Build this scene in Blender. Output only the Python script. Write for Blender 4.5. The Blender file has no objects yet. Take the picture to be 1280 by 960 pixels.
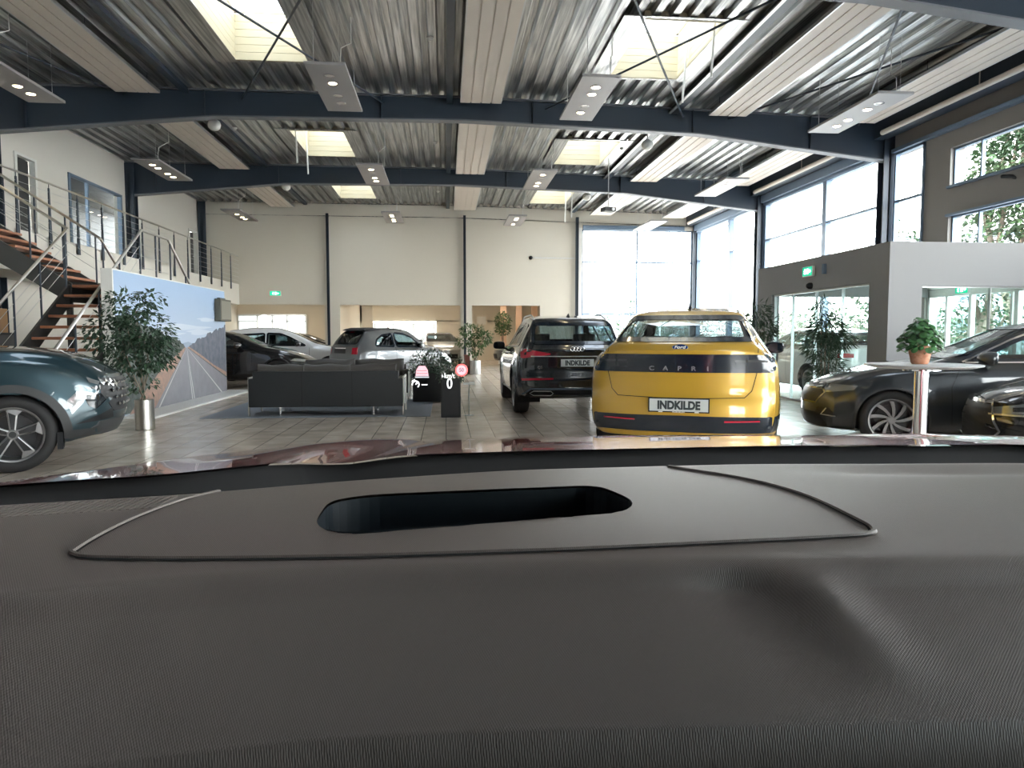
import bpy, bmesh, math, random
import numpy as np
from mathutils import Vector, Matrix
from mathutils.bvhtree import BVHTree

# ------------------------------------------------------------------ camera, sky, light, exposure
SC = bpy.context.scene
COL = SC.collection
F_PX, CAM_H = 890.0, 1.28
PITCH = math.atan(60 / F_PX)
YAW = math.atan(83 / F_PX * math.cos(PITCH))
cam_d = bpy.data.cameras.new('camera')
cam_d.sensor_width = 36.0
cam_d.lens = F_PX / 1280 * 36.0
cam_d.clip_start = 0.02
cam_d.clip_end = 500
cam = bpy.data.objects.new('camera', cam_d)
cam.location = (0, 0, CAM_H)
cam.rotation_euler = (math.pi / 2 - PITCH, 0, -YAW)
COL.objects.link(cam)
SC.camera = cam
SC.view_settings.view_transform = 'Standard'
SC.view_settings.look = 'None'
SC.view_settings.gamma = 1.0
SC.view_settings.use_curve_mapping = False
SC.view_settings.exposure = 1.2
try:
    SC.cycles.max_bounces = 9
    SC.cycles.diffuse_bounces = 5
    SC.cycles.glossy_bounces = 4
    SC.cycles.transparent_max_bounces = 32
    SC.cycles.sample_clamp_indirect = 6.0
    SC.cycles.caustics_reflective = False
    SC.cycles.caustics_refractive = False
    SC.cycles.use_denoising = True
except Exception:
    pass
world = bpy.data.worlds.new('sky')
SC.world = world
world.use_nodes = True
wn = world.node_tree
bg = wn.nodes['Background']
sky_geo = wn.nodes.new('ShaderNodeTexCoord')
sky_sep = wn.nodes.new('ShaderNodeSeparateXYZ')
sky_ramp = wn.nodes.new('ShaderNodeValToRGB')
sky_ramp.color_ramp.elements[0].position = 0.0
sky_ramp.color_ramp.elements[0].color = (1.0, 0.975, 0.94, 1)
sky_ramp.color_ramp.elements[1].position = 0.9
sky_ramp.color_ramp.elements[1].color = (0.80, 0.88, 1.0, 1)
wn.links.new(sky_geo.outputs['Generated'], sky_sep.inputs[0])
wn.links.new(sky_sep.outputs['Z'], sky_ramp.inputs[0])
wn.links.new(sky_ramp.outputs[0], bg.inputs[0])
bg.inputs[1].default_value = 9.5
sun_d = bpy.data.lights.new('sun', 'SUN')
sun_d.energy = 7.0
sun_d.angle = 0.02
sun_d.color = (1.0, 0.94, 0.84)
sun = bpy.data.objects.new('sun', sun_d)
sun.rotation_euler = (0, math.radians(-58), math.radians(12))
COL.objects.link(sun)

# ------------------------------------------------------------------ measures of the hall
Y_END, Y_B2, Y_B1, Y_B0 = 29.8, 23.4, 16.5, 9.75
Y_BACK, Y_B00 = -9.0, 2.9
X_R, X_L = 10.70, -9.80
Z_ROOF, Z_BEAM = 6.65, 6.14
X_MEZ, Z_MEZ, Z_SOF = -8.28, 3.36, 2.55


def rz(x):
    return -0.022 * max(0.0, x - 0.5)


# ------------------------------------------------------------------ helpers
def thing(name, label, cat, loc=(0, 0, 0), rotz=0.0, group=None):
    o = bpy.data.objects.new(name, None)
    COL.objects.link(o)
    o.empty_display_size = 0.2
    o.location = loc
    o.rotation_euler = (0, 0, rotz)
    o['label'] = label
    o['category'] = cat
    if group:
        o['group'] = group
    return o


def tag(o, label, cat, group=None, kind=None):
    if label:
        o['label'] = label
    if cat:
        o['category'] = cat
    if group:
        o['group'] = group
    if kind:
        o['kind'] = kind
    return o


def struct(o, label=None):
    o['kind'] = 'structure'
    if label:
        o['label'] = label
    return o


def copy_tree(o, parent=None, top=True, **kw):
    c = o.copy()
    COL.objects.link(c)
    if parent is not None:
        c.parent = parent
    for ch in [x for x in KIDS.get(o.name, [])]:
        cc = copy_tree(bpy.data.objects[ch], c, False)
    return c


KIDS = {}


def link(name, me, mat, parent=None, smooth=False, angle=40):
    o = bpy.data.objects.new(name, me)
    COL.objects.link(o)
    if mat is not None:
        for m_ in (mat if isinstance(mat, (list, tuple)) else [mat]):
            me.materials.append(m_)
    if parent is not None:
        o.parent = parent
        KIDS.setdefault(parent.name, []).append(o.name)
    if smooth:
        for p in me.polygons:
            p.use_smooth = True
        try:
            me.set_sharp_from_angle(angle=math.radians(angle))
        except Exception:
            pass
    return o


class MB:
    def __init__(self):
        self.v, self.f, self.mi = [], [], []

    def add(self, vs, fs, mi=0):
        b = len(self.v)
        self.v += [tuple(p) for p in vs]
        self.f += [tuple(i + b for i in q) for q in fs]
        self.mi += [mi] * len(fs)
        return self

    def box(self, x0, x1, y0, y1, z0, z1, mi=0, M=None):
        vs = [(x, y, z) for x in (x0, x1) for y in (y0, y1) for z in (z0, z1)]
        if M is not None:
            vs = [tuple(M @ Vector(p)) for p in vs]
        return self.add(vs, [(0, 1, 3, 2), (4, 6, 7, 5), (0, 4, 5, 1), (2, 3, 7, 6), (0, 2, 6, 4), (1, 5, 7, 3)], mi)

    def hexa(self, a, b, mi=0):
        """a: 4 bottom points, b: 4 top points"""
        return self.add(list(a) + list(b), [(3, 2, 1, 0), (4, 5, 6, 7), (0, 1, 5, 4), (1, 2, 6, 5), (2, 3, 7, 6), (3, 0, 4, 7)], mi)

    def tube(self, pts, r, n=8, mi=0, closed=False):
        pts = [Vector(p) for p in pts]
        rr = r if isinstance(r, (list, tuple)) else [r] * len(pts)
        vs, fs = [], []
        up = None
        N = len(pts)
        for i, p in enumerate(pts):
            if closed:
                t = pts[(i + 1) % N] - pts[i - 1]
            else:
                t = (pts[min(i + 1, N - 1)] - pts[max(i - 1, 0)])
            if t.length < 1e-9:
                t = Vector((0, 0, 1))
            t.normalize()
            if up is None:
                up = Vector((0, 0, 1)) if abs(t.z) < 0.9 else Vector((0, 1, 0))
            a = t.cross(up)
            if a.length < 1e-6:
                a = t.cross(Vector((1, 0.3, 0)))
            a.normalize()
            b = a.cross(t).normalized()
            up = b
            for k in range(n):
                th = 2 * math.pi * k / n
                vs.append(p + (a * math.cos(th) + b * math.sin(th)) * rr[i])
        for i in range(N if closed else N - 1):
            j = (i + 1) % N
            for k in range(n):
                fs.append((i * n + k, i * n + (k + 1) % n, j * n + (k + 1) % n, j * n + k))
        if not closed:
            fs.append(tuple(range(n))[::-1])
            fs.append(tuple((N - 1) * n + k for k in range(n)))
        return self.add(vs, fs, mi)

    def lathe(self, prof, n=24, M=None, mi=0, cap=True):
        """prof: list of (r, z) about the z axis"""
        vs, fs = [], []
        for (r, z) in prof:
            for k in range(n):
                th = 2 * math.pi * k / n
                p = Vector((r * math.cos(th), r * math.sin(th), z))
                vs.append(M @ p if M is not None else p)
        L = len(prof)
        for i in range(L - 1):
            for k in range(n):
                fs.append((i * n + k, i * n + (k + 1) % n, (i + 1) * n + (k + 1) % n, (i + 1) * n + k))
        if cap:
            fs.append(tuple(range(n))[::-1])
            fs.append(tuple((L - 1) * n + k for k in range(n)))
        return self.add(vs, fs, mi)

    def prism(self, poly, fn, t0, t1, mi=0):
        """poly in 2-D, fn(a, b, t) gives the point"""
        n = len(poly)
        vs = [fn(a, b, t0) for a, b in poly] + [fn(a, b, t1) for a, b in poly]
        fs = [tuple(range(n))[::-1], tuple(range(n, 2 * n))]
        for i in range(n):
            j = (i + 1) % n
            fs.append((i, j, n + j, n + i))
        return self.add(vs, fs, mi)

    def build(self, name, mat, parent=None, smooth=False, bev=0.0, angle=40, fix=True):
        me = bpy.data.meshes.new(name)
        me.from_pydata([tuple(p) for p in self.v], [], self.f)
        for p, m_ in zip(me.polygons, self.mi):
            p.material_index = m_
        if fix:
            bm = bmesh.new()
            bm.from_mesh(me)
            bmesh.ops.recalc_face_normals(bm, faces=bm.faces)
            bm.to_mesh(me)
            bm.free()
        o = link(name, me, mat, parent, smooth, angle)
        if bev > 0:
            md = o.modifiers.new('bevel', 'BEVEL')
            md.width = bev
            md.segments = 2
            md.limit_method = 'ANGLE'
            for p in me.polygons:
                p.use_smooth = True
            try:
                me.set_sharp_from_angle(angle=math.radians(70))
            except Exception:
                pass
        return o


# ------------------------------------------------------------------ materials
def mat(name, col, rough=0.5, metal=0.0, coat=0.0, emit=None, es=0.0, spec=0.5, bump=None, noise=None, alpha=None):
    m = bpy.data.materials.new(name)
    m.use_nodes = True
    nt = m.node_tree
    b = nt.nodes['Principled BSDF']
    c = (col[0], col[1], col[2], 1)
    b.inputs['Base Color'].default_value = c
    b.inputs['Roughness'].default_value = rough
    b.inputs['Metallic'].default_value = metal
    b.inputs['Coat Weight'].default_value = coat
    b.inputs['Coat Roughness'].default_value = 0.03
    b.inputs['Specular IOR Level'].default_value = spec
    if emit is not None:
        b.inputs['Emission Color'].default_value = (emit[0], emit[1], emit[2], 1)
        b.inputs['Emission Strength'].default_value = es
    tc = nt.nodes.new('ShaderNodeTexCoord')
    if noise:  # (scale, amount, second colour)
        n = nt.nodes.new('ShaderNodeTexNoise')
        n.inputs['Scale'].default_value = noise[0]
        n.inputs['Detail'].default_value = 4
        nt.links.new(tc.outputs['Object'], n.inputs['Vector'])
        mx = nt.nodes.new('ShaderNodeMix')
        mx.data_type = 'RGBA'
        mx.inputs[6].default_value = c
        mx.inputs[7].default_value = (noise[2][0], noise[2][1], noise[2][2], 1)
        mr = nt.nodes.new('ShaderNodeMapRange')
        mr.inputs[1].default_value = 0.35
        mr.inputs[2].default_value = 0.65
        mr.inputs[4].default_value = noise[1]
        nt.links.new(n.outputs[0], mr.inputs[0])
        nt.links.new(mr.outputs[0], mx.inputs[0])
        nt.links.new(mx.outputs[2], b.inputs['Base Color'])
    if bump:  # (scale, strength)
        n2 = nt.nodes.new('ShaderNodeTexNoise')
        n2.inputs['Scale'].default_value = bump[0]
        nt.links.new(tc.outputs['Object'], n2.inputs['Vector'])
        bp = nt.nodes.new('ShaderNodeBump')
        bp.inputs['Strength'].default_value = bump[1]
        bp.inputs['Distance'].default_value = 0.01
        nt.links.new(n2.outputs[0], bp.inputs['Height'])
        nt.links.new(bp.outputs[0], b.inputs['Normal'])
    return m


def glass_mat(name, tint=(1, 1, 1), refl=1.0, base=0.03):
    m = bpy.data.materials.new(name)
    m.use_nodes = True
    nt = m.node_tree
    nt.nodes.clear()
    out = nt.nodes.new('ShaderNodeOutputMaterial')
    mix = nt.nodes.new('ShaderNodeMixShader')
    tr = nt.nodes.new('ShaderNodeBsdfTransparent')
    tr.inputs[0].default_value = (tint[0], tint[1], tint[2], 1)
    gl = nt.nodes.new('ShaderNodeBsdfGlossy')
    gl.inputs['Roughness'].default_value = 0.0
    gl.inputs[0].default_value = (1, 1, 1, 1)
    lw = nt.nodes.new('ShaderNodeLayerWeight')
    lw.inputs[0].default_value = 0.35
    mr = nt.nodes.new('ShaderNodeMath')
    mr.operation = 'MULTIPLY_ADD'
    mr.inputs[1].default_value = 0.55 * refl
    mr.inputs[2].default_value = base
    pw = nt.nodes.new('ShaderNodeMath')
    pw.operation = 'POWER'
    pw.inputs[1].default_value = 2.0
    nt.links.new(lw.outputs['Facing'], pw.inputs[0])
    nt.links.new(pw.outputs[0], mr.inputs[0])
    nt.links.new(mr.outputs[0], mix.inputs[0])
    nt.links.new(tr.outputs[0], mix.inputs[1])
    nt.links.new(gl.outputs[0], mix.inputs[2])
    nt.links.new(mix.outputs[0], out.inputs[0])
    return m


def paint(name, col, metal=0.4, rough=0.3, flake=None):
    """car paint: clear-coated outside, dull dark lining on the inside of the shell"""
    m = mat(name, col, rough, metal, coat=1.0)
    nt = m.node_tree
    b = nt.nodes['Principled BSDF']
    out = nt.nodes['Material Output']
    geo = nt.nodes.new('ShaderNodeNewGeometry')
    inn = nt.nodes.new('ShaderNodeBsdfDiffuse')
    inn.inputs[0].default_value = (0.02, 0.02, 0.022, 1)
    mix = nt.nodes.new('ShaderNodeMixShader')
    nt.links.new(geo.outputs['Backfacing'], mix.inputs[0])
    nt.links.new(b.outputs[0], mix.inputs[1])
    nt.links.new(inn.outputs[0], mix.inputs[2])
    nt.links.new(mix.outputs[0], out.inputs[0])
    return m


M = {}
M['white'] = mat('white_wall', (0.70, 0.68, 0.63), 0.8, bump=(60, 0.05))
M['cream'] = mat('cream_wall', (0.66, 0.60, 0.50), 0.8)
M['back'] = mat('back_wall_paint', (0.62, 0.585, 0.51), 0.85, noise=(0.6, 0.25, (0.57, 0.54, 0.475)))
M['grey_clad'] = mat('grey_cladding', (0.22, 0.205, 0.19), 0.6)
M['box_grey'] = mat('vestibule_paint', (0.29, 0.29, 0.295), 0.7)
M['steel'] = mat('dark_steel', (0.024, 0.038, 0.058), 0.45, 0.0)
M['flange'] = mat('steel_flange', (0.16, 0.17, 0.19), 0.5)
M['frame'] = mat('window_frame', (0.15, 0.21, 0.29), 0.45, 0.3)  # bluish cast of the window flare is put into this colour
M['alu'] = mat('aluminium', (0.62, 0.63, 0.64), 0.35, 0.9)
M['chrome'] = mat('chrome', (0.8, 0.8, 0.82), 0.12, 1.0)
M['brushed'] = mat('brushed_steel', (0.62, 0.6, 0.56), 0.28, 1.0)
M['panel'] = mat('ceiling_panel', (0.66, 0.60, 0.54), 0.5)
M['plate'] = mat('lamp_plate', (0.34, 0.33, 0.33), 0.5, 0.3)
M['lamp'] = mat('lamp_glow', (1, 0.9, 0.7), 0.5, emit=(1.0, 0.80, 0.50), es=14.0)
M['lamp_off'] = mat('lamp_off', (0.55, 0.52, 0.48), 0.3, 0.4)
M['shaft'] = mat('skylight_boards', (0.50, 0.45, 0.32), 0.6)
M['sky_glass'] = glass_mat('skylight_glass', (0.34, 0.35, 0.36), 0.3)
M['glass'] = glass_mat('window_glass', (0.96, 0.99, 1.0), 0.8)
M['glass_green'] = glass_mat('partition_glass', (0.80, 0.93, 0.92), 0.7, 0.05)
M['car_glass'] = glass_mat('car_glass', (0.40, 0.47, 0.48), 0.9, 0.06)
M['car_glass_dark'] = glass_mat('dark_car_glass', (0.10, 0.12, 0.14), 1.0, 0.08)
M['windscreen'] = glass_mat('windscreen_glass', (0.97, 0.99, 0.98), 0.12, 0.01)
M['black'] = mat('black_plastic', (0.008, 0.009, 0.011), 0.5, spec=0.3)
M['gloss_black'] = mat('gloss_black', (0.006, 0.012, 0.022), 0.14, coat=0.4)
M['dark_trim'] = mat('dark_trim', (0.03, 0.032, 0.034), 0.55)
M['rubber'] = mat('rubber', (0.012, 0.012, 0.013), 0.7)
M['gap'] = mat('panel_gap', (0.004, 0.004, 0.004), 0.9)
M['red_lens'] = mat('red_lens', (0.45, 0.01, 0.03), 0.15, coat=1.0)
M['clear_lens'] = mat('lamp_lens', (0.35, 0.37, 0.38), 0.08, 0.6, coat=1.0)
M['dark_lens'] = mat('smoked_lens', (0.03, 0.035, 0.04), 0.08, 0.2, coat=1.0)
M['rim_silver'] = mat('silver_rim', (0.34, 0.34, 0.345), 0.3, 0.9)
M['rim_dark'] = mat('dark_rim', (0.06, 0.062, 0.066), 0.3, 0.7)
M['seat'] = mat('seat_cloth', (0.02, 0.02, 0.022), 0.8)
M['seat_grey'] = mat('grey_seat', (0.12, 0.12, 0.12), 0.7)
M['plate_white'] = mat('number_plate', (0.55, 0.58, 0.58), 0.35)
M['letter_dark'] = mat('plate_letter', (0.02, 0.03, 0.035), 0.5)
M['letter_silver'] = mat('silver_letter', (0.6, 0.62, 0.64), 0.25, 0.8)
M['badge_blue'] = mat('badge_blue', (0.01, 0.03, 0.14), 0.15, coat=1.0)
M['white_plain'] = mat('white_plain', (0.75, 0.75, 0.72), 0.5)
M['leather'] = mat('black_leather', (0.012, 0.015, 0.018), 0.45, bump=(25, 0.15))
M['leather_brown'] = mat('dark_leather', (0.05, 0.045, 0.04), 0.4, bump=(12, 0.3))
M['wood'] = mat('oak_tread', (0.42, 0.17, 0.085), 0.35, noise=(9, 0.6, (0.30, 0.11, 0.05)))
M['stringer'] = mat('stair_stringer', (0.055, 0.058, 0.058), 0.5)
M['leaf'] = mat('leaf', (0.035, 0.10, 0.03), 0.45, noise=(3, 0.8, (0.10, 0.17, 0.06)))
M['leaf_dark'] = mat('dark_leaf', (0.02, 0.055, 0.03), 0.4, noise=(4, 0.7, (0.05, 0.10, 0.05)))
M['leaf_out'] = mat('tree_leaf', (0.018, 0.045, 0.018), 0.6, noise=(0.6, 0.8, (0.045, 0.085, 0.03)))
M['leaf_red'] = mat('red_leaf', (0.30, 0.06, 0.05), 0.6, noise=(0.8, 0.8, (0.20, 0.12, 0.07)))
M['bark'] = mat('bark', (0.16, 0.12, 0.09), 0.8, noise=(8, 0.6, (0.28, 0.24, 0.19)))
M['terracotta'] = mat('terracotta', (0.42, 0.17, 0.09), 0.8, noise=(40, 0.7, (0.60, 0.33, 0.22)))
M['soil'] = mat('soil', (0.03, 0.02, 0.015), 0.9)
M['green_sign'] = mat('exit_green', (0.0, 0.35, 0.18), 0.4, emit=(0.0, 0.55, 0.30), es=0.6)
M['white_sign'] = mat('exit_white', (0.9, 1, 0.95), 0.4, emit=(0.8, 1.0, 0.9), es=1.6)
M['rug'] = mat('rug', (0.22, 0.24, 0.27), 0.95, bump=(300, 0.4))
M['out_ground'] = mat('asphalt', (0.42, 0.42, 0.40), 0.9, noise=(0.4, 0.5, (0.36, 0.36, 0.35)))
M['facade'] = mat('far_facade', (0.42, 0.45, 0.50), 0.8)
M['facade_dark'] = mat('far_facade_glass', (0.12, 0.16, 0.22), 0.3)
M['hud_white'] = mat('hud_white', (1, 1, 1), 0.5, emit=(1, 1, 1), es=0.75)
M['hud_red'] = mat('hud_red', (1, 0.2, 0.2), 0.5, emit=(1.0, 0.15, 0.14), es=0.6)
M['hud_pink'] = mat('hud_pink', (1, 0.7, 0.75), 0.5, emit=(1.0, 0.60, 0.68), es=0.45)
M['hud_grey'] = mat('hud_grey', (0.5, 0.5, 0.5), 0.5, emit=(0.6, 0.62, 0.66), es=0.5)


def floor_material():
    m = mat('floor_tiles', (0.42, 0.38, 0.33), 0.25)
    nt = m.node_tree
    b = nt.nodes['Principled BSDF']
    geo = nt.nodes.new('ShaderNodeNewGeometry')
    mp = nt.nodes.new('ShaderNodeMapping')
    mp.inputs['Rotation'].default_value = (0, 0, math.pi / 2)
    br = nt.nodes.new('ShaderNodeTexBrick')
    br.inputs['Scale'].default_value = 1.0
    br.inputs['Brick Width'].default_value = 0.93
    br.inputs['Row Height'].default_value = 0.31
    br.inputs['Mortar Size'].default_value = 0.004
    br.inputs['Mortar Smooth'].default_value = 0.2
    br.inputs['Color1'].default_value = (0.62, 0.535, 0.45, 1)
    br.inputs['Color2'].default_value = (0.51, 0.44, 0.37, 1)
    br.inputs['Mortar'].default_value = (0.16, 0.15, 0.14, 1)
    nt.links.new(geo.outputs['Position'], mp.inputs[0])
    nt.links.new(mp.outputs[0], br.inputs['Vector'])
    ns = nt.nodes.new('ShaderNodeTexNoise')
    ns.inputs['Scale'].default_value = 3.0
    ns.inputs['Detail'].default_value = 6
    nt.links.new(geo.outputs['Position'], ns.inputs['Vector'])
    mr = nt.nodes.new('ShaderNodeMapRange')
    mr.inputs[1].default_value = 0.3
    mr.inputs[2].default_value = 0.7
    mr.inputs[3].default_value = 0.75
    mr.inputs[4].default_value = 1.15
    nt.links.new(ns.outputs[0], mr.inputs[0])
    mx = nt.nodes.new('ShaderNodeMix')
    mx.data_type = 'RGBA'
    mx.blend_type = 'MULTIPLY'
    mx.inputs[0].default_value = 1.0
    nt.links.new(br.outputs[0], mx.inputs[6])
    nt.links.new(mr.outputs[0], mx.inputs[7])
    nt.links.new(mx.outputs[2], b.inputs['Base Color'])
    return m


M['floor'] = floor_material()


def galvanised():
    m = mat('galvanised_sheet', (0.20, 0.21, 0.215), 0.32, 0.85)
    nt = m.node_tree
    b = nt.nodes['Principled BSDF']
    geo = nt.nodes.new('ShaderNodeNewGeometry')
    mp = nt.nodes.new('ShaderNodeMapping')
    mp.inputs['Scale'].default_value = (14, 0.5, 14)
    ns = nt.nodes.new('ShaderNodeTexNoise')
    ns.inputs['Scale'].default_value = 1.5
    ns.inputs['Detail'].default_value = 5
    nt.links.new(geo.outputs['Position'], mp.inputs[0])
    nt.links.new(mp.outputs[0], ns.inputs['Vector'])
    cr = nt.nodes.new('ShaderNodeValToRGB')
    cr.color_ramp.elements[0].position = 0.35
    cr.color_ramp.elements[0].color = (0.22, 0.23, 0.235, 1)
    cr.color_ramp.elements[1].position = 0.7
    cr.color_ramp.elements[1].color = (0.62, 0.63, 0.62, 1)
    nt.links.new(ns.outputs[0], cr.inputs[0])
    nt.links.new(cr.outputs[0], b.inputs['Base Color'])
    return m


M['galv'] = galvanised()
M['front_wall'] = mat('front_wall_paint', (0.16, 0.155, 0.15), 0.8)
M['mirror_face'] = mat('mirror_face', (0.03, 0.035, 0.04), 0.1, 0.5)


def weave():
    m = mat('dash_vinyl', (0.135, 0.110, 0.098), 0.5)
    nt = m.node_tree
    b = nt.nodes['Principled BSDF']
    tc = nt.nodes.new('ShaderNodeTexCoord')
    mp = nt.nodes.new('ShaderNodeMapping')
    mp.inputs['Rotation'].default_value = (0, 0, 0.9)
    nt.links.new(tc.outputs['Object'], mp.inputs[0])
    wv = nt.nodes.new('ShaderNodeTexWave')
    wv.inputs['Scale'].default_value = 260
    wv.inputs['Distortion'].default_value = 1.5
    wv.inputs['Detail'].default_value = 1
    nt.links.new(mp.outputs[0], wv.inputs[0])
    mp2 = nt.nodes.new('ShaderNodeMapping')
    mp2.inputs['Rotation'].default_value = (0, 0, -0.7)
    nt.links.new(tc.outputs['Object'], mp2.inputs[0])
    wv2 = nt.nodes.new('ShaderNodeTexWave')
    wv2.inputs['Scale'].default_value = 260
    wv2.inputs['Distortion'].default_value = 1.5
    nt.links.new(mp2.outputs[0], wv2.inputs[0])
    ad = nt.nodes.new('ShaderNodeMath')
    nt.links.new(wv.outputs[1], ad.inputs[0])
    nt.links.new(wv2.outputs[1], ad.inputs[1])
    bp = nt.nodes.new('ShaderNodeBump')
    bp.inputs['Strength'].default_value = 0.25
    bp.inputs['Distance'].default_value = 0.001
    nt.links.new(ad.outputs[0], bp.inputs['Height'])
    nt.links.new(bp.outputs[0], b.inputs['Normal'])
    return m


M['dash'] = weave()


def text_mesh(name, s, size, mt, parent, Mx, depth=0.003, bold=0.0, sx=1.0, align='CENTER'):
    cu = bpy.data.curves.new(name, 'FONT')
    cu.body = s
    cu.size = size
    cu.extrude = depth
    cu.offset = bold
    cu.align_x = align
    cu.align_y = 'CENTER'
    cu.resolution_u = 4
    tmp = bpy.data.objects.new('tmp_text', cu)
    COL.objects.link(tmp)
    dg = bpy.context.evaluated_depsgraph_get()
    me = bpy.data.meshes.new_from_object(tmp.evaluated_get(dg))
    bpy.data.objects.remove(tmp)
    bpy.data.curves.remove(cu)
    me.transform(Mx @ Matrix.Diagonal((sx, 1, 1, 1)))
    me.materials.clear()
    return link(name, me, mt, parent)

# ================================================================== THE HALL
SKY_X = [(-4.0, -2.65), (3.35, 4.75)]
SKY_Y = [(-1.6, 1.0), (5.2, 7.8), (12.0, 14.6), (19.4, 22.0), (26.0, 28.5)]

mb = MB()
mb.box(-14, 14, Y_BACK - 0.2, 42.2, -0.2, 0.0)
struct(mb.build('floor', M['floor']))

# corrugated roof deck with holes for the skylights
mb = MB()
x = -10.5
while x < 10.7:
    p = 0.31
    prof = [(x, 0), (x + 0.13, 0), (x + 0.165, 0.085), (x + 0.275, 0.085), (x + p, 0)]
    cuts = []
    for si, (a, b) in enumerate(SKY_X):
        if x + p > a - 0.02 and x < b + 0.02:
            cuts = [(u, v) for u, v in SKY_Y]
    ys, cur = [], Y_BACK - 0.2
    for u, v in cuts:
        ys.append((cur, u))
        cur = v
    ys.append((cur, Y_END + 0.5))
    for (ya, yb) in ys:
        for i in range(4):
            (xa, za), (xb, zb) = prof[i], prof[i + 1]
            za, zb = Z_ROOF + za + rz(xa), Z_ROOF + zb + rz(xb)
            mb.add([(xa, ya, za), (xb, ya, zb), (xb, yb, zb), (xa, yb, za)], [(0, 1, 2, 3)])
        z = Z_ROOF + 0.42 + rz(x)
        mb.add([(x, ya, z), (x + p, ya, z), (x + p, yb, z), (x, yb, z)], [(0, 1, 2, 3)])
    x += p
ceil = mb.build('ceiling', M['galv'], fix=False)
struct(ceil)

row_names = ['in the roof behind the car', 'in the roof just above the car', 'in the nearest roof bay', 'in the middle roof bay', 'in the farthest roof bay']
for si, (a, b) in enumerate(SKY_X):
    for k, (u, v) in enumerate(SKY_Y):
        zc = Z_ROOF + rz((a + b) / 2)
        side = ['left', 'right'][si]
        t = thing('skylight', f'cream boarded skylight {row_names[k]}, {side} of the central ceiling strip', 'skylight', ((a + b) / 2, (u + v) / 2, zc), 0, 'skylights in the roof')
        hx, hy = (b - a) / 2 + 0.03, (v - u) / 2 + 0.02
        m_ = MB()
        hh = 0.85
        for q in range(6):
            z0 = -0.03 + q * hh / 6
            g = 0.006 if q else 0
            m_.box(-hx - 0.04, -hx + 0.02, -hy, hy, z0 + g, z0 + hh / 6)
            m_.box(hx - 0.02, hx + 0.04, -hy, hy, z0 + g, z0 + hh / 6)
            m_.box(-hx, hx, -hy - 0.04, -hy + 0.02, z0 + g, z0 + hh / 6)
            m_.box(-hx, hx, hy - 0.02, hy + 0.04, z0 + g, z0 + hh / 6)
        m_.build('shaft', M['shaft'], t)
        m_ = MB()
        for s_ in (-1, 1):
            m_.box(s_ * hx - 0.05, s_ * hx + 0.05, -hy - 0.05, hy + 0.05, hh, hh + 0.07)
            m_.box(-hx, hx, s_ * hy - 0.05, s_ * hy + 0.05, hh, hh + 0.07)
        m_.build('frame', M['white_plain'], t, bev=0.006)
        m_ = MB()
        for s_ in (-1, 1):
            m_.box(min(s_ * (hx - 0.02), s_ * (hx + 0.36)), max(s_ * (hx - 0.02), s_ * (hx + 0.36)), -hy - 0.12, hy + 0.12, -0.035, -0.028)
            m_.box(-hx - 0.36, hx + 0.36, min(s_ * hy, s_ * (hy + 0.12)), max(s_ * hy, s_ * (hy + 0.12)), -0.028, -0.02)
            m_.box(min(s_ * (hx + 0.02), s_ * (hx + 0.36)), max(s_ * (hx + 0.02), s_ * (hx + 0.36)), -hy - 0.12, hy + 0.12, 0.43, 0.45)
        m_.build('collar', M['galv'], t)
        m_ = MB()
        n = 8
        for i in range(n):
            for j in range(n):
                q = []
                for (di, dj) in ((0, 0), (1, 0), (1, 1), (0, 1)):
                    fx, fy = (i + di) / n * 2 - 1, (j + dj) / n * 2 - 1
                    q.append((fx * hx, fy * hy, hh + 0.05 + 0.28 * (1 - fx * fx) ** 0.6 * (1 - fy * fy) ** 0.6))
                m_.add(q, [(0, 1, 2, 3)])
        m_.build('dome', M['sky_glass'], t, smooth=True)
        if (si == 0 and k in (3,)) or (si == 1 and k in (2, 4)):
            m_ = MB()
            zz = -0.75 if k < 4 else -0.9
            xo = -hx + 0.10 if si == 0 else hx - 0.10
            m_.tube([(xo, -hy + 0.3, hh * 0.8), (xo, -hy + 0.5, zz)], 0.022, 8)
            m_.tube([(xo, hy - 0.9, hh * 0.8), (xo, hy - 0.6, zz + 0.05)], 0.022, 8)
            m_.tube([(xo, -hy + 0.35, hh * 0.75), (0, 0, hh + 0.1)], 0.02, 6)
            m_.build('opener_rod', M['white_plain'], t, smooth=True)

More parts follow.
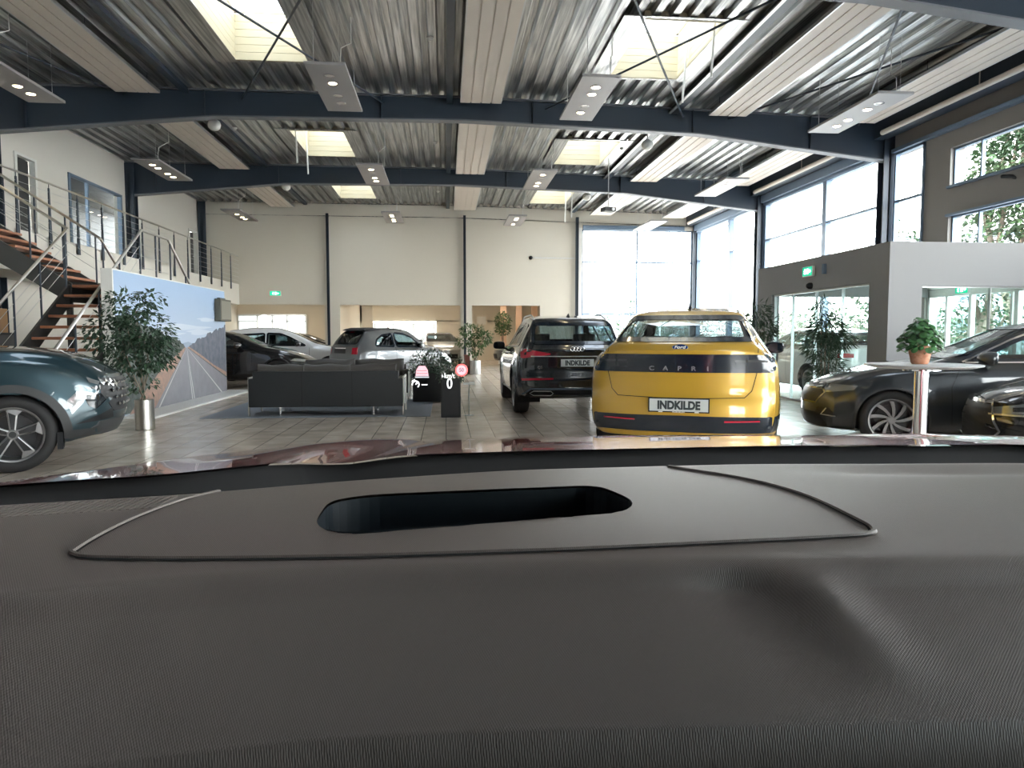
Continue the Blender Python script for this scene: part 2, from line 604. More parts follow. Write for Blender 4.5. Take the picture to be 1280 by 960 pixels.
# steel frames
Y_BEAMS = [(-3.9, 'behind the car'), (Y_B00, 'above the car'), (Y_B0, 'nearest in view'), (Y_B1, 'second from the camera'), (Y_B2, 'third from the camera'), (Y_END + 0.12, 'farthest, along the back wall')]
BOT = [(-9.8, 5.62), (-5.0, 6.08), (0.5, 6.14), (5.9, 5.98), (10.7, 5.45)]
for yb, nm in Y_BEAMS:
    t = thing('steel_beam', f'dark blue-grey haunched steel roof beam, {nm}', 'beam', (0, yb, 0), 0, 'steel roof beams')
    m_ = MB()
    xs = [-9.8, -7.7, -5.0, -2.4, 0.5, 3.1, 5.9, 8.2, 10.7]
    bz = np.interp(xs, [p[0] for p in BOT], [p[1] for p in BOT])
    if yb > Y_END:
        bz = [Z_ROOF + rz(x_) - 0.5 for x_ in xs]
    for i in range(len(xs) - 1):
        xa, xb_ = xs[i], xs[i + 1]
        m_.hexa([(xa, -0.012, bz[i]), (xb_, -0.012, bz[i + 1]), (xb_, 0.012, bz[i + 1]), (xa, 0.012, bz[i])],
                [(xa, -0.012, Z_ROOF + rz(xa)), (xb_, -0.012, Z_ROOF + rz(xb_)), (xb_, 0.012, Z_ROOF + rz(xb_)), (xa, 0.012, Z_ROOF + rz(xa))])
    for x_ in (-8.9, -5.2, -1.4, 2.0, 5.75, 8.6):
        zb = float(np.interp(x_, [p[0] for p in BOT], [p[1] for p in BOT]))
        m_.box(x_ - 0.006, x_ + 0.006, -0.09, 0.09, zb, Z_ROOF + rz(x_))
    m_.build('web', M['steel'], t)
    m_ = MB()
    for i in range(len(xs) - 1):
        xa, xb_ = xs[i], xs[i + 1]
        for zz0, zz1, h in ((bz[i], bz[i + 1], 0.03), (Z_ROOF + rz(xa) - 0.03, Z_ROOF + rz(xb_) - 0.03, 0.028)):
            m_.hexa([(xa, -0.12, zz0 - (0.03 if h == 0.03 else 0)), (xb_, -0.12, zz1 - (0.03 if h == 0.03 else 0)), (xb_, 0.12, zz1 - (0.03 if h == 0.03 else 0)), (xa, 0.12, zz0 - (0.03 if h == 0.03 else 0))],
                    [(xa, -0.12, zz0 + h - (0.03 if h == 0.03 else 0)), (xb_, -0.12, zz1 + h - (0.03 if h == 0.03 else 0)), (xb_, 0.12, zz1 + h - (0.03 if h == 0.03 else 0)), (xa, 0.12, zz0 + h - (0.03 if h == 0.03 else 0))])
    m_.build('flange', M['flange'] if yb < Y_END else M['steel'], t)


def column(x, y, z1, lab, w=0.30, z0=0.0, wy=0.26):
    m_ = MB()
    m_.box(x - w / 2, x + w / 2, y - wy / 2, y - wy / 2 + 0.02, z0, z1)
    m_.box(x - w / 2, x + w / 2, y + wy / 2 - 0.02, y + wy / 2, z0, z1)
    m_.box(x - 0.02, x + 0.02, y - wy / 2, y + wy / 2, z0, z1)
    m_.box(x - w / 2, x + w / 2, y - wy / 2, y + wy / 2, z0, z0 + 0.015)
    tag(m_.build('steel_column', M['steel']), lab, 'column', 'steel columns of the hall')


for yb, nm in Y_BEAMS[1:5]:
    column(X_L + 0.12, yb, 6.6, f'dark steel column at the left wall under the roof beam {nm}')
    column(X_R - 0.13, yb, 6.05, f'dark steel column at the right wall under the roof beam {nm}')
column(X_R - 0.1, Y_END - 0.05, 6.0, 'dark steel column in the far right corner between the windows')
column(X_L + 0.2, Y_END - 0.05, 6.6, 'dark steel column in the far left corner above the gallery')
column(-4.72, Y_END - 0.2, 6.2, 'slim dark column dividing the back wall on the left', 0.10, wy=0.12)
column(0.80, Y_END - 0.2, 6.2, 'slim dark column in the middle of the back wall', 0.10, wy=0.12)
column(5.48, Y_END - 0.2, 6.2, 'slim dark column between back wall and far window', 0.12, wy=0.12)

# purlins, edge beams (run along the hall)
for i, (x_, w, z_) in enumerate([(5.32, 0.16, 6.42), (-5.6, 0.14, 6.56), (0.12, 0.14, 6.5), (10.35, 0.3, 5.95)]):
    m_ = MB()
    m_.box(x_ - w / 2, x_ + w / 2, Y_BACK, Y_END, z_, Z_ROOF + rz(x_) + 0.02)
    if i == 0:
        m_.box(x_ - w / 2 - 0.06, x_ - w / 2, Y_BACK, Y_END, z_ + 0.0, z_ + 0.03, 1)
    o = m_.build('trim_%d' % (i + 1), [M['steel'], M['alu']])
    struct(o)

# ceiling strips (radiant panels), one run in every bay
bays = [(Y_B00 + 0.35, Y_B0 - 0.5), (Y_B0 + 0.35, Y_B1 - 0.55), (Y_B1 + 0.35, Y_B2 - 0.55), (Y_B2 + 0.35, Y_END - 0.5)]
bay_n = ['above the car', 'in the nearest bay', 'in the middle bay', 'in the farthest bay']
strips = [(-6.82, -5.95, 'left'), (0.36, 1.24, 'central'), (5.95, 6.80, 'inner right'), (9.0, 9.88, 'outer right')]
for (xa, xb_, nm) in strips:
    for (ya, yb), bn in zip(bays, bay_n):
        zc = 6.37 + (rz(xa) + rz(xb_)) / 2
        t = thing('ceiling_strip', f'pale grooved {nm} ceiling heating strip {bn}', 'ceiling panel', ((xa + xb_) / 2, (ya + yb) / 2, zc), 0, 'heating strips under the roof')
        hw, hl = (xb_ - xa) / 2, (yb - ya) / 2
        m_ = MB()
        nb = 4
        for q in range(nb):
            x0 = -hw + q * 2 * hw / nb
            m_.box(x0 + 0.012, x0 + 2 * hw / nb - 0.012, -hl, hl, 0, 0.035)
        m_.box(-hw, hw, -hl + 0.01, hl - 0.01, 0.018, 0.05)
        m_.build('panel', M['panel'], t)
        m_ = MB()
        for sx in (-1, 1):
            m_.box(sx * hw - 0.012, sx * hw + 0.012, -hl, hl, 0.0, 0.06)
        m_.build('edge_profile', M['alu'], t)
        m_ = MB()
        for yy in (-hl + 0.4, 0, hl - 0.4):
            for sx in (-1, 1):
                m_.tube([(sx * hw * 0.8, yy, 0.04), (sx * hw * 0.8, yy, Z_ROOF - 6.37 + 0.02)], 0.006, 5)
        m_.build('hanger', M['steel'], t)

# pipe beside the outer strip
for (ya, yb), bn in zip(bays, bay_n):
    m_ = MB()
    m_.tube([(10.15, ya, 6.0), (10.15, yb + 0.1, 6.0)], 0.06, 12)
    m_.tube([(10.15, (ya + yb) / 2, 6.0), (10.15, (ya + yb) / 2, 6.4)], 0.012, 6)
    tag(m_.build('ceiling_pipe', M['panel'], smooth=True), f'round grey roller blind tube near the right wall {bn}', 'pipe', 'blind tubes along the right wall')

# lamp plates with four spots each
pat = {(-7.35, 0): '1111', (-7.35, 1): '1111', (-7.35, 2): '0111', (-1.9, 0): '0100', (-1.9, 1): '1011', (-1.9, 2): '1111', (2.6, 0): '1101', (2.6, 1): '1011', (2.6, 2): '1101', (7.75, 0): '0111', (7.75, 1): '1111', (7.75, 2): '0110'}
colname = {-7.35: 'far left', -1.9: 'centre left', 2.6: 'centre right', 7.75: 'far right'}
for x_ in (-7.35, -1.9, 2.6, 7.75):
    for k, y_ in enumerate((11.9, 18.6, 25.6)):
        zc = 5.6 + rz(x_)
        bn = bay_n[1 + k]
        t = thing('lamp_plate', f'hanging grey spotlight plate in the {colname[x_]} row {bn}', 'ceiling lamp', (x_, y_ + 1.2, zc), 0, 'hanging spotlight plates')
        m_ = MB()
        m_.box(-0.33, 0.33, -1.2, 1.2, 0, 0.05)
        m_.build('plate', M['plate'], t, bev=0.008)
        for q, yy in enumerate((-0.72, -0.36, 0.28, 0.68)):
            on = pat[(x_, k)][q] == '1'
            m_ = MB()
            m_.lathe([(0.075, -0.012), (0.085, -0.012), (0.085, 0.0), (0.075, 0.0)], 20, Matrix.Translation((0.0, yy, 0)), cap=False)
            rg = m_.build('spotlight', M['chrome'], t, smooth=True)
            m_ = MB()
            m_.lathe([(0.0, -0.002), (0.04, -0.007), (0.072, -0.004)], 20, Matrix.Translation((0.0, yy, 0)), cap=False)
            m_.build('lens', M['lamp'] if on else M['lamp_off'], rg, smooth=True)
        m_ = MB()
        top = Z_ROOF + rz(x_) - zc
        for yy in (-1.0, 1.0):
            for xx in (-0.2, 0.2):
                m_ = MB(); m_.tube([(xx, yy, 0.05), (xx, yy, top)], 0.005, 5)
                m_.build('suspension_wire', M['alu'], t)
        m_ = MB()
        m_.tube([(0.2, -0.9, 0.05), (0.22, -0.85, 0.4), (0.28, -0.6, 0.55), (0.34, -0.5, 0.62), (0.34, -0.5, top)], 0.008, 6)
        m_.build('cable', M['white_plain'], t, smooth=True)

# roof bracing
for (xa, xb_, lab) in [(-4.4, -1.35, 'across the left skylight'), (2.3, 5.5, 'across the right skylight'), (6.6, 9.8, 'above the far right lamp row'), (-9.5, -6.9, 'above the gallery side')]:
    for s_ in (0, 1):
        x0, x1 = (xa, xb_) if s_ else (xb_, xa)
        m_ = MB()
        m_.tube([(x0, Y_B0 + 0.05, 6.5 + rz(x0)), (x1, Y_B1 - 0.05, 6.47 + rz(x1))], 0.022, 8)
        tag(m_.build('bracing_rod', M['steel'], smooth=True), f'thin dark steel bracing rod {lab}, running ' + ('to the right' if s_ else 'to the left'), 'rod', 'roof bracing rods')
# little ceiling devices
for (x_, y_, z_, lab) in [(-5.7, 13.8, 6.62, 'nearest left bay'), (-0.25, 13.3, 6.62, 'nearest bay beside the central strip'), (-0.25, 20.3, 6.62, 'middle bay beside the central strip'), (-0.25, 27.0, 6.62, 'farthest bay beside the central strip'), (-5.4, 19.4, 6.62, 'middle left bay'), (4.95, 20.0, 6.3, 'middle right bay'), (6.9, 20.2, 6.2, 'middle bay on the far right')]:
    m_ = MB()
    m_.lathe([(0.0, -0.06), (0.03, -0.058), (0.045, -0.04), (0.045, -0.02), (0.065, -0.015), (0.065, 0.01)], 16, Matrix.Translation((x_, y_, Z_ROOF + rz(x_) - 0.005)))
    tag(m_.build('smoke_detector', M['white_plain'], smooth=True), f'small round white smoke detector on the ceiling, {lab}', 'smoke detector', 'smoke detectors')
for (x_, y_, lab) in [(-5.45, 17.9, 'left of the middle skylight'), (5.2, 18.3, 'right of the middle skylight'), (-5.3, 24.9, 'left of the far skylight'), (5.0, 25.2, 'right of the far skylight')]:
    m_ = MB()
    T_ = Matrix.Translation((x_, y_, 6.3 + rz(x_)))
    m_.lathe([(0.0, -0.14), (0.08, -0.13), (0.13, -0.08), (0.15, 0.0), (0.13, 0.07), (0.06, 0.12), (0.02, 0.14), (0.02, 0.36)], 20, T_)
    tag(m_.build('pendant_speaker', M['white_plain'], smooth=True), f'round white pendant loudspeaker {lab}', 'speaker', 'pendant loudspeakers')
# projector
t = thing('projector', 'small projector hanging on a thin pole before the far right window', 'projector', (4.86, 21.2, 5.05), 0.3)
MB().box(-0.19, 0.19, -0.14, 0.14, -0.07, 0.05).build('housing', M['dark_trim'], t, bev=0.015)
m_ = MB(); m_.tube([(0.08, -0.13, -0.01), (0.08, -0.18, -0.01)], 0.045, 14); m_.build('lens', M['alu'], t, smooth=True)
m_ = MB(); m_.tube([(0, 0, 0.05), (0, 0, 1.6)], 0.014, 8); m_.box(-0.08, 0.08, -0.05, 0.05, 0.05, 0.08); m_.build('mount_pole', M['alu'], t)

# ------------------------------------------------------------------ walls
mb = MB()                                             # left wall, with door and window openings upstairs
ops = [(17.6, 18.4, 3.36, 5.5), (19.95, 22.95, 3.36, 5.55), (28.7, 29.6, 3.36, 5.4)]
cur = Y_BACK
for (a, b, z0, z1) in ops:
    mb.box(X_L - 0.2, X_L, cur, a, 0, 6.75)
    mb.box(X_L - 0.2, X_L, a, b, z1, 6.75)
    mb.box(X_L - 0.2, X_L, a, b, 0, z0)
    cur = b
mb.box(X_L - 0.2, X_L, cur, Y_END + 0.2, 0, 6.75)
struct(mb.build('wall_left', M['white']))
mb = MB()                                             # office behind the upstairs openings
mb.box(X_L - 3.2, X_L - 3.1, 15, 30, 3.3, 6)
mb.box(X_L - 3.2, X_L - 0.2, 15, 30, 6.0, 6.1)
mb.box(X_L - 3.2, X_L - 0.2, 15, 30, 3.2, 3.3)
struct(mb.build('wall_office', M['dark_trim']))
for i, (a, b, z0, z1) in enumerate(ops):
    if i == 1:
        t = bpy.data.objects.new('window_1', None); COL.objects.link(t); t.location = (X_L, (a + b) / 2, z0); struct(t, 'grey framed office window on the gallery')
        hw = (b - a) / 2
        m_ = MB()
        for s_ in (-1, 1):
            m_.box(-0.08, 0.03, s_ * hw - 0.05, s_ * hw + 0.05, 0, z1 - z0)
        m_.box(-0.08, 0.03, -hw, hw, z1 - z0 - 0.07, z1 - z0)
        m_.box(-0.08, 0.03, -hw, hw, 0, 0.07)
        m_.box(-0.06, 0.02, -0.55, -0.49, 0, z1 - z0)
        m_.build('window_frame', M['frame'], t)
        MB().box(-0.03, -0.02, -hw, hw, 0.05, z1 - z0 - 0.05).build('pane', M['glass'], t)
    else:
        t = bpy.data.objects.new('door_%d' % (1 if i == 0 else 2), None); COL.objects.link(t); t.location = (X_L, (a + b) / 2, z0)
        struct(t, 'dark open doorway on the gallery')
        hw = (b - a) / 2
        m_ = MB()
        for s_ in (-1, 1):
            m_.box(-0.1, 0.04, s_ * hw - 0.06, s_ * hw + 0.03, 0, z1 - z0)
        m_.box(-0.1, 0.04, -hw, hw, z1 - z0 - 0.06, z1 - z0)
        m_.build('door_frame', M['white_plain'], t, bev=0.005)
        m_ = MB(); m_.box(-0.16, -0.12, -hw + 0.06, hw - 0.06, 0.02, z1 - z0 - 0.06); m_.build('door_leaf', M['dark_trim'], t, bev=0.004)
        m_ = MB(); m_.tube([(-0.12, hw - 0.16, 1.05), (-0.06, hw - 0.16, 1.05), (-0.06, hw - 0.28, 1.05)], 0.01, 6); m_.build('handle', M['alu'], t)

mb = MB()                                             # gallery slab
mb.box(X_L, X_MEZ, Y_BACK, Y_END, Z_SOF, Z_MEZ)
struct(mb.build('floor_gallery', M['white']))

# back wall: fascia, piers and solid end
mb = MB()
mb.box(X_L, 5.45, Y_END, Y_END + 0.2, 2.55, 6.9)
for (a, b) in [(-4.9, -4.3), (0.62, 1.10), (3.95, 5.45)]:
    mb.box(a, b, Y_END, Y_END + 0.2, 0, 2.55)
mb.box(5.45, X_R, Y_END, Y_END + 0.2, 5.74, 6.9)
mb.box(X_L - 0.2, X_L + 0.6, Y_END, Y_END + 0.2, 0, 2.55)
struct(mb.build('wall_back', M['back']))
MB().box(5.50, 5.72, Y_END - 0.02, Y_END + 0.16, 0, 5.8).build('trim_6', M['white_plain'])
struct(bpy.data.objects['trim_6'])
# rooms beyond
mb = MB()
mb.box(X_L - 1, -4.5, 38.0, 38.2, 0, 3.1)
mb.box(-3.9, -3.4, 34.0, 34.2, 0, 3.1)
mb.box(-4.5, 4.9, 38.0, 38.2, 2.05, 3.1)
mb.box(-4.5, -3.9, 38.0, 38.2, 0, 3.1)
mb.box(-0.5, 4.9, 38.0, 38.2, 0, 2.1)
mb.box(-3.9, -0.5, 38.0, 38.2, 0, 0.3)
struct(mb.build('wall_showroom', M['cream']))
mb = MB()
mb.box(-4.6, -4.45, Y_END + 0.2, 38, 0, 3.1)
mb.box(0.95, 1.1, Y_END + 0.2, 34, 0, 3.1)
mb.box(4.8, 4.95, Y_END + 0.2, 38, 0, 3.1)
mb.box(X_L - 1, X_L - 0.85, Y_END, 38, 0, 3.1)
struct(mb.build('wall_partition', M['cream']))
MB().box(X_L - 1, 5.0, Y_END + 0.2, 38.2, 3.05, 3.2).build('ceiling_showroom', M['white'])
struct(bpy.data.objects['ceiling_showroom'])
for i, (x_, y_) in enumerate([(-8, 32), (-8, 35.5), (-2.5, 32), (-2.5, 35.5), (3, 32), (3, 35.5), (-6, 33.8), (0, 33.8)]):  # unseen glowing fittings, added to light the back rooms
    m_ = MB(); m_.box(-0.6, 0.6, -0.15, 0.15, -0.05, 0.0)
    t = thing('added_light', 'white rectangular light added unseen in the back room, ' + ['near row, leftmost', 'far row, leftmost', 'near row, centre', 'far row, centre', 'near row, rightmost', 'far row, rightmost', 'middle row, left', 'middle row, right'][i], 'ceiling light', (x_, y_, 3.05), 0, 'added lights of the back room')
    m_.build('housing', M['white_plain'], t)
    MB().box(-0.57, 0.57, -0.12, 0.12, -0.056, -0.05).build('diffuser', mat('diffuser_%d' % i, (1, 1, 1), 0.5, emit=(1.0, 0.86, 0.68), es=16), t)


def glazing(name, lab, axis, c, a, b, z0, z1, vs, hs, fw=0.05, parent_mat=None, dep=0.1, gm='glass'):
    """axis 'x': wall plane x=c running in y; axis 'y': plane y=c running in x"""
    t = bpy.data.objects.new(name, None)
    COL.objects.link(t)
    mid = (a + b) / 2
    t.location = (c, mid, z0) if axis == 'x' else (mid, c, z0)
    struct(t, lab)
    m_ = MB()

    def bx(u0, u1, w0, w1, d):
        if axis == 'x':
            m_.box(-d, d, u0 - mid, u1 - mid, w0 - z0, w1 - z0)
        else:
            m_.box(u0 - mid, u1 - mid, -d, d, w0 - z0, w1 - z0)
    bx(a, a + fw, z0, z1, dep)
    bx(b - fw, b, z0, z1, dep)
    bx(a, b, z1 - fw, z1, dep)
    bx(a, b, z0, z0 + fw, dep)
    for v, w in vs:
        bx(v - w / 2, v + w / 2, z0, z1, dep * 0.95)
    for h, w in hs:
        bx(a, b, h - w / 2, h + w / 2, dep * 0.8)
    m_.build('window_frame', parent_mat or M['frame'], t)
    m_ = MB()
    if axis == 'x':
        m_.add([(0, a - mid, 0), (0, b - mid, 0), (0, b - mid, z1 - z0), (0, a - mid, z1 - z0)], [(0, 1, 2, 3)])
    else:
        m_.add([(a - mid, 0, 0), (b - mid, 0, 0), (b - mid, 0, z1 - z0), (a - mid, 0, z1 - z0)], [(0, 1, 2, 3)])
    m_.build('pane', M[gm], t)
    return t


glazing('window_2', 'big far window at the end of the hall', 'y', Y_END + 0.1, 5.74, 10.5, 0.0, 5.74, [(8.1, 0.07)], [(4.39, 0.06), (2.2, 0.05)], 0.05, dep=0.05)
glazing('window_3', 'tall right wall window in the farthest bay', 'x', X_R, 23.55, 29.65, 0.0, 5.72, [(26.2, 0.22)], [(4.46, 0.05)], 0.1, dep=0.09)
glazing('window_4', 'tall right wall window in the middle bay', 'x', X_R, 16.65, 23.2, 0.0, 5.72, [(19.4, 0.20)], [(4.46, 0.05)], 0.12, dep=0.09)
glazing('window_5', 'narrow window strip beside the steel column above the vestibule', 'x', X_R, 15.25, 16.3, 2.74, 5.6, [], [(4.46, 0.05)], 0.05, dep=0.06)
glazing('window_6', 'upper ribbon window above the vestibule', 'x', X_R + 0.1, 6.0, 14.45, 4.44, 5.25, [(13.67, 0.04), (10.5, 0.05)], [], 0.04, dep=0.04)
glazing('window_7', 'lower ribbon window above the vestibule', 'x', X_R + 0.1, 6.0, 14.45, 2.76, 3.83, [(13.67, 0.04), (10.5, 0.05)], [], 0.04, dep=0.04)
glazing('window_8', 'shop front window of the right wall near the car', 'x', X_R, -7.5, 6.0, 0.3, 5.1, [(-3.0, 0.12), (1.5, 0.12)], [(4.0, 0.06)], 0.1, dep=0.08)
mb = MB()
mb.box(X_R - 0.02, X_R + 0.3, Y_BACK, Y_END, 5.72, 6.7)
mb.box(X_R - 0.02, X_R + 0.3, 14.67, 15.25, 2.74, 5.72)
mb.box(X_R - 0.02, X_R + 0.3, 6.0, 14.45, 5.25, 5.72)
mb.box(X_R - 0.02, X_R + 0.3, 6.0, 14.45, 3.83, 4.44)
mb.box(X_R - 0.02, X_R + 0.3, 14.45, 14.67, 2.74, 5.72)
mb.box(X_R - 0.02, X_R + 0.3, 15.25, 16.5, 5.6, 5.72)
mb.box(X_R - 0.02, X_R + 0.3, 6.0, 10.7, 0, 2.76)
mb.box(X_R - 0.02, X_R + 0.3, 15.1, 16.5, 0, 2.74)
mb.box(X_R - 0.02, X_R + 0.3, Y_BACK, -7.5, 0, 5.5)
mb.box(X_R - 0.02, X_R + 0.3, -7.5, 6.0, 5.1, 5.5)
mb.box(X_R - 0.02, X_R + 0.3, -7.5, 6.0, 0, 0.3)
struct(mb.build('wall_right', M['grey_clad']))
# blind boxes and blind guide above the right windows
m_ = MB()
for (a, b) in [(16.65, 23.2), (23.55, 29.65)]:
    m_.box(X_R - 0.22, X_R - 0.06, a, b, 5.70, 5.93)
    m_.box(X_R - 0.13, X_R - 0.10, a, b, 5.62, 5.70)
m_.box(5.75, 10.1, Y_END - 0.1, Y_END - 0.02, 5.72, 5.9)
struct(m_.build('trim_7', M['frame']))
m_ = MB()
m_.box(X_R - 0.16, X_R - 0.03, 6.0, 16.3, 5.60, 5.68)
m_.box(X_R - 0.10, X_R - 0.03, 6.0, 14.45, 3.81, 3.86)
m_.box(X_R - 0.10, X_R - 0.03, 6.0, 14.45, 4.40, 4.45)
struct(m_.build('trim_8', M['frame']))
mb = MB()                                             # wall behind the camera, with an unseen window added to let in light
mb.box(X_L, X_R, Y_BACK - 0.2, Y_BACK, 5.0, 6.8)
mb.box(X_L, 3.0, Y_BACK - 0.2, Y_BACK, 0, 5.0)
mb.box(7.5, X_R, Y_BACK - 0.2, Y_BACK, 0, 5.0)
mb.box(3.0, 7.5, Y_BACK - 0.2, Y_BACK, 0, 0.3)
struct(mb.build('wall_front', M['front_wall']))
glazing('window_9', 'unseen window added for light behind the red car', 'y', Y_BACK - 0.1, 3.0, 7.5, 0.3, 5.0, [(5.25, 0.1)], [(3.0, 0.06)], 0.1, dep=0.06)

# ------------------------------------------------------------------ entrance vestibule (box in the hall)
BX, BY0, BY1, BZ = 6.85, 10.53, 15.2, 2.74
mb = MB()
th = 0.18
mb.box(BX, BX + th, BY0 + th, BY1 - th, 2.14, BZ)
mb.box(BX, BX + th, BY0 + th, 11.05, 0, 2.14)
mb.box(BX, BX + th, 14.54, BY1 - th, 0, 2.14)
mb.box(BX, X_R, BY0, BY0 + th, 2.06, BZ)
mb.box(BX, 7.40, BY0, BY0 + th, 0, 2.06)
mb.box(BX, X_R, BY1 - th, BY1, 2.14, BZ)
mb.box(BX, BX + th, BY1 - th, BY1, 0, 2.14)
mb.box(BX + th + .01, X_R - .03, BY0 + th + .01, BY1 - th - .01, BZ - 0.12, BZ - 0.02)
struct(mb.build('wall_vestibule', M['box_grey']))
glazing('door_3', 'frameless glass doors in the left side of the entrance vestibule', 'x', BX + 0.09, 11.05, 14.54, 0, 2.14, [(11.95, 0.012), (12.85, 0.012), (13.75, 0.012)], [], 0.03, M['alu'], 0.03, 'glass_green')
glazing('window_10', 'glass front of the entrance vestibule', 'y', BY0 + 0.09, 7.40, 10.6, 0, 2.06, [(8.6, 0.012)], [], 0.02, M['alu'], 0.03, 'glass_green')
glazing('door_4', 'white framed outer entrance doors in the right wall', 'x', X_R + 0.1, 10.72, 15.1, 0, 2.2, [(11.6, 0.06), (12.6, 0.10), (12.72, 0.05), (13.8, 0.08), (14.5, 0.06)], [], 0.07, M['white_plain'], 0.05, 'glass_green')
mb = MB()
mb.box(X_R + .01, X_R + 0.2, 10.7, 15.1, 2.2, 2.74)
struct(mb.build('trim_9', M['white_plain']))
t = thing('door_operator', 'white box of the sliding door drive inside the vestibule', 'door drive', (X_R - 0.1, 13.9, 2.38), 0)
MB().box(-0.08, 0.06, -0.9, 0.9, -0.08, 0.1).build('cover', M['white_plain'], t, bev=0.01)
MB().box(-0.12, -0.08, -0.1, 0.1, -0.05, 0.03).build('sensor', M['black'], t, bev=0.01)


def exit_sign(loc, rotz, lab, w=0.34, h=0.15, flip=False):
    t = thing('exit_sign', lab, 'exit sign', loc, rotz, None)
    MB().box(-w / 2 - 0.015, w / 2 + 0.015, 0.0, 0.06, -h / 2 - 0.015, h / 2 + 0.015).build('housing', M['white_plain'], t, bev=0.006)
    MB().box(-w / 2, w / 2, -0.006, 0.0, -h / 2, h / 2).build('face', M['green_sign'], t)
    m_ = MB()
    f = -1 if flip else 1
    P = lambda a, b, q: (a * f, -0.007 - q, b)
    m_.prism([(-0.02, -0.05), (-0.02, 0.05), (0.055, 0.05), (0.055, -0.05)], P, 0, 0.003)             # door
    m_.prism([(0.07, -0.012), (0.10, -0.012), (0.10, -0.035), (0.15, 0.0), (0.10, 0.035), (0.10, 0.012), (0.07, 0.012)], P, 0, 0.003)  # arrow
    m_.lathe([(0, -0.001), (0.012, 0), (0.012, 0.003), (0, 0.003)], 10, Matrix.Translation((-0.075 * f, -0.0075, 0.045)) @ Matrix.Rotation(math.pi / 2, 4, 'X'), cap=False)
    for (p, q) in [((-0.08, 0.03), (-0.085, -0.01)), ((-0.085, -0.01), (-0.06, -0.035)), ((-0.06, -0.035), (-0.075, -0.055)), ((-0.085, -0.01), (-0.11, -0.04)), ((-0.08, 0.025), (-0.05, 0.01)), ((-0.08, 0.025), (-0.115, 0.005))]:
        m_.tube([P(p[0], p[1], 0), P(q[0], q[1], 0)], 0.006, 5)
    m_.build('pictogram', M['white_sign'], t)
    return t


exit_sign((-6.85, Y_END - 0.08, 3.0), 0, 'green emergency exit sign on the back wall above the left opening', 0.42, 0.17)
exit_sign((BX - 0.07, 12.93, 2.49), -math.pi / 2, 'lit emergency exit sign on the left side of the grey vestibule', 0.34, 0.16)
exit_sign((X_R - 0.30, 13.6, 2.22), -math.pi / 2, 'green emergency exit sign seen inside the vestibule above the entrance doors', 0.34, 0.15)
m_ = MB(); m_.box(-0.03, 0.03, -0.03, 0.03, -0.09, 0.09)
t = thing('wall_switch', 'small grey switch box on the vestibule beside the lit exit sign', 'switch', (BX - 0.03, 12.4, 2.49)); m_.build('housing', M['frame'], t, bev=0.004)
m_ = MB(); m_.lathe([(0, 0), (0.06, 0), (0.06, 0.05), (0.035, 0.09), (0, 0.10)], 16, Matrix.Rotation(-math.pi / 2, 4, 'Y'))
t = thing('motion_sensor', 'round black motion sensor above the glass doors of the vestibule', 'sensor', (BX, 12.9, 2.22)); m_.build('housing', M['black'], t, smooth=True)
# camera on the back wall, conduit
t = thing('security_camera', 'small dark dome camera on the back wall with thin pipe', 'camera', (3.55, Y_END - 0.05, 4.53))
m_ = MB(); m_.lathe([(0, 0), (0.08, 0), (0.08, 0.05), (0.05, 0.09), (0, 0.11)], 16, Matrix.Rotation(math.pi / 2, 4, 'X')); m_.build('housing', M['black'], t, smooth=True)
m_ = MB(); m_.box(0.1, 1.85, 0.0, 0.04, -0.015, 0.015); m_.build('conduit', M['alu'], t)
m_ = MB(); m_.tube([(0, 0, 0), (0, -0.18, -0.03), (0, -0.3, -0.1)], 0.035, 8); m_.lathe([(0, 0), (0.05, 0), (0.05, 0.14), (0, 0.14)], 12, Matrix.Translation((0, -0.32, -0.16)))
t = thing('security_camera', 'small dark camera bracket on the cladding between the ribbon windows', 'camera', (X_R - 0.12, 12.9, 4.32), 0.5); m_.build('housing', M['dark_trim'], t, smooth=True)

# ------------------------------------------------------------------ gallery railing
t = thing('gallery_railing', 'long gallery railing with dark tapered posts and steel handrail', 'railing', (X_MEZ + 0.04, 14.35, Z_MEZ))
L_ = Y_END - 0.15 - 14.35
y = 0.45
while y <= L_ + 0.01:
    m_ = MB()
    m_.hexa([(-0.012, y - 0.055, -0.25), (0.012, y - 0.055, -0.25), (0.012, y + 0.055, -0.25), (-0.012, y + 0.055, -0.25)],
            [(-0.012, y - 0.02, 1.0), (0.012, y - 0.02, 1.0), (0.012, y + 0.02, 1.0), (-0.012, y + 0.02, 1.0)])
    m_.tube([(0, y, 0.98), (0, y, 1.09)], 0.008, 6)
    m_.build('post', M['steel'], t)
    y += 1.15
m_ = MB(); m_.tube([(0, 0, 1.1), (0, L_, 1.1)], 0.022, 10); m_.build('handrail', M['brushed'], t, smooth=True)
for h in (0.12, 0.28, 0.44, 0.60, 0.76, 0.92):
    m_ = MB(); m_.tube([(0, 0, h), (0, L_, h)], 0.004, 5); m_.build('wire', M['alu'], t)
t = thing('gallery_railing', 'near end of the gallery railing above the staircase on the left', 'railing', (X_MEZ + 0.04, 5.6, Z_MEZ))
L_ = 13.05 - 5.6
y = 0.0
while y <= L_ + 0.01:
    m_ = MB()
    m_.hexa([(-0.012, y - 0.055, -0.25), (0.012, y - 0.055, -0.25), (0.012, y + 0.055, -0.25), (-0.012, y + 0.055, -0.25)],
            [(-0.012, y - 0.02, 1.0), (0.012, y - 0.02, 1.0), (0.012, y + 0.02, 1.0), (-0.012, y + 0.02, 1.0)])
    m_.build('post', M['steel'], t)
    y += 1.1
m_ = MB(); m_.tube([(0, 0, 1.1), (0, L_, 1.1)], 0.022, 10); m_.build('handrail', M['brushed'], t, smooth=True)
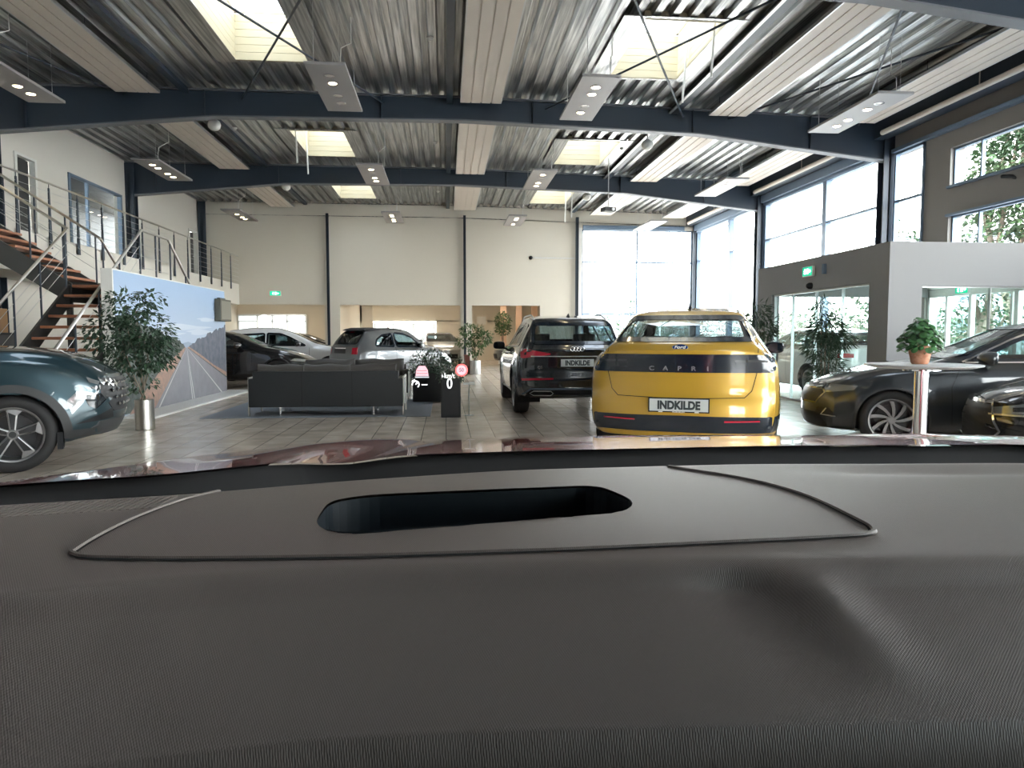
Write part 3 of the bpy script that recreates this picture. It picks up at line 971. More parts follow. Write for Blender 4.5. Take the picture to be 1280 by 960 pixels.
for h in (0.2, 0.45, 0.7):
    m_ = MB(); m_.tube([(0, 0, h), (0, L_, h)], 0.004, 5); m_.build('wire', M['alu'], t)

# ------------------------------------------------------------------ staircase: upper flight along x, landing, flights both ways
SX0, SX1, SY0, SY1, SZ = -6.5, -5.27, 13.1, 14.3, 2.17
t = thing('staircase', 'open staircase with oak treads, dark stringers and steel handrails', 'staircase', (0, 0, 0))
nst = 7
for i in range(nst + 1):                                  # upper flight (rises towards the gallery)
    f = i / nst
    x_ = SX0 + (X_MEZ - SX0) * f
    z_ = SZ + (Z_MEZ - SZ) * f
    if i < nst and i > 0:
        m_ = MB(); m_.box(x_ - 0.15, x_ + 0.15, SY0 + 0.03, SY1 - 0.03, z_ - 0.045, z_); m_.build('tread', M['wood'], t, bev=0.006)
m_ = MB(); m_.box(SX0, SX1, SY0, SY1, SZ - 0.05, SZ); m_.build('landing', M['wood'], t, bev=0.006)
for yy in (SY0, SY1):
    m_ = MB()
    m_.prism([(SX0 + 0.05, SZ - 0.34), (SX0 + 0.05, SZ + 0.02), (X_MEZ, Z_MEZ + 0.0), (X_MEZ, Z_MEZ - 0.42)], lambda a, b, q, yy=yy: (a, yy - 0.02 + q, b), 0, 0.04)
    m_.build('stringer', M['stringer'], t)
m_ = MB()
m_.box(SX0, SX0 + 0.03, SY0, SY1, SZ - 0.3, SZ - 0.05); m_.box(SX1 - 0.03, SX1, SY0, SY1, SZ - 0.3, SZ - 0.05)
m_.box(SX0, SX1, SY1 - 0.03, SY1, SZ - 0.3, SZ - 0.05)
m_.build('landing_frame', M['stringer'], t)
run = 0.252
for sgn, n_, y0 in ((-1, 12, SY0), (1, 12, SY1)):            # the two lower flights
    dz = SZ / (n_ + 0.0)
    for i in range(1, n_):
        y_ = y0 + sgn * run * i
        z_ = SZ - dz * i
        m_ = MB(); m_.box(SX0 + 0.03, SX1 - 0.03, min(y_ - sgn * 0.29, y_) + 0.0, max(y_ - sgn * 0.29, y_), z_ - 0.045, z_); m_.build('tread', M['wood'], t, bev=0.006)
    for xx in (SX0, SX1):
        m_ = MB()
        ye = y0 + sgn * run * (n_ - 0.3)
        m_.prism([(y0, SZ + 0.02), (ye, 0.12), (ye, 0.0), (y0 + sgn * run * (n_ - 1.9), 0.0), (y0, SZ - 0.33)], lambda a, b, q, xx=xx: (xx - 0.02 + q, a, b), 0, 0.04)
        m_.build('stringer', M['stringer'], t)
for (xx, yy) in ((SX0, SY0), (SX1, SY0), (SX0, SY1), (SX1, SY1)):
    m_ = MB(); m_.box(xx - 0.04, xx + 0.04, yy - 0.04, yy + 0.04, 0, SZ - 0.05); m_.build('support_post', M['stringer'], t)
H_ = 0.95


def rail(pts, posts):
    m_ = MB(); m_.tube(pts, 0.024, 10); m_.build('handrail', M['brushed'], t, smooth=True)
    for (p, zb) in posts:
        m_ = MB(); m_.tube([(p[0], p[1], zb), (p[0], p[1], p[2])], 0.016, 8); m_.build('baluster', M['steel'], t, smooth=True)


def lerp(a, b, f):
    return tuple(a[i] + (b[i] - a[i]) * f for i in range(3))


for yy in (SY0, SY1):
    a, b = (SX0 + (0.02 if yy == SY0 else 0.9), yy, SZ + H_), (X_MEZ, yy, Z_MEZ + H_)
    if yy == SY1:
        a = (SX0, yy, SZ + H_)
    rail([a, b], [(lerp(a, b, f), lerp(a, b, f)[2] - H_ - 0.1) for f in (0.05, 0.35, 0.65, 0.95)])
    for h in (0.25, 0.45, 0.65):
        m_ = MB(); m_.tube([(a[0], a[1], a[2] - h), (b[0], b[1], b[2] - h)], 0.004, 5); m_.build('wire', M['alu'], t)
for xx in (SX0, SX1):
    a, b = (xx, SY0, SZ + H_), (xx, SY0 - run * 11.7, 0.12 + H_)
    rail([a, b], [(lerp(a, b, f), lerp(a, b, f)[2] - H_ - 0.05) for f in (0.03, 0.3, 0.55, 0.8, 0.99)])
    for h in (0.22, 0.42, 0.62):
        m_ = MB(); m_.tube([(a[0], a[1], a[2] - h), (b[0], b[1], b[2] - h)], 0.004, 5); m_.build('wire', M['alu'], t)
    a, b = (xx, SY1, SZ + H_), (xx, SY1 + run * 11.7, 0.12 + H_)
    rail([a, b], [(lerp(a, b, f), lerp(a, b, f)[2] - H_ - 0.05) for f in (0.03, 0.3, 0.55, 0.8, 0.99)])
rail([(SX1, SY0, SZ + H_), (SX1, SY1, SZ + H_)], [((SX1, (SY0 + SY1) / 2, SZ + H_), SZ)])
for h in (0.25, 0.45, 0.65):
    m_ = MB(); m_.tube([(SX1, SY0, SZ + H_ - h), (SX1, SY1, SZ + H_ - h)], 0.004, 5); m_.build('wire', M['alu'], t)

# things under the gallery, seen through the stairs
t = thing('storage_cabinet', 'low black cabinet under the gallery behind the stairs', 'cabinet', (-9.35, 15.0, 0))
MB().box(-0.3, 0.3, -1.0, 1.0, 0.05, 1.35).build('body', M['black'], t, bev=0.01)
m_ = MB(); m_.box(0.3, 0.315, -0.98, -0.01, 0.1, 1.3); m_.build('door', M['dark_trim'], t, bev=0.004)
m_ = MB(); m_.box(0.3, 0.315, 0.01, 0.98, 0.1, 1.3); m_.build('door', M['dark_trim'], t, bev=0.004)
t = thing('cardboard_box', 'brown cardboard box on the black cabinet under the gallery', 'box', (-9.35, 15.7, 1.35), 0.1)
MB().box(-0.2, 0.2, -0.25, 0.25, 0, 0.5).build('carton', mat('cardboard', (0.42, 0.24, 0.12), 0.8), t, bev=0.005)
MB().box(-0.205, 0.205, -0.03, 0.03, 0.49, 0.502).build('tape', mat('tape', (0.5, 0.38, 0.22), 0.4), t)
t = thing('wall_display', 'dark olive screen mounted on the far end of the road picture wall', 'display', (-4.93, 16.45, 1.85), math.pi / 2)
MB().box(-0.38, 0.38, -0.07, 0.065, -0.24, 0.24).build('screen_housing', mat('olive_box', (0.10, 0.095, 0.075), 0.6), t, bev=0.01)
MB().box(-0.34, 0.34, -0.075, -0.07, -0.20, 0.20).build('screen', mat('olive_face', (0.16, 0.155, 0.12), 0.3), t)
MB().box(-0.2, 0.2, 0.0, 0.06, 0.24, 0.27).build('bracket', M['steel'], t)


# ================================================================== CAR BUILDER
def smi(tab, x, s=0.10):
    xs = [p[0] for p in tab]
    ys = [p[1] for p in tab]
    x = np.asarray(x, float)
    acc = 0
    ws = 0
    for d in np.linspace(-1, 1, 9):
        w = 1 - 0.8 * abs(d)
        acc = acc + w * np.interp(x + d * s, xs, ys)
        ws += w
    return acc / ws


SEG = [3, 3, 2, 2, 4, 4, 4, 3, 9, 3, 3, 3, 3, 3]


def pip(p, poly):
    x, y = p
    c = False
    n = len(poly)
    for i in range(n):
        x1, y1 = poly[i]
        x2, y2 = poly[(i + 1) % n]
        if (y1 > y) != (y2 > y) and x < (x2 - x1) * (y - y1) / (y2 - y1) + x1:
            c = not c
    return c


def edge_dist(p, poly):
    d = 9
    for i in range(len(poly)):
        a = Vector(poly[i]); b = Vector(poly[(i + 1) % len(poly)])
        q = Vector(p)
        ab = b - a
        tt = max(0, min(1, (q - a).dot(ab) / max(ab.length_squared, 1e-9)))
        d = min(d, (q - (a + ab * tt)).length)
    return d


def round_poly(poly, r=0.05, n=4):
    out = []
    N = len(poly)
    for i in range(N):
        p = Vector(poly[i]); a = Vector(poly[i - 1]); b = Vector(poly[(i + 1) % N])
        ra = min(r, (a - p).length * 0.45); rb = min(r, (b - p).length * 0.45)
        pa = p + (a - p).normalized() * ra
        pb = p + (b - p).normalized() * rb
        for k in range(n + 1):
            f = k / n
            q = pa * (1 - f) ** 2 + p * 2 * f * (1 - f) + pb * f * f
            out.append((q.x, q.y))
    return out


VIEW = {
    'L': (lambda a, b: Vector((a, 4, b)), Vector((0, -1, 0))),
    'R': (lambda a, b: Vector((a, -4, b)), Vector((0, 1, 0))),
    'rear': (lambda a, b: Vector((-4, a, b)), Vector((1, 0, 0))),
    'front': (lambda a, b: Vector((9, a, b)), Vector((-1, 0, 0))),
    'top': (lambda a, b: Vector((a, b, 5)), Vector((0, 0, -1))),
}


def proj(bvh, view, a, b, off):
    o, d = VIEW[view][0](a, b), VIEW[view][1]
    h = bvh.ray_cast(o, d)
    if h[0] is None:
        q = bvh.find_nearest(o + d * (3.2 if view in 'LR' else 4.0))
        return q[0] - d * off
    n = h[1]
    if n.dot(d) > 0:
        n = -n
    return h[0] + (n * 0.6 - d * 0.4).normalized() * off


def patch(bvh, view, poly, off, name, mt, parent, cell=0.06, thick=0.0, smooth=True):
    bm = bmesh.new()
    vs = [bm.verts.new((a, b, 0)) for a, b in poly]
    bm.faces.new(vs)
    xs = [p[0] for p in poly]; ys = [p[1] for p in poly]
    for (lo, hi, ax) in ((min(xs), max(xs), 0), (min(ys), max(ys), 1)):
        k = int((hi - lo) / cell)
        for i in range(1, k + 1):
            c = lo + (hi - lo) * i / (k + 1)
            co = (c, 0, 0) if ax == 0 else (0, c, 0)
            no = (1, 0, 0) if ax == 0 else (0, 1, 0)
            bmesh.ops.bisect_plane(bm, geom=bm.verts[:] + bm.edges[:] + bm.faces[:], plane_co=co, plane_no=no, dist=1e-5)
    bmesh.ops.triangulate(bm, faces=[f for f in bm.faces if len(f.verts) > 4])
    for v in bm.verts:
        v.co = proj(bvh, view, v.co.x, v.co.y, off)
    d = VIEW[view][1]
    bm.normal_update()
    s = sum(f.normal.dot(d) * f.calc_area() for f in bm.faces)
    if s > 0:
        bmesh.ops.reverse_faces(bm, faces=bm.faces[:])
        bm.normal_update()
    if thick > 0:
        nv = {}
        for v in bm.verts[:]:
            nv[v] = v.co + d * thick
        be = [e for e in bm.edges if e.is_boundary]
        low = {}
        for e in be:
            for v in e.verts:
                if v not in low:
                    low[v] = bm.verts.new(nv[v])
        for e in be:
            l = e.link_loops[0]
            a, b = l.vert, l.link_loop_next.vert
            bm.faces.new((b, a, low[a], low[b]))
    me = bpy.data.meshes.new(name)
    bm.to_mesh(me)
    bm.free()
    return link(name, me, mt, parent, smooth, 45)


def strip(bvh, view, path, w, off, name, mt, parent, closed=False, step=0.04, mb_=None):
    pts = [Vector(p) for p in path]
    if closed:
        pts.append(pts[0])
    dense = []
    for i in range(len(pts) - 1):
        n = max(1, int((pts[i + 1] - pts[i]).length / step))
        for k in range(n):
            dense.append(pts[i].lerp(pts[i + 1], k / n))
    if not closed:
        dense.append(pts[-1])
    N = len(dense)
    L, R = [], []
    for i in range(N):
        a = dense[(i - 1) % N] if closed else dense[max(i - 1, 0)]
        b = dense[(i + 1) % N] if closed else dense[min(i + 1, N - 1)]
        t = (b - a)
        if t.length < 1e-9:
            t = Vector((1, 0))
        t.normalize()
        n = Vector((-t.y, t.x)) * w / 2
        L.append(proj(bvh, view, *(dense[i] + n), off))
        R.append(proj(bvh, view, *(dense[i] - n), off))
    m_ = mb_ or MB()
    d = VIEW[view][1]
    m = N if closed else N - 1
    fs = []
    for i in range(m):
        j = (i + 1) % N
        nrm = (Vector(L[j]) - Vector(L[i])).cross(Vector(R[i]) - Vector(L[i]))
        fs.append((i, j, N + j, N + i) if nrm.dot(d) < 0 else (i, N + i, N + j, j))
    m_.add(L + R, fs)
    if mb_ is None:
        return m_.build(name, mt, parent, smooth=True, fix=False, angle=50)
    return None


def make_wheel(parent, pos, side, r, w, style, mt_rim, spokes=5):
    """side=+1: outer face towards +y"""
    T_ = Matrix.Translation(pos) @ Matrix.Rotation(-side * math.pi / 2, 4, 'X')
    rr = r * 0.70
    m_ = MB()
    m_.lathe([(rr, -w * 0.42), (r * 0.86, -w * 0.5), (r * 0.965, -w * 0.44), (r, -w * 0.30), (r, -w * 0.02), (r * 0.994, 0), (r, w * 0.02), (r, w * 0.30), (r * 0.965, w * 0.44), (r * 0.86, w * 0.5), (r * 0.76, w * 0.49), (rr, w * 0.42)], 48, T_, cap=False)
    ty = m_.build('wheel', M['rubber'], parent, smooth=True, angle=50)
    m_ = MB()
    m_.lathe([(rr * 0.99, -w * 0.40), (rr * 0.90, -w * 0.35), (rr * 0.90, w * 0.20), (rr * 0.95, w * 0.38), (rr * 1.03, w * 0.46), (rr * 1.02, w * 0.48), (rr * 0.97, w * 0.47), (rr * 0.93, w * 0.40)], 48, T_, cap=False)
    m_.lathe([(rr * 0.98, -w * 0.2), (0.0, -w * 0.2)], 40, T_, cap=False, mi=1)
    zf = w * 0.40
    m_.lathe([(rr * 0.20, zf - 0.05), (rr * 0.20, zf - 0.012), (rr * 0.16, zf), (0.0, zf)], 24, T_, cap=False)
    for k in range(spokes):
        a0 = 2 * math.pi * k / spokes + 0.3
        R_ = T_ @ Matrix.Rotation(a0, 4, 'Z')

        def pt(rad, off, z):
            return tuple(R_ @ Vector((rad, off, z)))
        if style == 'blade':       # broad faceted spokes that fan at the rim
            for s_ in (-1, 1):
                m_.hexa([pt(rr * 0.14, s_ * rr * 0.03, zf - 0.05), pt(rr * 0.90, s_ * rr * 0.12, zf - 0.03), pt(rr * 0.90, s_ * rr * 0.18, zf - 0.03), pt(rr * 0.14, s_ * rr * 0.11, zf - 0.05)],
                        [pt(rr * 0.14, s_ * rr * 0.05, zf - 0.006), pt(rr * 0.90, s_ * rr * 0.14, zf + 0.004), pt(rr * 0.90, s_ * rr * 0.18, zf + 0.0), pt(rr * 0.14, s_ * rr * 0.10, zf - 0.008)])
            m_.hexa([pt(rr * 0.14, -rr * 0.06, zf - 0.05), pt(rr * 0.9, -rr * 0.13, zf - 0.04), pt(rr * 0.9, rr * 0.13, zf - 0.04), pt(rr * 0.14, rr * 0.06, zf - 0.05)], [pt(rr * 0.14, -rr * 0.06, zf - 0.015), pt(rr * 0.9, -rr * 0.13, zf - 0.012), pt(rr * 0.9, rr * 0.13, zf - 0.012), pt(rr * 0.14, rr * 0.06, zf - 0.015)], 1)
            m_.hexa([pt(rr * 0.70, -rr * 0.14, zf - 0.03), pt(rr * 0.93, -rr * 0.38, zf - 0.03), pt(rr * 0.97, rr * 0.22, zf - 0.03), pt(rr * 0.86, rr * 0.16, zf - 0.03)],
                    [pt(rr * 0.70, -rr * 0.14, zf + 0.004), pt(rr * 0.93, -rr * 0.38, zf + 0.002), pt(rr * 0.97, rr * 0.22, zf + 0.004), pt(rr * 0.86, rr * 0.16, zf + 0.006)])
        elif style == 'turbine':   # slim swept spokes
            tw = 0.28
            n_ = 4
            for i in range(n_):
                f0, f1 = i / n_, (i + 1) / n_

                def sp(f, s_):
                    rad = rr * (0.15 + 0.81 * f)
                    off = rr * (0.30 * f * f) - rr * 0.04
                    wd = rr * (0.045 + 0.055 * f)
                    return rad, off + s_ * wd
                q = []
                for zz in (zf - 0.035, zf - 0.004 + 0.0):
                    for (f, s_) in ((f0, -1), (f1, -1), (f1, 1), (f0, 1)):
                        rad, off = sp(f, s_)
                        q.append(pt(rad, off, zz))
                m_.hexa(q[:4], q[4:])
        else:                      # plain: tapered spoke
            w0, w1 = (0.10, 0.13) if style == 'plain' else (0.07, 0.06)
            m_.hexa([pt(rr * 0.12, -rr * w0, zf - 0.05), pt(rr * 0.97, -rr * w1, zf - 0.03), pt(rr * 0.97, rr * w1, zf - 0.03), pt(rr * 0.12, rr * w0, zf - 0.05)],
                    [pt(rr * 0.12, -rr * w0 * 0.8, zf - 0.004), pt(rr * 0.97, -rr * w1 * 0.8, zf), pt(rr * 0.97, rr * w1 * 0.8, zf), pt(rr * 0.12, rr * w0 * 0.8, zf - 0.004)])
    m_.build('rim', [mt_rim, M['rim_dark']], ty, smooth=True, angle=30)
    m_ = MB()
    m_.lathe([(rr * 0.12, zf + 0.003), (rr * 0.11, zf + 0.006), (0, zf + 0.006)], 20, T_, cap=False)
    m_.build('hub_cap', M['dark_trim'] if style != 'turbine' else mt_rim, ty, smooth=True)
    m_ = MB()
    m_.lathe([(rr * 0.72, w * 0.02), (rr * 0.72, w * 0.08), (0, w * 0.08)], 30, T_, cap=False)
    m_.build('brake_disc', M['rim_dark'], ty, smooth=True, angle=30)


def make_car(name, label, cat, loc, phi, sp, group=None):
    """car frame: x forward from the rear bumper, y left, z up; phi: heading clockwise from +Y in degrees"""
    root = thing(name, label, cat, (loc[0], loc[1], loc[2] if len(loc) > 2 else 0.0), math.radians(90 - phi), group)
    L, st = sp['L'], sp.get('step', 0.03)
    nx = int(L / st) + 1
    X = np.linspace(0, L, nx)
    Wm = max(v for _, v in sp['W'])
    s = sp.get('s', 0.09)
    Wt, G, B, T, R = [smi(sp[k], X, s if k != 'T' else sp.get('sT', s)) for k in ('W', 'G', 'B', 'T', 'R')]
    T = np.maximum(T, B + 0.012)
    secs = []
    tum = sp.get('tum', 0.94)
    for i in range(nx):
        w, g, b, t, r = Wt[i], G[i], B[i], T[i], R[i]
        e = min(sp.get('e', 0.10), max(0.010, (t - b) * 0.55))
        r = min(r, tum * w - 0.004)
        cp = [(0, g), (.55 * w, g), (.84 * w, g), (.93 * w, g + .03), (.975 * w, g + .12), (w, g + .42 * (b - g)), (.998 * w, g + .70 * (b - g)), (.975 * w, b - .05), (tum * w, b),
              (r, t - e), (r * .955, t - e * .42), (.85 * r, t - e * .14), (.6 * r, t - e * .03), (.3 * r, t), (0, t)]
        ps = []
        for k in range(14):
            for q in range(SEG[k]):
                f = q / SEG[k]
                ps.append((cp[k][0] + (cp[k + 1][0] - cp[k][0]) * f, cp[k][1] + (cp[k + 1][1] - cp[k][1]) * f))
        ps.append(cp[-1])
        a = np.array(ps)
        for _ in range(2):
            c = a.copy()
            c[1:-1] = (a[:-2] + 2 * a[1:-1] + a[2:]) / 4
            a = c
        secs.append(a)
    nr = len(secs[0])
    rp, fp = sp.get('rearp', [(0, 0)]), sp.get('frontp', [(0, 0)])
    cr, cf = sp.get('cr', 0.22), sp.get('cf', 0.30)
    er, ef = sp.get('er', 2.6), sp.get('ef', 2.4)
    lr, lf = 0.9, 0.95

    def shape(x, y, z):
        x0 = x
        if x0 < lr:
            k = (1 - x0 / lr) ** 2
            x += k * (float(smi(rp, z, 0.03)) + cr * (abs(y) / Wm) ** er)
        if x0 > L - lf:
            k = (1 - (L - x0) / lf) ** 2
            x -= k * (float(smi(fp, z, 0.03)) + cf * (abs(y) / Wm) ** ef)
        return x, y, z
    wheels = [(sp['xr'], sp['rw'] - 0.012), (sp['xf'], sp['rw'] - 0.012)]
    Ra = sp['rw'] + sp.get('agap', 0.045)
    bm = bmesh.new()
    grid = {}
    MCAP = 14
    for i in range(nx):
        for j in range(nr):
            y, z = secs[i][j]
            for sg in (1, -1):
                x_, y_, z_ = shape(X[i], y, z)
                if y > 0.8 * Wm:
                    for (wx, wz) in wheels:
                        r_ = math.hypot(x_ - wx, z_ - wz)
                        y_ += sp.get('flare', 0.014) * math.exp(-((r_ - Ra) / 0.10) ** 2)
                        if abs(r_ - Ra) < 0.62 * st and z_ > wz - Ra:
                            k = Ra / max(r_, 1e-6)
                            x_, z_ = wx + (x_ - wx) * k, wz + (z_ - wz) * k
                if sg == -1 and j in (0, nr - 1):
                    grid[(i, j, -1)] = grid[(i, j, 1)]
                else:
                    grid[(i, j, sg)] = bm.verts.new((x_, sg * y_, z_))
    for i in range(nx - 1):
        for j in range(nr - 1):
            for sg in (1, -1):
                q = [grid[(i, j, sg)], grid[(i + 1, j, sg)], grid[(i + 1, j + 1, sg)], grid[(i, j + 1, sg)]]
                if sg == 1:
                    q = q[::-1]
                try:
                    bm.faces.new(q)
                except ValueError:
                    pass
    for (i, rev) in ((0, False), (nx - 1, True)):
        prev = None
        for j in range(nr):
            y, z = secs[i][j]
            row = []
            for k in range(MCAP + 1):
                if k == 0:
                    row.append(grid[(i, j, -1)])
                elif k == MCAP:
                    row.append(grid[(i, j, 1)])
                else:
                    yy = y * (2 * k / MCAP - 1)
                    row.append(bm.verts.new(shape(X[i], yy, z)))
            if prev:
                for k in range(MCAP):
                    q = [prev[k], row[k], row[k + 1], prev[k + 1]]
                    if rev:
                        q = q[::-1]
                    if len(set(q)) == 4:
                        try:
                            bm.faces.new(q)
                        except ValueError:
                            pass
            prev = row
    bmesh.ops.remove_doubles(bm, verts=bm.verts[:], dist=0.0008)
    bmesh.ops.recalc_face_normals(bm, faces=bm.faces[:])
    bm.normal_update()
    bm.verts.ensure_lookup_table()
    vn = {v: v.normal.copy() for v in bm.verts}
    bvh = BVHTree.FromBMesh(bm)
    vol = sum(f.calc_center_median().dot(f.normal) * f.calc_area() for f in bm.faces)
    if vol < 0:
        bmesh.ops.reverse_faces(bm, faces=bm.faces[:])
        bm.normal_update()
        vn = {v: v.normal.copy() for v in bm.verts}
        bvh = BVHTree.FromBMesh(bm)
    side_polys = [round_poly(p, 0.05) for p in sp.get('side_glass', [])]
    rg = [round_poly(p, 0.06) for p in sp.get('rear_glass', [])]
    fg = [round_poly(p, 0.06) for p in sp.get('front_glass', [])]
    panels = sp.get('panels', [])     # (name, view, poly)
    MARG = 0.018
    buckets = {}
    for f in bm.faces:
        c = f.calc_center_median()
        n = f.normal
        dead = False
        for (wx, wz) in wheels:
            if abs(c.y) > 0.60 * Wm and math.hypot(c.x - wx, c.z - wz) < Ra - 0.002:
                dead = True
        if not dead and abs(n.y) > 0.45:
            for p in side_polys:
                if pip((c.x, c.z), p) and edge_dist((c.x, c.z), p) > MARG:
                    dead = True
        if not dead and n.x < -0.12 and c.x < L * 0.45:
            for p in rg:
                if pip((c.y, c.z), p) and edge_dist((c.y, c.z), p) > MARG:
                    dead = True
        if not dead and n.x > 0.12 and c.x > L * 0.45:
            for p in fg:
                if pip((c.y, c.z), p) and edge_dist((c.y, c.z), p) > MARG:
                    dead = True
        if not dead and sp.get('cut') and sp['cut'](c, n):
            dead = True
        if dead:
            continue
        key = 'body'
        for (pn, pv, pp) in panels:
            if pv in ('L', 'R'):
                ok = (n.y > 0.4 if pv == 'L' else n.y < -0.4) and pip((c.x, c.z), pp)
            elif pv == 'rear':
                ok = n.x < -0.15 and c.x < 1.6 and pip((c.y, c.z), pp)
            elif pv == 'top':
                ok = n.z > 0.4 and pip((c.x, c.y), pp)
            else:
                ok = n.x > 0.15 and c.x > L - 1.2 and pip((c.y, c.z), pp)
            if ok:
                key = (pn, pv)
                break
        buckets.setdefault(key, []).append(f)
    pm = sp.get('panel_mat', {})
    for key, fl in buckets.items():
        idx = {}
        vs, ns, fs = [], [], []
        for f in fl:
            q = []
            for v in f.verts:
                if v not in idx:
                    idx[v] = len(vs)
                    vs.append(v.co[:])
                    ns.append(vn[v][:])
                q.append(idx[v])
            fs.append(q)
        nm = key if isinstance(key, str) else key[0]
        me = bpy.data.meshes.new(nm)
        me.from_pydata(vs, [], fs)
        o = link(nm, me, pm.get(nm, sp['paint']), root)
        for p in me.polygons:
            p.use_smooth = True
        me.normals_split_custom_set_from_vertices(ns)
    bm.free()
    # glass
    for p in side_polys:
        for v in ('L', 'R'):
            gp = patch(bvh, v, p, 0.004, 'side_window', sp.get('glass', M['car_glass']), root, 0.09)
            strip(bvh, v, p, 0.045, 0.007, 'window_seal', M['gloss_black'], gp, closed=True, step=0.05)
    for p in rg:
        gp = patch(bvh, 'rear', p, 0.004, 'rear_window', sp.get('rglass', sp.get('glass', M['car_glass'])), root, 0.07)
        strip(bvh, 'rear', p, 0.05, 0.007, 'window_seal', M['gloss_black'], gp, closed=True, step=0.05)
    for p in fg:
        gp = patch(bvh, 'front', p, 0.004, 'windscreen', sp.get('fglass', M['car_glass']), root, 0.07)
        strip(bvh, 'front', p, 0.05, 0.007, 'window_seal', M['gloss_black'], gp, closed=True, step=0.05)
    # seams
    if sp.get('seams'):
        m_ = MB()
        for (v, path) in sp['seams']:
            strip(bvh, v, path, 0.007, 0.0015, '', None, None, mb_=m_)
        m_.build('panel_gap', M['gap'], root, fix=False)
    # wheels and arches
    tr = sp.get('track', Wm - 0.135)
    for (wx, wz), ax in zip(wheels, ('r', 'f')):
        for sg in (1, -1):
            make_wheel(root, Vector((wx, sg * tr, sp['rw'])), sg, sp['rw'], sp.get('ww', 0.22), sp.get('wheel', 'plain'), sp.get('rim', M['rim_silver']), sp.get('spokes', 5))
    m_ = MB()
    for (wx, wz) in wheels:
        for sg in (1, -1):
            n = 20
            vs = []
            for k in range(n + 1):
                a = math.pi * (-0.12 + 1.24 * k / n)
                for yy in (0.955 * Wm, 0.56 * Wm):
                    vs.append((wx + (Ra + 0.004) * math.cos(a), sg * yy, wz + (Ra + 0.004) * math.sin(a)))
            fs = [(2 * k, 2 * k + 1, 2 * k + 3, 2 * k + 2) for k in range(n)]
            base = len(vs)
            vs.append((wx, sg * 0.56 * Wm, wz))
            fs += [(2 * k + 1, 2 * k + 3, base) for k in range(n)]
            m_.add(vs, fs)
    m_.build('wheel_arch_liner', M['black'], root, fix=False)
    cl = sp.get('cladding', 0.022)
    for (wx, wz) in wheels:
        for v in ('L', 'R'):
            path = [(wx + (Ra + cl / 2 - 0.008) * math.cos(a), wz + (Ra + cl / 2 - 0.008) * math.sin(a)) for a in np.linspace(math.pi * -0.04, math.pi * 1.04, 30)]
            path = [p for p in path if p[1] > sp['zcl']]
            strip(bvh, v, path, cl, 0.006, 'wheel_arch_trim', M['dark_trim'] if cl > 0.03 else sp.get('lip', M['dark_trim']), root, step=0.05)
    for ft in sp.get('features', []):
        nm, view, poly, mt, off = ft[:5]
        kw = ft[5] if len(ft) > 5 else {}
        polys = [(view, poly)]
        if kw.get('mirror'):
            if view in ('rear', 'front', 'top'):
                if view == 'top':
                    polys.append((view, [(a, -b) for a, b in poly]))
                else:
                    polys.append((view, [(-a, b) for a, b in poly]))
            else:
                polys.append(('R' if view == 'L' else 'L', poly))
        for (v, pp) in polys:
            if kw.get('strip'):
                o = strip(bvh, v, pp, kw['strip'], off, nm, mt, root, closed=kw.get('closed', False))
            else:
                o = patch(bvh, v, round_poly(pp, kw['round']) if kw.get('round') else pp, off, nm, mt, root, kw.get('cell', 0.05), kw.get('thick', 0.0))
            if kw.get('label'):
                o['label'] = kw['label']
    # door handles
    for (hx, hz) in sp.get('handles', []):
        for v, sg in (('L', 1), ('R', -1)):
            p = proj(bvh, v, hx, hz, 0.0)
            m_ = MB()
            m_.box(p.x - 0.09, p.x + 0.09, p.y - 0.01, p.y + sg * 0.03 if sg > 0 else p.y + 0.01, hz - 0.014, hz + 0.014) if sg > 0 else m_.box(p.x - 0.09, p.x + 0.09, p.y - 0.03, p.y + 0.01, hz - 0.014, hz + 0.014)
            m_.build('door_handle', sp.get('handle_mat', sp['paint']), root, bev=0.01)
    # mirrors
    if sp.get('mirror'):
        mx, mz = sp['mirror']
        for sg, v in ((1, 'L'), (-1, 'R')):
            p = proj(bvh, v, mx, mz - 0.06, 0.0)
            m_ = MB()
            y0 = abs(p.y) - 0.01
            c = Vector((mx, sg * (y0 + 0.16), mz))
            for k, (dx, sc) in enumerate(((-0.07, 0.88), (-0.055, 1.0), (0.0, 0.96), (0.05, 0.7), (0.08, 0.25))):
                pass
            rings = []
            n = 16
            for (dx, sc) in ((-0.065, 0.90), (-0.05, 1.0), (0.0, 0.97), (0.045, 0.75), (0.075, 0.30)):
                rg_ = []
                for q in range(n):
                    a = 2 * math.pi * q / n
                    ca, sa = math.cos(a), math.sin(a)
                    ex = abs(ca) ** 0.6 * (1 if ca > 0 else -1)
                    ez = abs(sa) ** 0.6 * (1 if sa > 0 else -1)
                    rg_.append((c.x + dx - 0.03 * ex * 0.4, c.y + sg * ex * 0.115 * sc, c.z + ez * 0.075 * sc))
                rings.append(rg_)
            vs = [p_ for r_ in rings for p_ in r_]
            fs = []
            for a_ in range(4):
                for q in range(n):
                    fs.append((a_ * n + q, a_ * n + (q + 1) % n, (a_ + 1) * n + (q + 1) % n, (a_ + 1) * n + q))
            fs.append(tuple(range(n)))
            fs.append(tuple(4 * n + q for q in range(n)))
            m_.add(vs, fs)
            m_.tube([(mx + 0.03, sg * (y0 - 0.03), mz - 0.07), (mx + 0.02, sg * (y0 + 0.09), mz - 0.05)], 0.02, 8)
            mo = m_.build('wing_mirror', sp.get('mirror_mat', M['gloss_black']), root, smooth=True, angle=50)
            m_ = MB()
            m_.prism([(0.09 * math.cos(a) * 1.05, 0.06 * math.sin(a)) for a in np.linspace(0, 2 * math.pi, 14, endpoint=False)], lambda a, b, q: (mx - 0.067 - q, c.y + a, c.z + b), 0, 0.002)
            m_.build('mirror_glass', M['mirror_face'], mo)
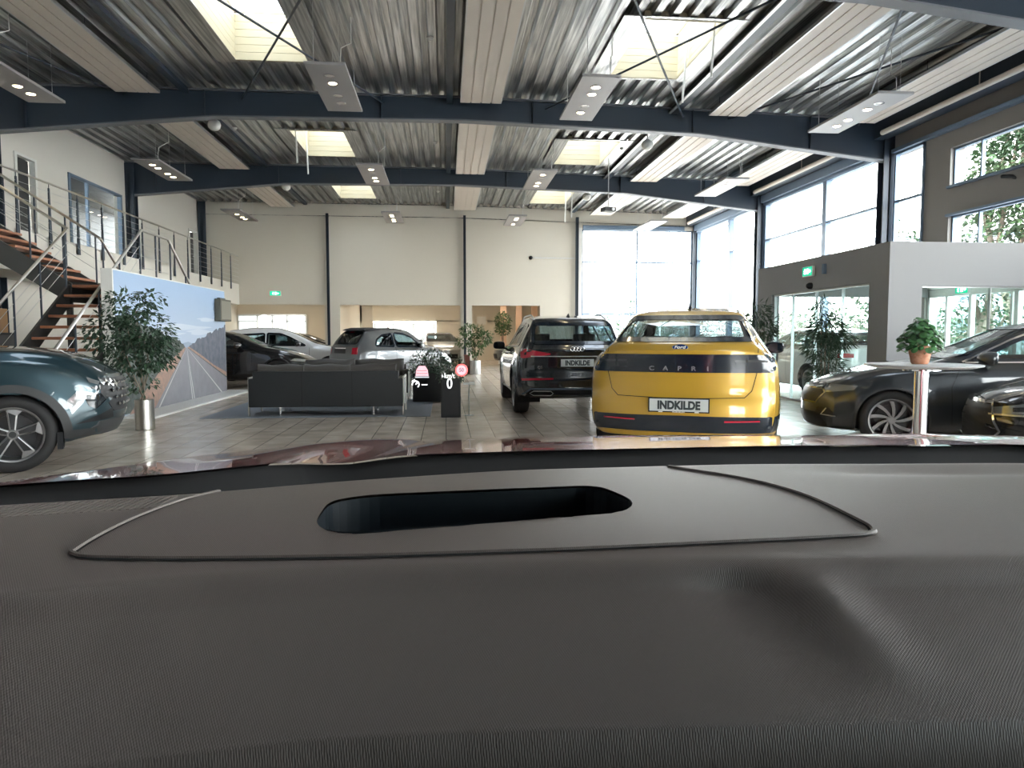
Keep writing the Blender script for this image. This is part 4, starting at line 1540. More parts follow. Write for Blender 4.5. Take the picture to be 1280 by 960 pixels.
    if sp.get('antenna'):
        ax_ = sp['antenna']
        p = proj(bvh, 'top', ax_, 0, 0)
        m_ = MB()
        z = p.z - 0.005
        m_.add([(ax_ - 0.05, -0.02, z), (ax_ - 0.05, 0.02, z), (ax_ + 0.10, 0.03, z), (ax_ + 0.10, -0.03, z), (ax_ - 0.04, 0.0, z + 0.065), (ax_ - 0.015, 0, z + 0.065)],
               [(0, 1, 4), (1, 2, 5, 4), (3, 0, 4, 5), (2, 3, 5), (0, 3, 2, 1)])
        m_.build('roof_antenna', M['black'], root)
    for rs in sp.get('rails', []):
        for sg in (1, -1):
            x0, x1, yy = rs
            pts = []
            for f in np.linspace(0, 1, 12):
                xx = x0 + (x1 - x0) * f
                p = proj(bvh, 'top', xx, sg * yy, 0)
                h = 0.045 * min(1, 6 * f, 6 * (1 - f))
                pts.append((xx, sg * yy, p.z + h))
            m_ = MB(); m_.tube(pts, 0.014, 8)
            m_.build('roof_rail', sp.get('rail_mat', M['alu']), root, smooth=True)
    if sp.get('interior', True):
        ih = sp.get('seat_h', 1.12)
        fl = 0.32
        xfs = sp.get('xseat', sp['xf'] - 1.35)
        m_ = MB()
        m_.box(sp['xr'] + 0.1, sp['xf'] - 0.35, -Wm * 0.55, Wm * 0.55, fl - 0.05, fl)
        m_.build('cabin_floor', M['black'], root)
        for (sx, sy, ww_, nm) in ((xfs, Wm * 0.42, 0.25, 'front_seat'), (xfs, -Wm * 0.42, 0.25, 'front_seat'), (xfs - 0.85, 0, Wm * 0.66, 'rear_bench')):
            m_ = MB()
            m_.box(sx - 0.1, sx + 0.42, sy - ww_, sy + ww_, fl + 0.1, fl + 0.28)
            m_.hexa([(sx - 0.16, sy - ww_, fl + 0.25), (sx - 0.02, sy - ww_, fl + 0.25), (sx - 0.02, sy + ww_, fl + 0.25), (sx - 0.16, sy + ww_, fl + 0.25)],
                    [(sx - 0.30, sy - ww_ * 0.9, ih - 0.12), (sx - 0.20, sy - ww_ * 0.9, ih - 0.12), (sx - 0.20, sy + ww_ * 0.9, ih - 0.12), (sx - 0.30, sy + ww_ * 0.9, ih - 0.12)])
            for hy in ((sy,) if nm == 'front_seat' else (-Wm * 0.42, Wm * 0.42)):
                m_.box(sx - 0.32, sx - 0.21, hy - 0.12, hy + 0.12, ih - 0.09, ih + 0.10)
            m_.build(nm, sp.get('seatmat', M['seat']), root, bev=0.03)
        m_ = MB()
        dx = sp['xf'] - 0.45
        zb = float(smi(sp['B'], dx)) - 0.03
        m_.box(dx - 0.25, dx + 0.25, -Wm * 0.78, Wm * 0.78, zb - 0.3, zb)
        m_.build('dashboard', M['black'], root, bev=0.04)
        m_ = MB()
        cy = Wm * 0.42
        m_.tube([(dx - 0.38 + 0.08 * math.sin(a), cy + 0.18 * math.cos(a), zb - 0.05 + 0.17 * math.sin(a)) for a in np.linspace(0, 2 * math.pi, 20, endpoint=False)], 0.015, 6, closed=True)
        m_.tube([(dx - 0.38, cy - 0.18, zb - 0.05), (dx - 0.34, cy, zb - 0.06), (dx - 0.38, cy + 0.18, zb - 0.05)], 0.015, 6)
        m_.build('steering_wheel', M['black'], root, smooth=True)
    return root, bvh


def plate(root, bvh, view, z, y, txt, w=0.53, h=0.12, frame=True, tilt=0.0, mt=None, fs=0.105):
    p = proj(bvh, view, y, z, 0.012)
    d = -1 if view == 'rear' else 1
    Rm = Matrix.Rotation(math.pi / 2, 4, 'X')
    Rz_ = Matrix.Rotation(-math.pi / 2 if view == 'rear' else math.pi / 2, 4, 'Z')
    base = Matrix.Translation(p) @ Rz_ @ Matrix.Rotation(tilt, 4, 'X') @ Rm     # local x right, y up, z out
    m_ = MB()
    m_.box(-w / 2 - 0.012, w / 2 + 0.012, -h / 2 - 0.012, h / 2 + 0.012, -0.012, 0.0, M=base)
    hold = m_.build('plate_holder', M['black'], root)
    m_ = MB()
    m_.box(-w / 2, w / 2, -h / 2, h / 2, 0.0, 0.004, M=base)
    m_.build('number_plate', mt or M['plate_white'], hold)
    if txt:
        text_mesh('plate_text', txt, fs, M['letter_dark'], hold, base @ Matrix.Translation((0, -0.004, 0.005)), 0.001, 0.0055, 0.84)
    return base, hold

# ================================================================== THE CARS
P_yellow = paint('yellow_paint', (0.50, 0.295, 0.025), 0.25, 0.35)
P_black = paint('blue_black_paint', (0.006, 0.011, 0.018), 0.3, 0.2)
P_teal = paint('dark_teal_paint', (0.018, 0.045, 0.058), 0.55, 0.3)
P_graph = paint('graphite_paint', (0.030, 0.036, 0.042), 0.6, 0.3)
P_dgrey = paint('brown_black_paint', (0.020, 0.020, 0.021), 0.5, 0.25)
P_grey = paint('warm_grey_paint', (0.16, 0.17, 0.18), 0.6, 0.3)
P_jet = paint('jet_black_paint', (0.008, 0.008, 0.010), 0.2, 0.2)
P_white = paint('white_paint', (0.70, 0.71, 0.72), 0.0, 0.3)
P_silver = paint('silver_paint', (0.40, 0.41, 0.42), 0.7, 0.3)
P_blue = paint('light_blue_paint', (0.10, 0.32, 0.62), 0.3, 0.3)
P_red = paint('dark_red_paint', (0.30, 0.008, 0.015), 0.35, 0.3)
M['red_clad'] = M['dark_trim']

# ---- yellow coupe-like crossover, seen from behind
yel = dict(L=4.63, step=0.028, sT=0.07,
           W=[(0, .88), (.25, .925), (1.0, .936), (3.6, .936), (4.3, .90), (4.63, .82)],
           G=[(0, .30), (.5, .24), (.9, .20), (3.8, .20), (4.63, .24)],
           B=[(0, .99), (.3, 1.07), (.9, 1.075), (2.2, 1.03), (3.4, .98), (4.1, .90), (4.63, .74)],
           T=[(0, 1.13), (.10, 1.20), (.22, 1.235), (.34, 1.27), (.60, 1.40), (.90, 1.49), (1.05, 1.545), (1.5, 1.60), (2.0, 1.62), (2.5, 1.60), (2.9, 1.49), (3.55, 1.10), (3.8, 1.05), (4.3, .96), (4.63, .82)],
           R=[(0, .80), (.3, .73), (.6, .66), (1.2, .61), (2.4, .60), (3.0, .66), (3.6, .82), (4.63, .78)],
           rearp=[(.25, .10), (.36, .03), (.50, -.01), (.62, 0.0), (.74, .035), (.90, .035), (1.12, .03), (1.2, .04)],
           frontp=[(.2, .08), (.45, 0), (.7, .03), (.85, .1)], cr=.24, cf=.35,
           xr=.93, xf=3.70, rw=.355, ww=.24, flare=.018, cladding=.05, zcl=.30, wheel='plain', rim=M['rim_dark'], spokes=5,
           paint=P_yellow,
           side_glass=[[(.95, 1.17), (1.25, 1.12), (1.66, 1.10), (1.66, 1.47), (1.3, 1.43)], [(1.72, 1.10), (2.62, 1.07), (2.62, 1.50), (1.72, 1.48)], [(2.68, 1.07), (3.25, 1.06), (3.0, 1.20), (2.68, 1.46)]],
           rear_glass=[[(-.69, 1.245), (.69, 1.245), (.56, 1.475), (-.56, 1.475)]],
           front_glass=[[(-.68, 1.14), (.68, 1.14), (.54, 1.50), (-.54, 1.50)]],
           rglass=M['car_glass'],
           panels=[('tailgate', 'rear', [(-.70, 1.23), (-.69, .92), (-.655, .76), (-.60, .70), (.60, .70), (.655, .76), (.69, .92), (.70, 1.23)]),
                   ('door', 'L', [(1.30, .35), (2.2, .35), (2.2, 1.5), (1.55, 1.5), (1.5, .9), (1.3, .7)]), ('door', 'R', [(1.30, .35), (2.2, .35), (2.2, 1.5), (1.55, 1.5), (1.5, .9), (1.3, .7)]),
                   ('bonnet', 'top', [(3.6, -.72), (4.45, -.6), (4.45, .6), (3.6, .72)])],
           seams=[('rear', [(-.72, 1.24), (-.705, .92), (-.665, .76), (-.60, .695), (0, .68), (.60, .695), (.665, .76), (.705, .92), (.72, 1.24)]),
                  ('L', [(1.30, .35), (1.3, .7), (1.5, .9), (1.6, 1.08)]), ('R', [(1.30, .35), (1.3, .7), (1.5, .9), (1.6, 1.08)]), ('L', [(2.2, .33), (2.2, 1.06)]), ('R', [(2.2, .33), (2.2, 1.06)]), ('R', [(3.2, .33), (3.2, 1.0)]), ('L', [(3.2, .33), (3.2, 1.0)])],
           features=[('tail_light_bar', 'rear', [(-.855, .93), (.855, .93), (.875, .97), (.875, 1.05), (.83, 1.105), (-.83, 1.105), (-.875, 1.05), (-.875, .97)], M['gloss_black'], .006, dict(cell=.05, thick=.012)),
                     ('tail_lamp', 'rear', [(.50, 1.035), (.80, 1.03), (.80, 1.05), (.50, 1.055)], M['dark_lens'], .010, dict(mirror=True)),
                     ('lower_bumper', 'rear', [(-.89, .355), (.89, .355), (.90, .51), (0, .52), (-.90, .51)], M['gloss_black'], .006, dict(cell=.05, thick=.012)),
                     ('reflector', 'rear', [(.42, .462), (.74, .468), (.74, .48), (.42, .478)], M['red_lens'], .012, dict(mirror=True, label='thin red reflector strip')),
                     ('lower_lip', 'rear', [(-.86, .305), (.86, .305), (.87, .352), (-.87, .352)], P_yellow, .008, dict(thick=.02)),
                     ('rear_skirt', 'rear', [(-.78, .235), (.78, .235), (.83, .30), (-.83, .30)], M['black'], .004, {}),
                     ('sill', 'L', [(1.35, .20), (3.28, .20), (3.28, .33), (1.35, .33)], M['dark_trim'], .006, dict(mirror=True)),
                     ('headlight', 'front', [(.45, .78), (.84, .80), (.84, .86), (.45, .86)], M['clear_lens'], .006, dict(mirror=True)),
                     ('bumper_side', 'R', [(.16, .357), (.57, .357), (.59, .44), (.57, .515), (.16, .515)], M['gloss_black'], .007, dict(mirror=True)),
                     ('tail_lamp_side', 'R', [(.08, .935), (.28, .95), (.33, 1.0), (.30, 1.07), (.22, 1.10), (.08, 1.10)], M['gloss_black'], .007, dict(mirror=True, cell=.03)),
                     ('parking_sensor', 'rear', [(.815, .405), (.835, .405), (.835, .425), (.815, .425)], M['dark_trim'], .012, dict(mirror=True))],
           handles=[(1.72, .94), (2.65, .92)], mirror=(3.0, 1.13), antenna=1.42, xseat=2.3, seat_h=1.18, track=.80)
YL = (2.22, 6.62)
yroot, ybvh = make_car('crossover_car', 'yellow crossover car with black tail band seen from behind', 'car', YL, 23, yel)
base, hold = plate(yroot, ybvh, 'rear', .617, 0, 'INDKILDE', w=.55, h=.118, fs=.108)
text_mesh('plate_frame_text', 'NORDELEN', .022, M['white_plain'], hold, base @ Matrix.Translation((0, -.0655, .0015)), .0008, .0005)
for s_ in (-1, 1):
    MB().box(s_ * .17 - .02, s_ * .17 + .02, -.07, -.061, 0, .003, M=base).build('clip', M['white_plain'], hold)


def rear_base(bvh, y, z, off=0.012, view='rear'):
    p = proj(bvh, view, y, z, off)
    return Matrix.Translation(p) @ Matrix.Rotation(-math.pi / 2 if view == 'rear' else math.pi / 2, 4, 'Z') @ Matrix.Rotation(math.pi / 2, 4, 'X')


for i, ch in enumerate('CAPRI'):
    text_mesh('badge_letter', ch, .058, M['letter_silver'], yroot, rear_base(ybvh, .262 - .131 * i, .968, .012), .002, .0016, 1.25)
bb = rear_base(ybvh, 0.0, 1.165, 0.008) @ Matrix.Rotation(-0.25, 4, 'X')
m_ = MB(); m_.prism([(.078 * math.cos(a), .031 * math.sin(a)) for a in np.linspace(0, 2 * math.pi, 28, endpoint=False)], lambda a, b, q: tuple(bb @ Vector((a, b, q))), -.02, .006)
em = m_.build('emblem', M['letter_silver'], yroot, smooth=True, angle=30)
m_ = MB(); m_.prism([(.072 * math.cos(a), .026 * math.sin(a)) for a in np.linspace(0, 2 * math.pi, 28, endpoint=False)], lambda a, b, q: tuple(bb @ Vector((a, b, q))), 0, .0075)
m_.build('emblem_face', M['badge_blue'], em, smooth=True, angle=30)
text_mesh('emblem_text', 'Ford', .042, M['white_plain'], em, bb @ Matrix.Translation((0, 0, .009)) @ Matrix(((1, .25, 0, 0), (0, 1, 0, 0), (0, 0, 1, 0), (0, 0, 0, 1))), .0008, .0008, 1.3)

# ---- black SUV
q5 = dict(L=4.66, step=0.03, sT=0.06,
          W=[(0, .87), (.2, .925), (.8, .945), (3.8, .945), (4.35, .91), (4.66, .82)],
          G=[(0, .34), (.4, .27), (.9, .22), (3.9, .22), (4.66, .26)],
          B=[(0, .98), (.3, 1.05), (1.0, 1.07), (3.3, 1.03), (4.2, .95), (4.66, .78)],
          T=[(0, 1.06), (.10, 1.12), (.18, 1.17), (.50, 1.46), (.58, 1.53), (.72, 1.58), (1.3, 1.63), (2.2, 1.63), (2.7, 1.57), (3.35, 1.16), (3.6, 1.10), (4.3, 1.0), (4.66, .86)],
          R=[(0, .80), (.2, .76), (.5, .70), (.8, .66), (2.6, .65), (3.3, .78), (4.66, .76)],
          rearp=[(.3, .05), (.45, -.01), (.6, 0), (.75, .05), (1.05, .05), (1.12, .06)], frontp=[(.3, .05), (.6, 0), (.9, .05)], cr=.20, cf=.28,
          xr=.92, xf=3.74, rw=.37, ww=.25, flare=.02, cladding=.04, zcl=.30, wheel='double', spokes=10, rim=M['rim_silver'], paint=P_black, e=.11,
          side_glass=[[(.72, 1.14), (1.30, 1.12), (1.30, 1.48), (.95, 1.46)], [(1.36, 1.12), (2.2, 1.11), (2.2, 1.51), (1.36, 1.49)], [(2.28, 1.11), (3.1, 1.10), (2.75, 1.40), (2.6, 1.49), (2.28, 1.51)]],
          rear_glass=[[(-.68, 1.17), (.68, 1.17), (.62, 1.47), (-.62, 1.47)]], front_glass=[[(-.72, 1.19), (.72, 1.19), (.60, 1.52), (-.60, 1.52)]],
          panels=[('tailgate', 'rear', [(-.80, 1.13), (-.80, .62), (.80, .62), (.80, 1.13)]), ('door', 'L', [(1.3, .35), (2.24, .35), (2.24, 1.06), (1.5, 1.06)]), ('door', 'R', [(1.3, .35), (2.24, .35), (2.24, 1.06), (1.5, 1.06)])],
          seams=[('L', [(2.24, .35), (2.24, 1.1)]), ('L', [(1.32, .62), (1.36, 1.1)]), ('L', [(3.25, .35), (3.28, 1.0)]), ('rear', [(-.80, .66), (-.6, .62), (.6, .62), (.80, .66)])],
          features=[('tail_light', 'rear', [(.42, .985), (.84, .93), (.87, .94), (.87, 1.07), (.80, 1.075), (.42, 1.01)], M['red_lens'], .008, dict(mirror=True, thick=.01, label='red tail light')),
                    ('chrome_strip', 'rear', [(-.72, .955), (.72, .955), (.72, .968), (-.72, .968)], M['alu'], .012, {}),
                    ('reflector', 'rear', [(.38, .60), (.86, .58), (.87, .615), (.38, .625)], M['red_lens'], .008, dict(mirror=True, label='long red reflector')),
                    ('diffuser_trim', 'rear', [(-.85, .36), (-.72, .455), (.72, .455), (.85, .36)], M['frame'], .010, dict(strip=.022)),
                    ('exhaust_trim', 'rear', [(.42, .35), (.68, .35), (.74, .385), (.68, .42), (.42, .42), (.38, .385)], M['alu'], .010, dict(strip=.014, closed=True, mirror=True)),
                    ('bumper_insert', 'rear', [(-.80, .33), (.80, .33), (.74, .44), (-.74, .44)], M['black'], .006, {}),
                    ('sill_trim', 'L', [(1.4, .32), (3.3, .30), (3.3, .335), (1.4, .355)], M['alu'], .006, dict(mirror=True)),
                    ('window_line', 'L', [(.75, 1.115), (3.15, 1.085)], M['alu'], .010, dict(strip=.014, mirror=True)),
                    ('grille', 'front', [(-.42, .52), (.42, .52), (.5, .75), (.42, .88), (-.42, .88), (-.5, .75)], M['black'], .008, {}),
                    ('headlight', 'front', [(.55, .78), (.88, .80), (.86, .90), (.55, .88)], M['clear_lens'], .008, dict(mirror=True))],
          handles=[(1.55, .98), (2.5, .96)], mirror=(3.02, 1.10), antenna=.95, rails=[(.75, 2.7, .60)], xseat=2.35, seat_h=1.22)
qroot, qbvh = make_car('suv_car', 'black-blue SUV with roof rails parked left of the yellow car', 'car', (2.05, 10.95), 0.5, q5)
base, hold = plate(qroot, qbvh, 'rear', .86, 0, 'INDKILDE', w=.52, h=.115, fs=.105)
for i, ch in enumerate(('Q', '5')):
    pass
text_mesh('model_badge', 'Q5', .06, M['letter_silver'], qroot, rear_base(qbvh, .58, .79, .01), .002, 0, 1.0)
m_ = MB()
for i in range(4):
    bb = rear_base(qbvh, -.075 + .05 * i, 1.07, .012)
    m_.tube([tuple(bb @ Vector((.034 * math.cos(a), .034 * math.sin(a), 0))) for a in np.linspace(0, 2 * math.pi, 20, endpoint=False)], .0045, 6, closed=True)
m_.build('ring_emblem', M['chrome'], qroot, smooth=True)

# ---- dark teal SUV at the left, seen from its right front
tuc = dict(L=4.58, step=0.028, sT=0.09,
           W=[(0, .86), (.3, .92), (3.9, .932), (4.35, .90), (4.58, .84)],
           G=[(0, .34), (.9, .22), (3.8, .22), (4.15, .24), (4.58, .30)],
           B=[(0, .98), (1.0, 1.06), (3.2, 1.06), (3.7, 1.04), (4.1, .995), (4.38, .93), (4.58, .83)],
           T=[(0, 1.1), (.3, 1.4), (.7, 1.58), (1.4, 1.65), (2.3, 1.63), (2.75, 1.5), (3.15, 1.25), (3.35, 1.185), (3.7, 1.165), (4.0, 1.13), (4.25, 1.07), (4.45, .98), (4.58, .88)],
           R=[(0, .8), (.6, .68), (2.5, .64), (3.2, .80), (3.6, .82), (4.5, .76)],
           rearp=[(.3, .05), (1, .05)], frontp=[(.25, .13), (.36, .05), (.50, .0), (.70, .0), (.84, .03), (.95, .08)], cr=.2, cf=.34,
           xr=.93, xf=3.62, rw=.36, ww=.24, flare=.022, cladding=.075, zcl=.27, wheel='blade', spokes=5, rim=M['rim_silver'], paint=P_teal, e=.09, agap=.055,
           side_glass=[[(.8, 1.2), (1.5, 1.14), (1.5, 1.5), (1.1, 1.48)], [(1.56, 1.14), (2.3, 1.13), (2.3, 1.53), (1.56, 1.52)], [(2.36, 1.13), (3.0, 1.12), (2.6, 1.48), (2.36, 1.53)]],
           front_glass=[[(-.72, 1.24), (.72, 1.24), (.6, 1.52), (-.6, 1.52)]], glass=M['car_glass_dark'],
           panels=[('bonnet', 'top', [(3.3, -.80), (4.15, -.72), (4.38, -.55), (4.38, .55), (4.15, .72), (3.3, .80)])],
           seams=[('top', [(3.3, -.81), (4.15, -.73), (4.38, -.55), (4.40, 0), (4.38, .55), (4.15, .73), (3.3, .81)]), ('R', [(3.0, .35), (3.05, 1.05)])],
           features=[('grille', 'front', [(-.80, .72), (-.62, .52), (.62, .52), (.80, .72), (.76, .86), (-.76, .86)], M['black'], .006, dict(thick=.01)),
                     ('lower_bumper', 'front', [(-.86, .30), (.86, .30), (.80, .44), (-.80, .44)], M['dark_trim'], .006, dict(thick=.01)),
                     ('bumper_side_cladding', 'R', [(4.02, .29), (4.46, .34), (4.46, .43), (4.28, .38), (4.05, .375)], M['dark_trim'], .006, dict(mirror=True)),
                     ('headlight', 'R', [(4.06, .66), (4.14, .74), (4.24, .76), (4.20, .64), (4.10, .53)], M['clear_lens'], .006, dict(mirror=True, label='clear lower headlight', cell=.03)),
                     ('headlight_surround', 'R', [(4.17, .77), (4.36, .80), (4.40, .62), (4.33, .55), (4.24, .60)], M['dark_lens'], .005, dict(mirror=True, cell=.03)),
                     ('bumper_blade', 'R', [(4.10, .47), (4.32, .56), (4.42, .66)], P_teal, .014, dict(strip=.035, mirror=True)),
                     ('fender_crease', 'R', [(3.98, .80), (4.16, .77), (4.34, .73)], P_teal, .010, dict(strip=.03, mirror=True)),
                     ('air_inlet', 'R', [(4.12, .43), (4.44, .46), (4.44, .56), (4.38, .53)], M['black'], .009, dict(mirror=True, cell=.03)),
                     ('sill', 'R', [(1.35, .22), (3.2, .22), (3.2, .36), (1.35, .36)], M['dark_trim'], .006, dict(mirror=True))],
           handles=[(1.7, .98), (2.5, .96)], mirror=(2.95, 1.14), interior=True, xseat=2.2, lip=M['dark_trim'], mirror_mat=P_teal)
TH = 66
hd = Vector((math.sin(math.radians(TH)), math.cos(math.radians(TH))))
rt = Vector((math.cos(math.radians(TH)), -math.sin(math.radians(TH))))
wc = Vector((-4.02, 6.98))                      # outer centre of the right front wheel
org = wc - rt * (.932 - .02) - hd * tuc['xf']
troot, tbvh = make_car('suv_car', 'dark teal SUV at the left edge with five-spoke wheel and facing right', 'car', (org.x, org.y), TH, tuc)
# jewelled grille
mg = MB()
for r_ in range(4):
    for c_ in range(-7, 8):
        yy = c_ * .105 + (.05 if r_ % 2 else 0)
        zz = .585 + r_ * .075
        if abs(yy) > .60 + r_ * .05:
            continue
        p = proj(tbvh, 'front', yy, zz, .01)
        mg.add([(p.x, yy - .042, zz), (p.x + .004, yy, zz - .022), (p.x, yy + .042, zz), (p.x + .004, yy, zz + .022), (p.x + .022, yy, zz)], [(0, 1, 4), (1, 2, 4), (2, 3, 4), (3, 0, 4)])
mg.build('grille_jewels', M['clear_lens'], troot)
for sg in (1, -1):
    for k in range(5):
        yy0 = sg * (.50 + .07 * k)
        mg = MB()
        a = proj(tbvh, 'front', yy0, .79 + .010 * k, .012); b = proj(tbvh, 'front', yy0 + sg * .055, .845 + .008 * k, .012); c = proj(tbvh, 'front', yy0 + sg * .065, .79 + .01 * k, .012); d = proj(tbvh, 'front', yy0 + sg * .03, .76 + .01 * k, .012)
        mg.add([a, b, c, d], [(0, 1, 2, 3)])
        mg.build('day_light', M['clear_lens'], troot)
m_ = MB()
for yy in (-1, 1):
    pass
p = Vector((3.99, -.93, .30))
MB().box(3.97, 4.02, -.92, -.70, .20, .36).build('spat', M['black'], troot)

# ---- graphite estate at the right, seen from its left front
octa = dict(L=4.69, step=0.03, sT=0.09,
            W=[(0, .84), (.3, .90), (1, .915), (3.8, .915), (4.3, .885), (4.69, .80)],
            G=[(0, .28), (.9, .19), (3.8, .18), (4.69, .20)],
            B=[(0, .92), (1.0, .97), (2.5, .95), (3.3, .93), (3.9, .85), (4.4, .74), (4.69, .60)],
            T=[(0, 1.05), (.25, 1.3), (.5, 1.42), (1.2, 1.47), (2.1, 1.465), (2.5, 1.38), (3.2, 1.04), (3.35, 1.0), (3.8, .935), (4.3, .83), (4.55, .745), (4.69, .66)],
            R=[(0, .78), (.6, .64), (2.3, .60), (3.2, .78), (3.8, .80), (4.69, .74)],
            rearp=[(.3, .03), (1, .05)], frontp=[(.2, .06), (.35, 0.0), (.55, .015), (.68, .07)], cr=.2, cf=.40, ef=2.2,
            xr=1.10, xf=3.79, rw=.335, ww=.225, flare=.016, cladding=.02, zcl=.2, wheel='turbine', spokes=9, rim=M['rim_silver'], paint=P_graph, e=.09, agap=.04,
            side_glass=[[(.5, 1.14), (1.05, 1.05), (1.05, 1.34), (.75, 1.34)], [(1.1, 1.04), (1.95, 1.02), (1.95, 1.39), (1.1, 1.37)], [(2.02, 1.02), (3.0, 1.005), (2.6, 1.22), (2.3, 1.35), (2.02, 1.39)]],
            front_glass=[[(-.72, 1.05), (.72, 1.05), (.58, 1.38), (-.58, 1.38)]],
            panels=[('bonnet', 'top', [(3.25, -.76), (4.3, -.66), (4.55, -.45), (4.55, .45), (4.3, .66), (3.25, .76)]), ('door', 'L', [(2.0, .30), (3.18, .30), (3.2, .96), (2.0, 1.0)]), ('door', 'R', [(2.0, .30), (3.18, .30), (3.2, .96), (2.0, 1.0)])],
            seams=[('top', [(3.25, -.77), (4.3, -.67), (4.55, -.45), (4.57, 0), (4.55, .45), (4.3, .67), (3.25, .77)]), ('L', [(3.2, .30), (3.22, .72), (3.12, .98)]), ('L', [(1.98, .30), (1.98, .98)]), ('L', [(1.98, .30), (3.2, .30)])],
            features=[('grille', 'front', [(-.52, .50), (.52, .50), (.62, .62), (.50, .70), (-.50, .70), (-.62, .62)], M['black'], .006, dict(thick=.01)),
                      ('grille_frame', 'front', [(-.55, .49), (.55, .49), (.65, .62), (.52, .715), (-.52, .715), (-.65, .62)], M['dark_lens'], .012, dict(strip=.022, closed=True)),
                      ('headlight', 'L', [(4.18, .665), (4.60, .60), (4.60, .655), (4.40, .72), (4.14, .715)], M['clear_lens'], .006, dict(mirror=True, cell=.03)),
                      ('lower_intake', 'front', [(-.70, .22), (.70, .22), (.62, .38), (-.62, .38)], M['black'], .006, {}),
                      ('fog_intake', 'L', [(4.34, .36), (4.56, .36), (4.54, .44), (4.44, .45)], M['black'], .006, dict(mirror=True, cell=.03)),
                      ('fog_intake_trim', 'L', [(4.36, .355), (4.50, .36), (4.45, .44)], M['alu'], .009, dict(strip=.012, mirror=True)),
                      ('lower_lip', 'front', [(-.80, .205), (.80, .205)], M['alu'], .012, dict(strip=.018)),
                      ('window_line', 'L', [(.5, 1.12), (1.05, 1.03), (3.08, .985)], M['chrome'], .012, dict(strip=.016, mirror=True)),
                      ('window_arc', 'L', [(3.10, .99), (2.62, 1.24), (2.3, 1.375), (1.9, 1.41), (.8, 1.37)], M['chrome'], .012, dict(strip=.018, mirror=True)),
                      ('body_crease', 'L', [(.6, .84), (2, .83), (3.4, .80), (4.1, .77)], P_graph, .005, dict(strip=.02, mirror=True)),
                      ('sill_line', 'L', [(1.5, .30), (3.35, .28)], P_graph, .006, dict(strip=.04, mirror=True))],
            handles=[(1.25, .86), (2.2, .85)], mirror=(2.92, 1.04), mirror_mat=P_graph, xseat=2.35, seat_h=1.10)
PH = -66
hd = Vector((math.sin(math.radians(PH)), math.cos(math.radians(PH))))
lt = Vector((-math.cos(math.radians(PH)), math.sin(math.radians(PH))))
wc = Vector((4.97, 7.50))
org = wc - lt * (.915 - .02) - hd * octa['xf']
oroot, obvh = make_car('estate_car', 'graphite grey estate car with multi-spoke wheel behind the high table', 'car', (org.x, org.y), PH, octa)

# ---- brown-black saloon nose at the right edge
ela = dict(L=4.6, step=0.03, sT=0.08,
           W=[(0, .82), (.4, .89), (3.8, .905), (4.25, .88), (4.6, .80)],
           G=[(0, .25), (.9, .19), (3.8, .19), (4.6, .22)],
           B=[(0, .92), (1.0, .95), (3.2, .93), (3.7, .88), (4.2, .79), (4.45, .71), (4.6, .62)],
           T=[(0, 1.0), (.3, 1.12), (.9, 1.35), (1.5, 1.42), (2.1, 1.41), (2.6, 1.28), (3.2, 1.02), (3.45, .98), (3.9, .92), (4.3, .83), (4.5, .76), (4.6, .70)],
           R=[(0, .76), (.8, .62), (2.3, .60), (3.2, .78), (3.8, .78), (4.6, .72)],
           rearp=[(.3, .03), (1, .05)], frontp=[(.2, .06), (.35, .01), (.55, 0.0), (.72, .06)], cr=.2, cf=.42, ef=2.2,
           xr=1.0, xf=3.70, rw=.325, ww=.215, flare=.016, cladding=.02, zcl=.2, wheel='plain', spokes=5, rim=M['rim_silver'], paint=P_dgrey, e=.09, agap=.04,
           side_glass=[[(1.0, 1.03), (1.9, 1.01), (1.9, 1.32), (1.3, 1.29)], [(1.97, 1.01), (2.95, .99), (2.5, 1.22), (2.2, 1.32), (1.97, 1.33)]],
           front_glass=[[(-.7, 1.04), (.7, 1.04), (.56, 1.33), (-.56, 1.33)]], glass=M['car_glass_dark'],
           panels=[('bonnet', 'top', [(3.3, -.74), (4.2, -.64), (4.48, -.45), (4.48, .45), (4.2, .64), (3.3, .74)])],
           seams=[('top', [(3.3, -.75), (4.2, -.65), (4.48, -.45), (4.5, 0), (4.48, .45), (4.2, .65), (3.3, .75)]), ('L', [(3.1, .3), (3.1, .95)])],
           features=[('grille', 'front', [(-.40, .26), (.40, .26), (.60, .46), (.46, .68), (-.46, .68), (-.60, .46)], M['black'], .006, dict(thick=.01)),
                     ('grille_frame', 'front', [(-.42, .25), (.42, .25), (.62, .46), (.47, .70), (-.47, .70), (-.62, .46)], M['chrome'], .012, dict(strip=.02, closed=True)),
                     ('headlight', 'L', [(3.86, .70), (4.20, .64), (4.50, .60), (4.50, .65), (4.25, .715), (3.95, .745)], M['clear_lens'], .006, dict(mirror=True, cell=.03)),
                     ('headlight_chrome', 'L', [(3.86, .69), (4.20, .62), (4.48, .60)], M['brushed'], .010, dict(strip=.014, mirror=True)),
                     ('headlight_lens', 'L', [(4.22, .655), (4.34, .64), (4.34, .675), (4.22, .69)], M['dark_lens'], .010, dict(mirror=True, cell=.03)),
                     ('bumper_crease', 'L', [(3.95, .50), (4.3, .47), (4.5, .50)], P_dgrey, .008, dict(strip=.03, mirror=True))],
           handles=[], mirror=(2.85, 1.02), mirror_mat=P_dgrey, xseat=2.2, seat_h=1.05)
EH = -60
hd = Vector((math.sin(math.radians(EH)), math.cos(math.radians(EH))))
nose = Vector((4.88, 6.28))
org = nose - hd * 4.6
eroot, ebvh = make_car('saloon_car', 'brown-black saloon car whose nose enters at the right edge', 'car', (org.x, org.y), EH, ela)
mg = MB()
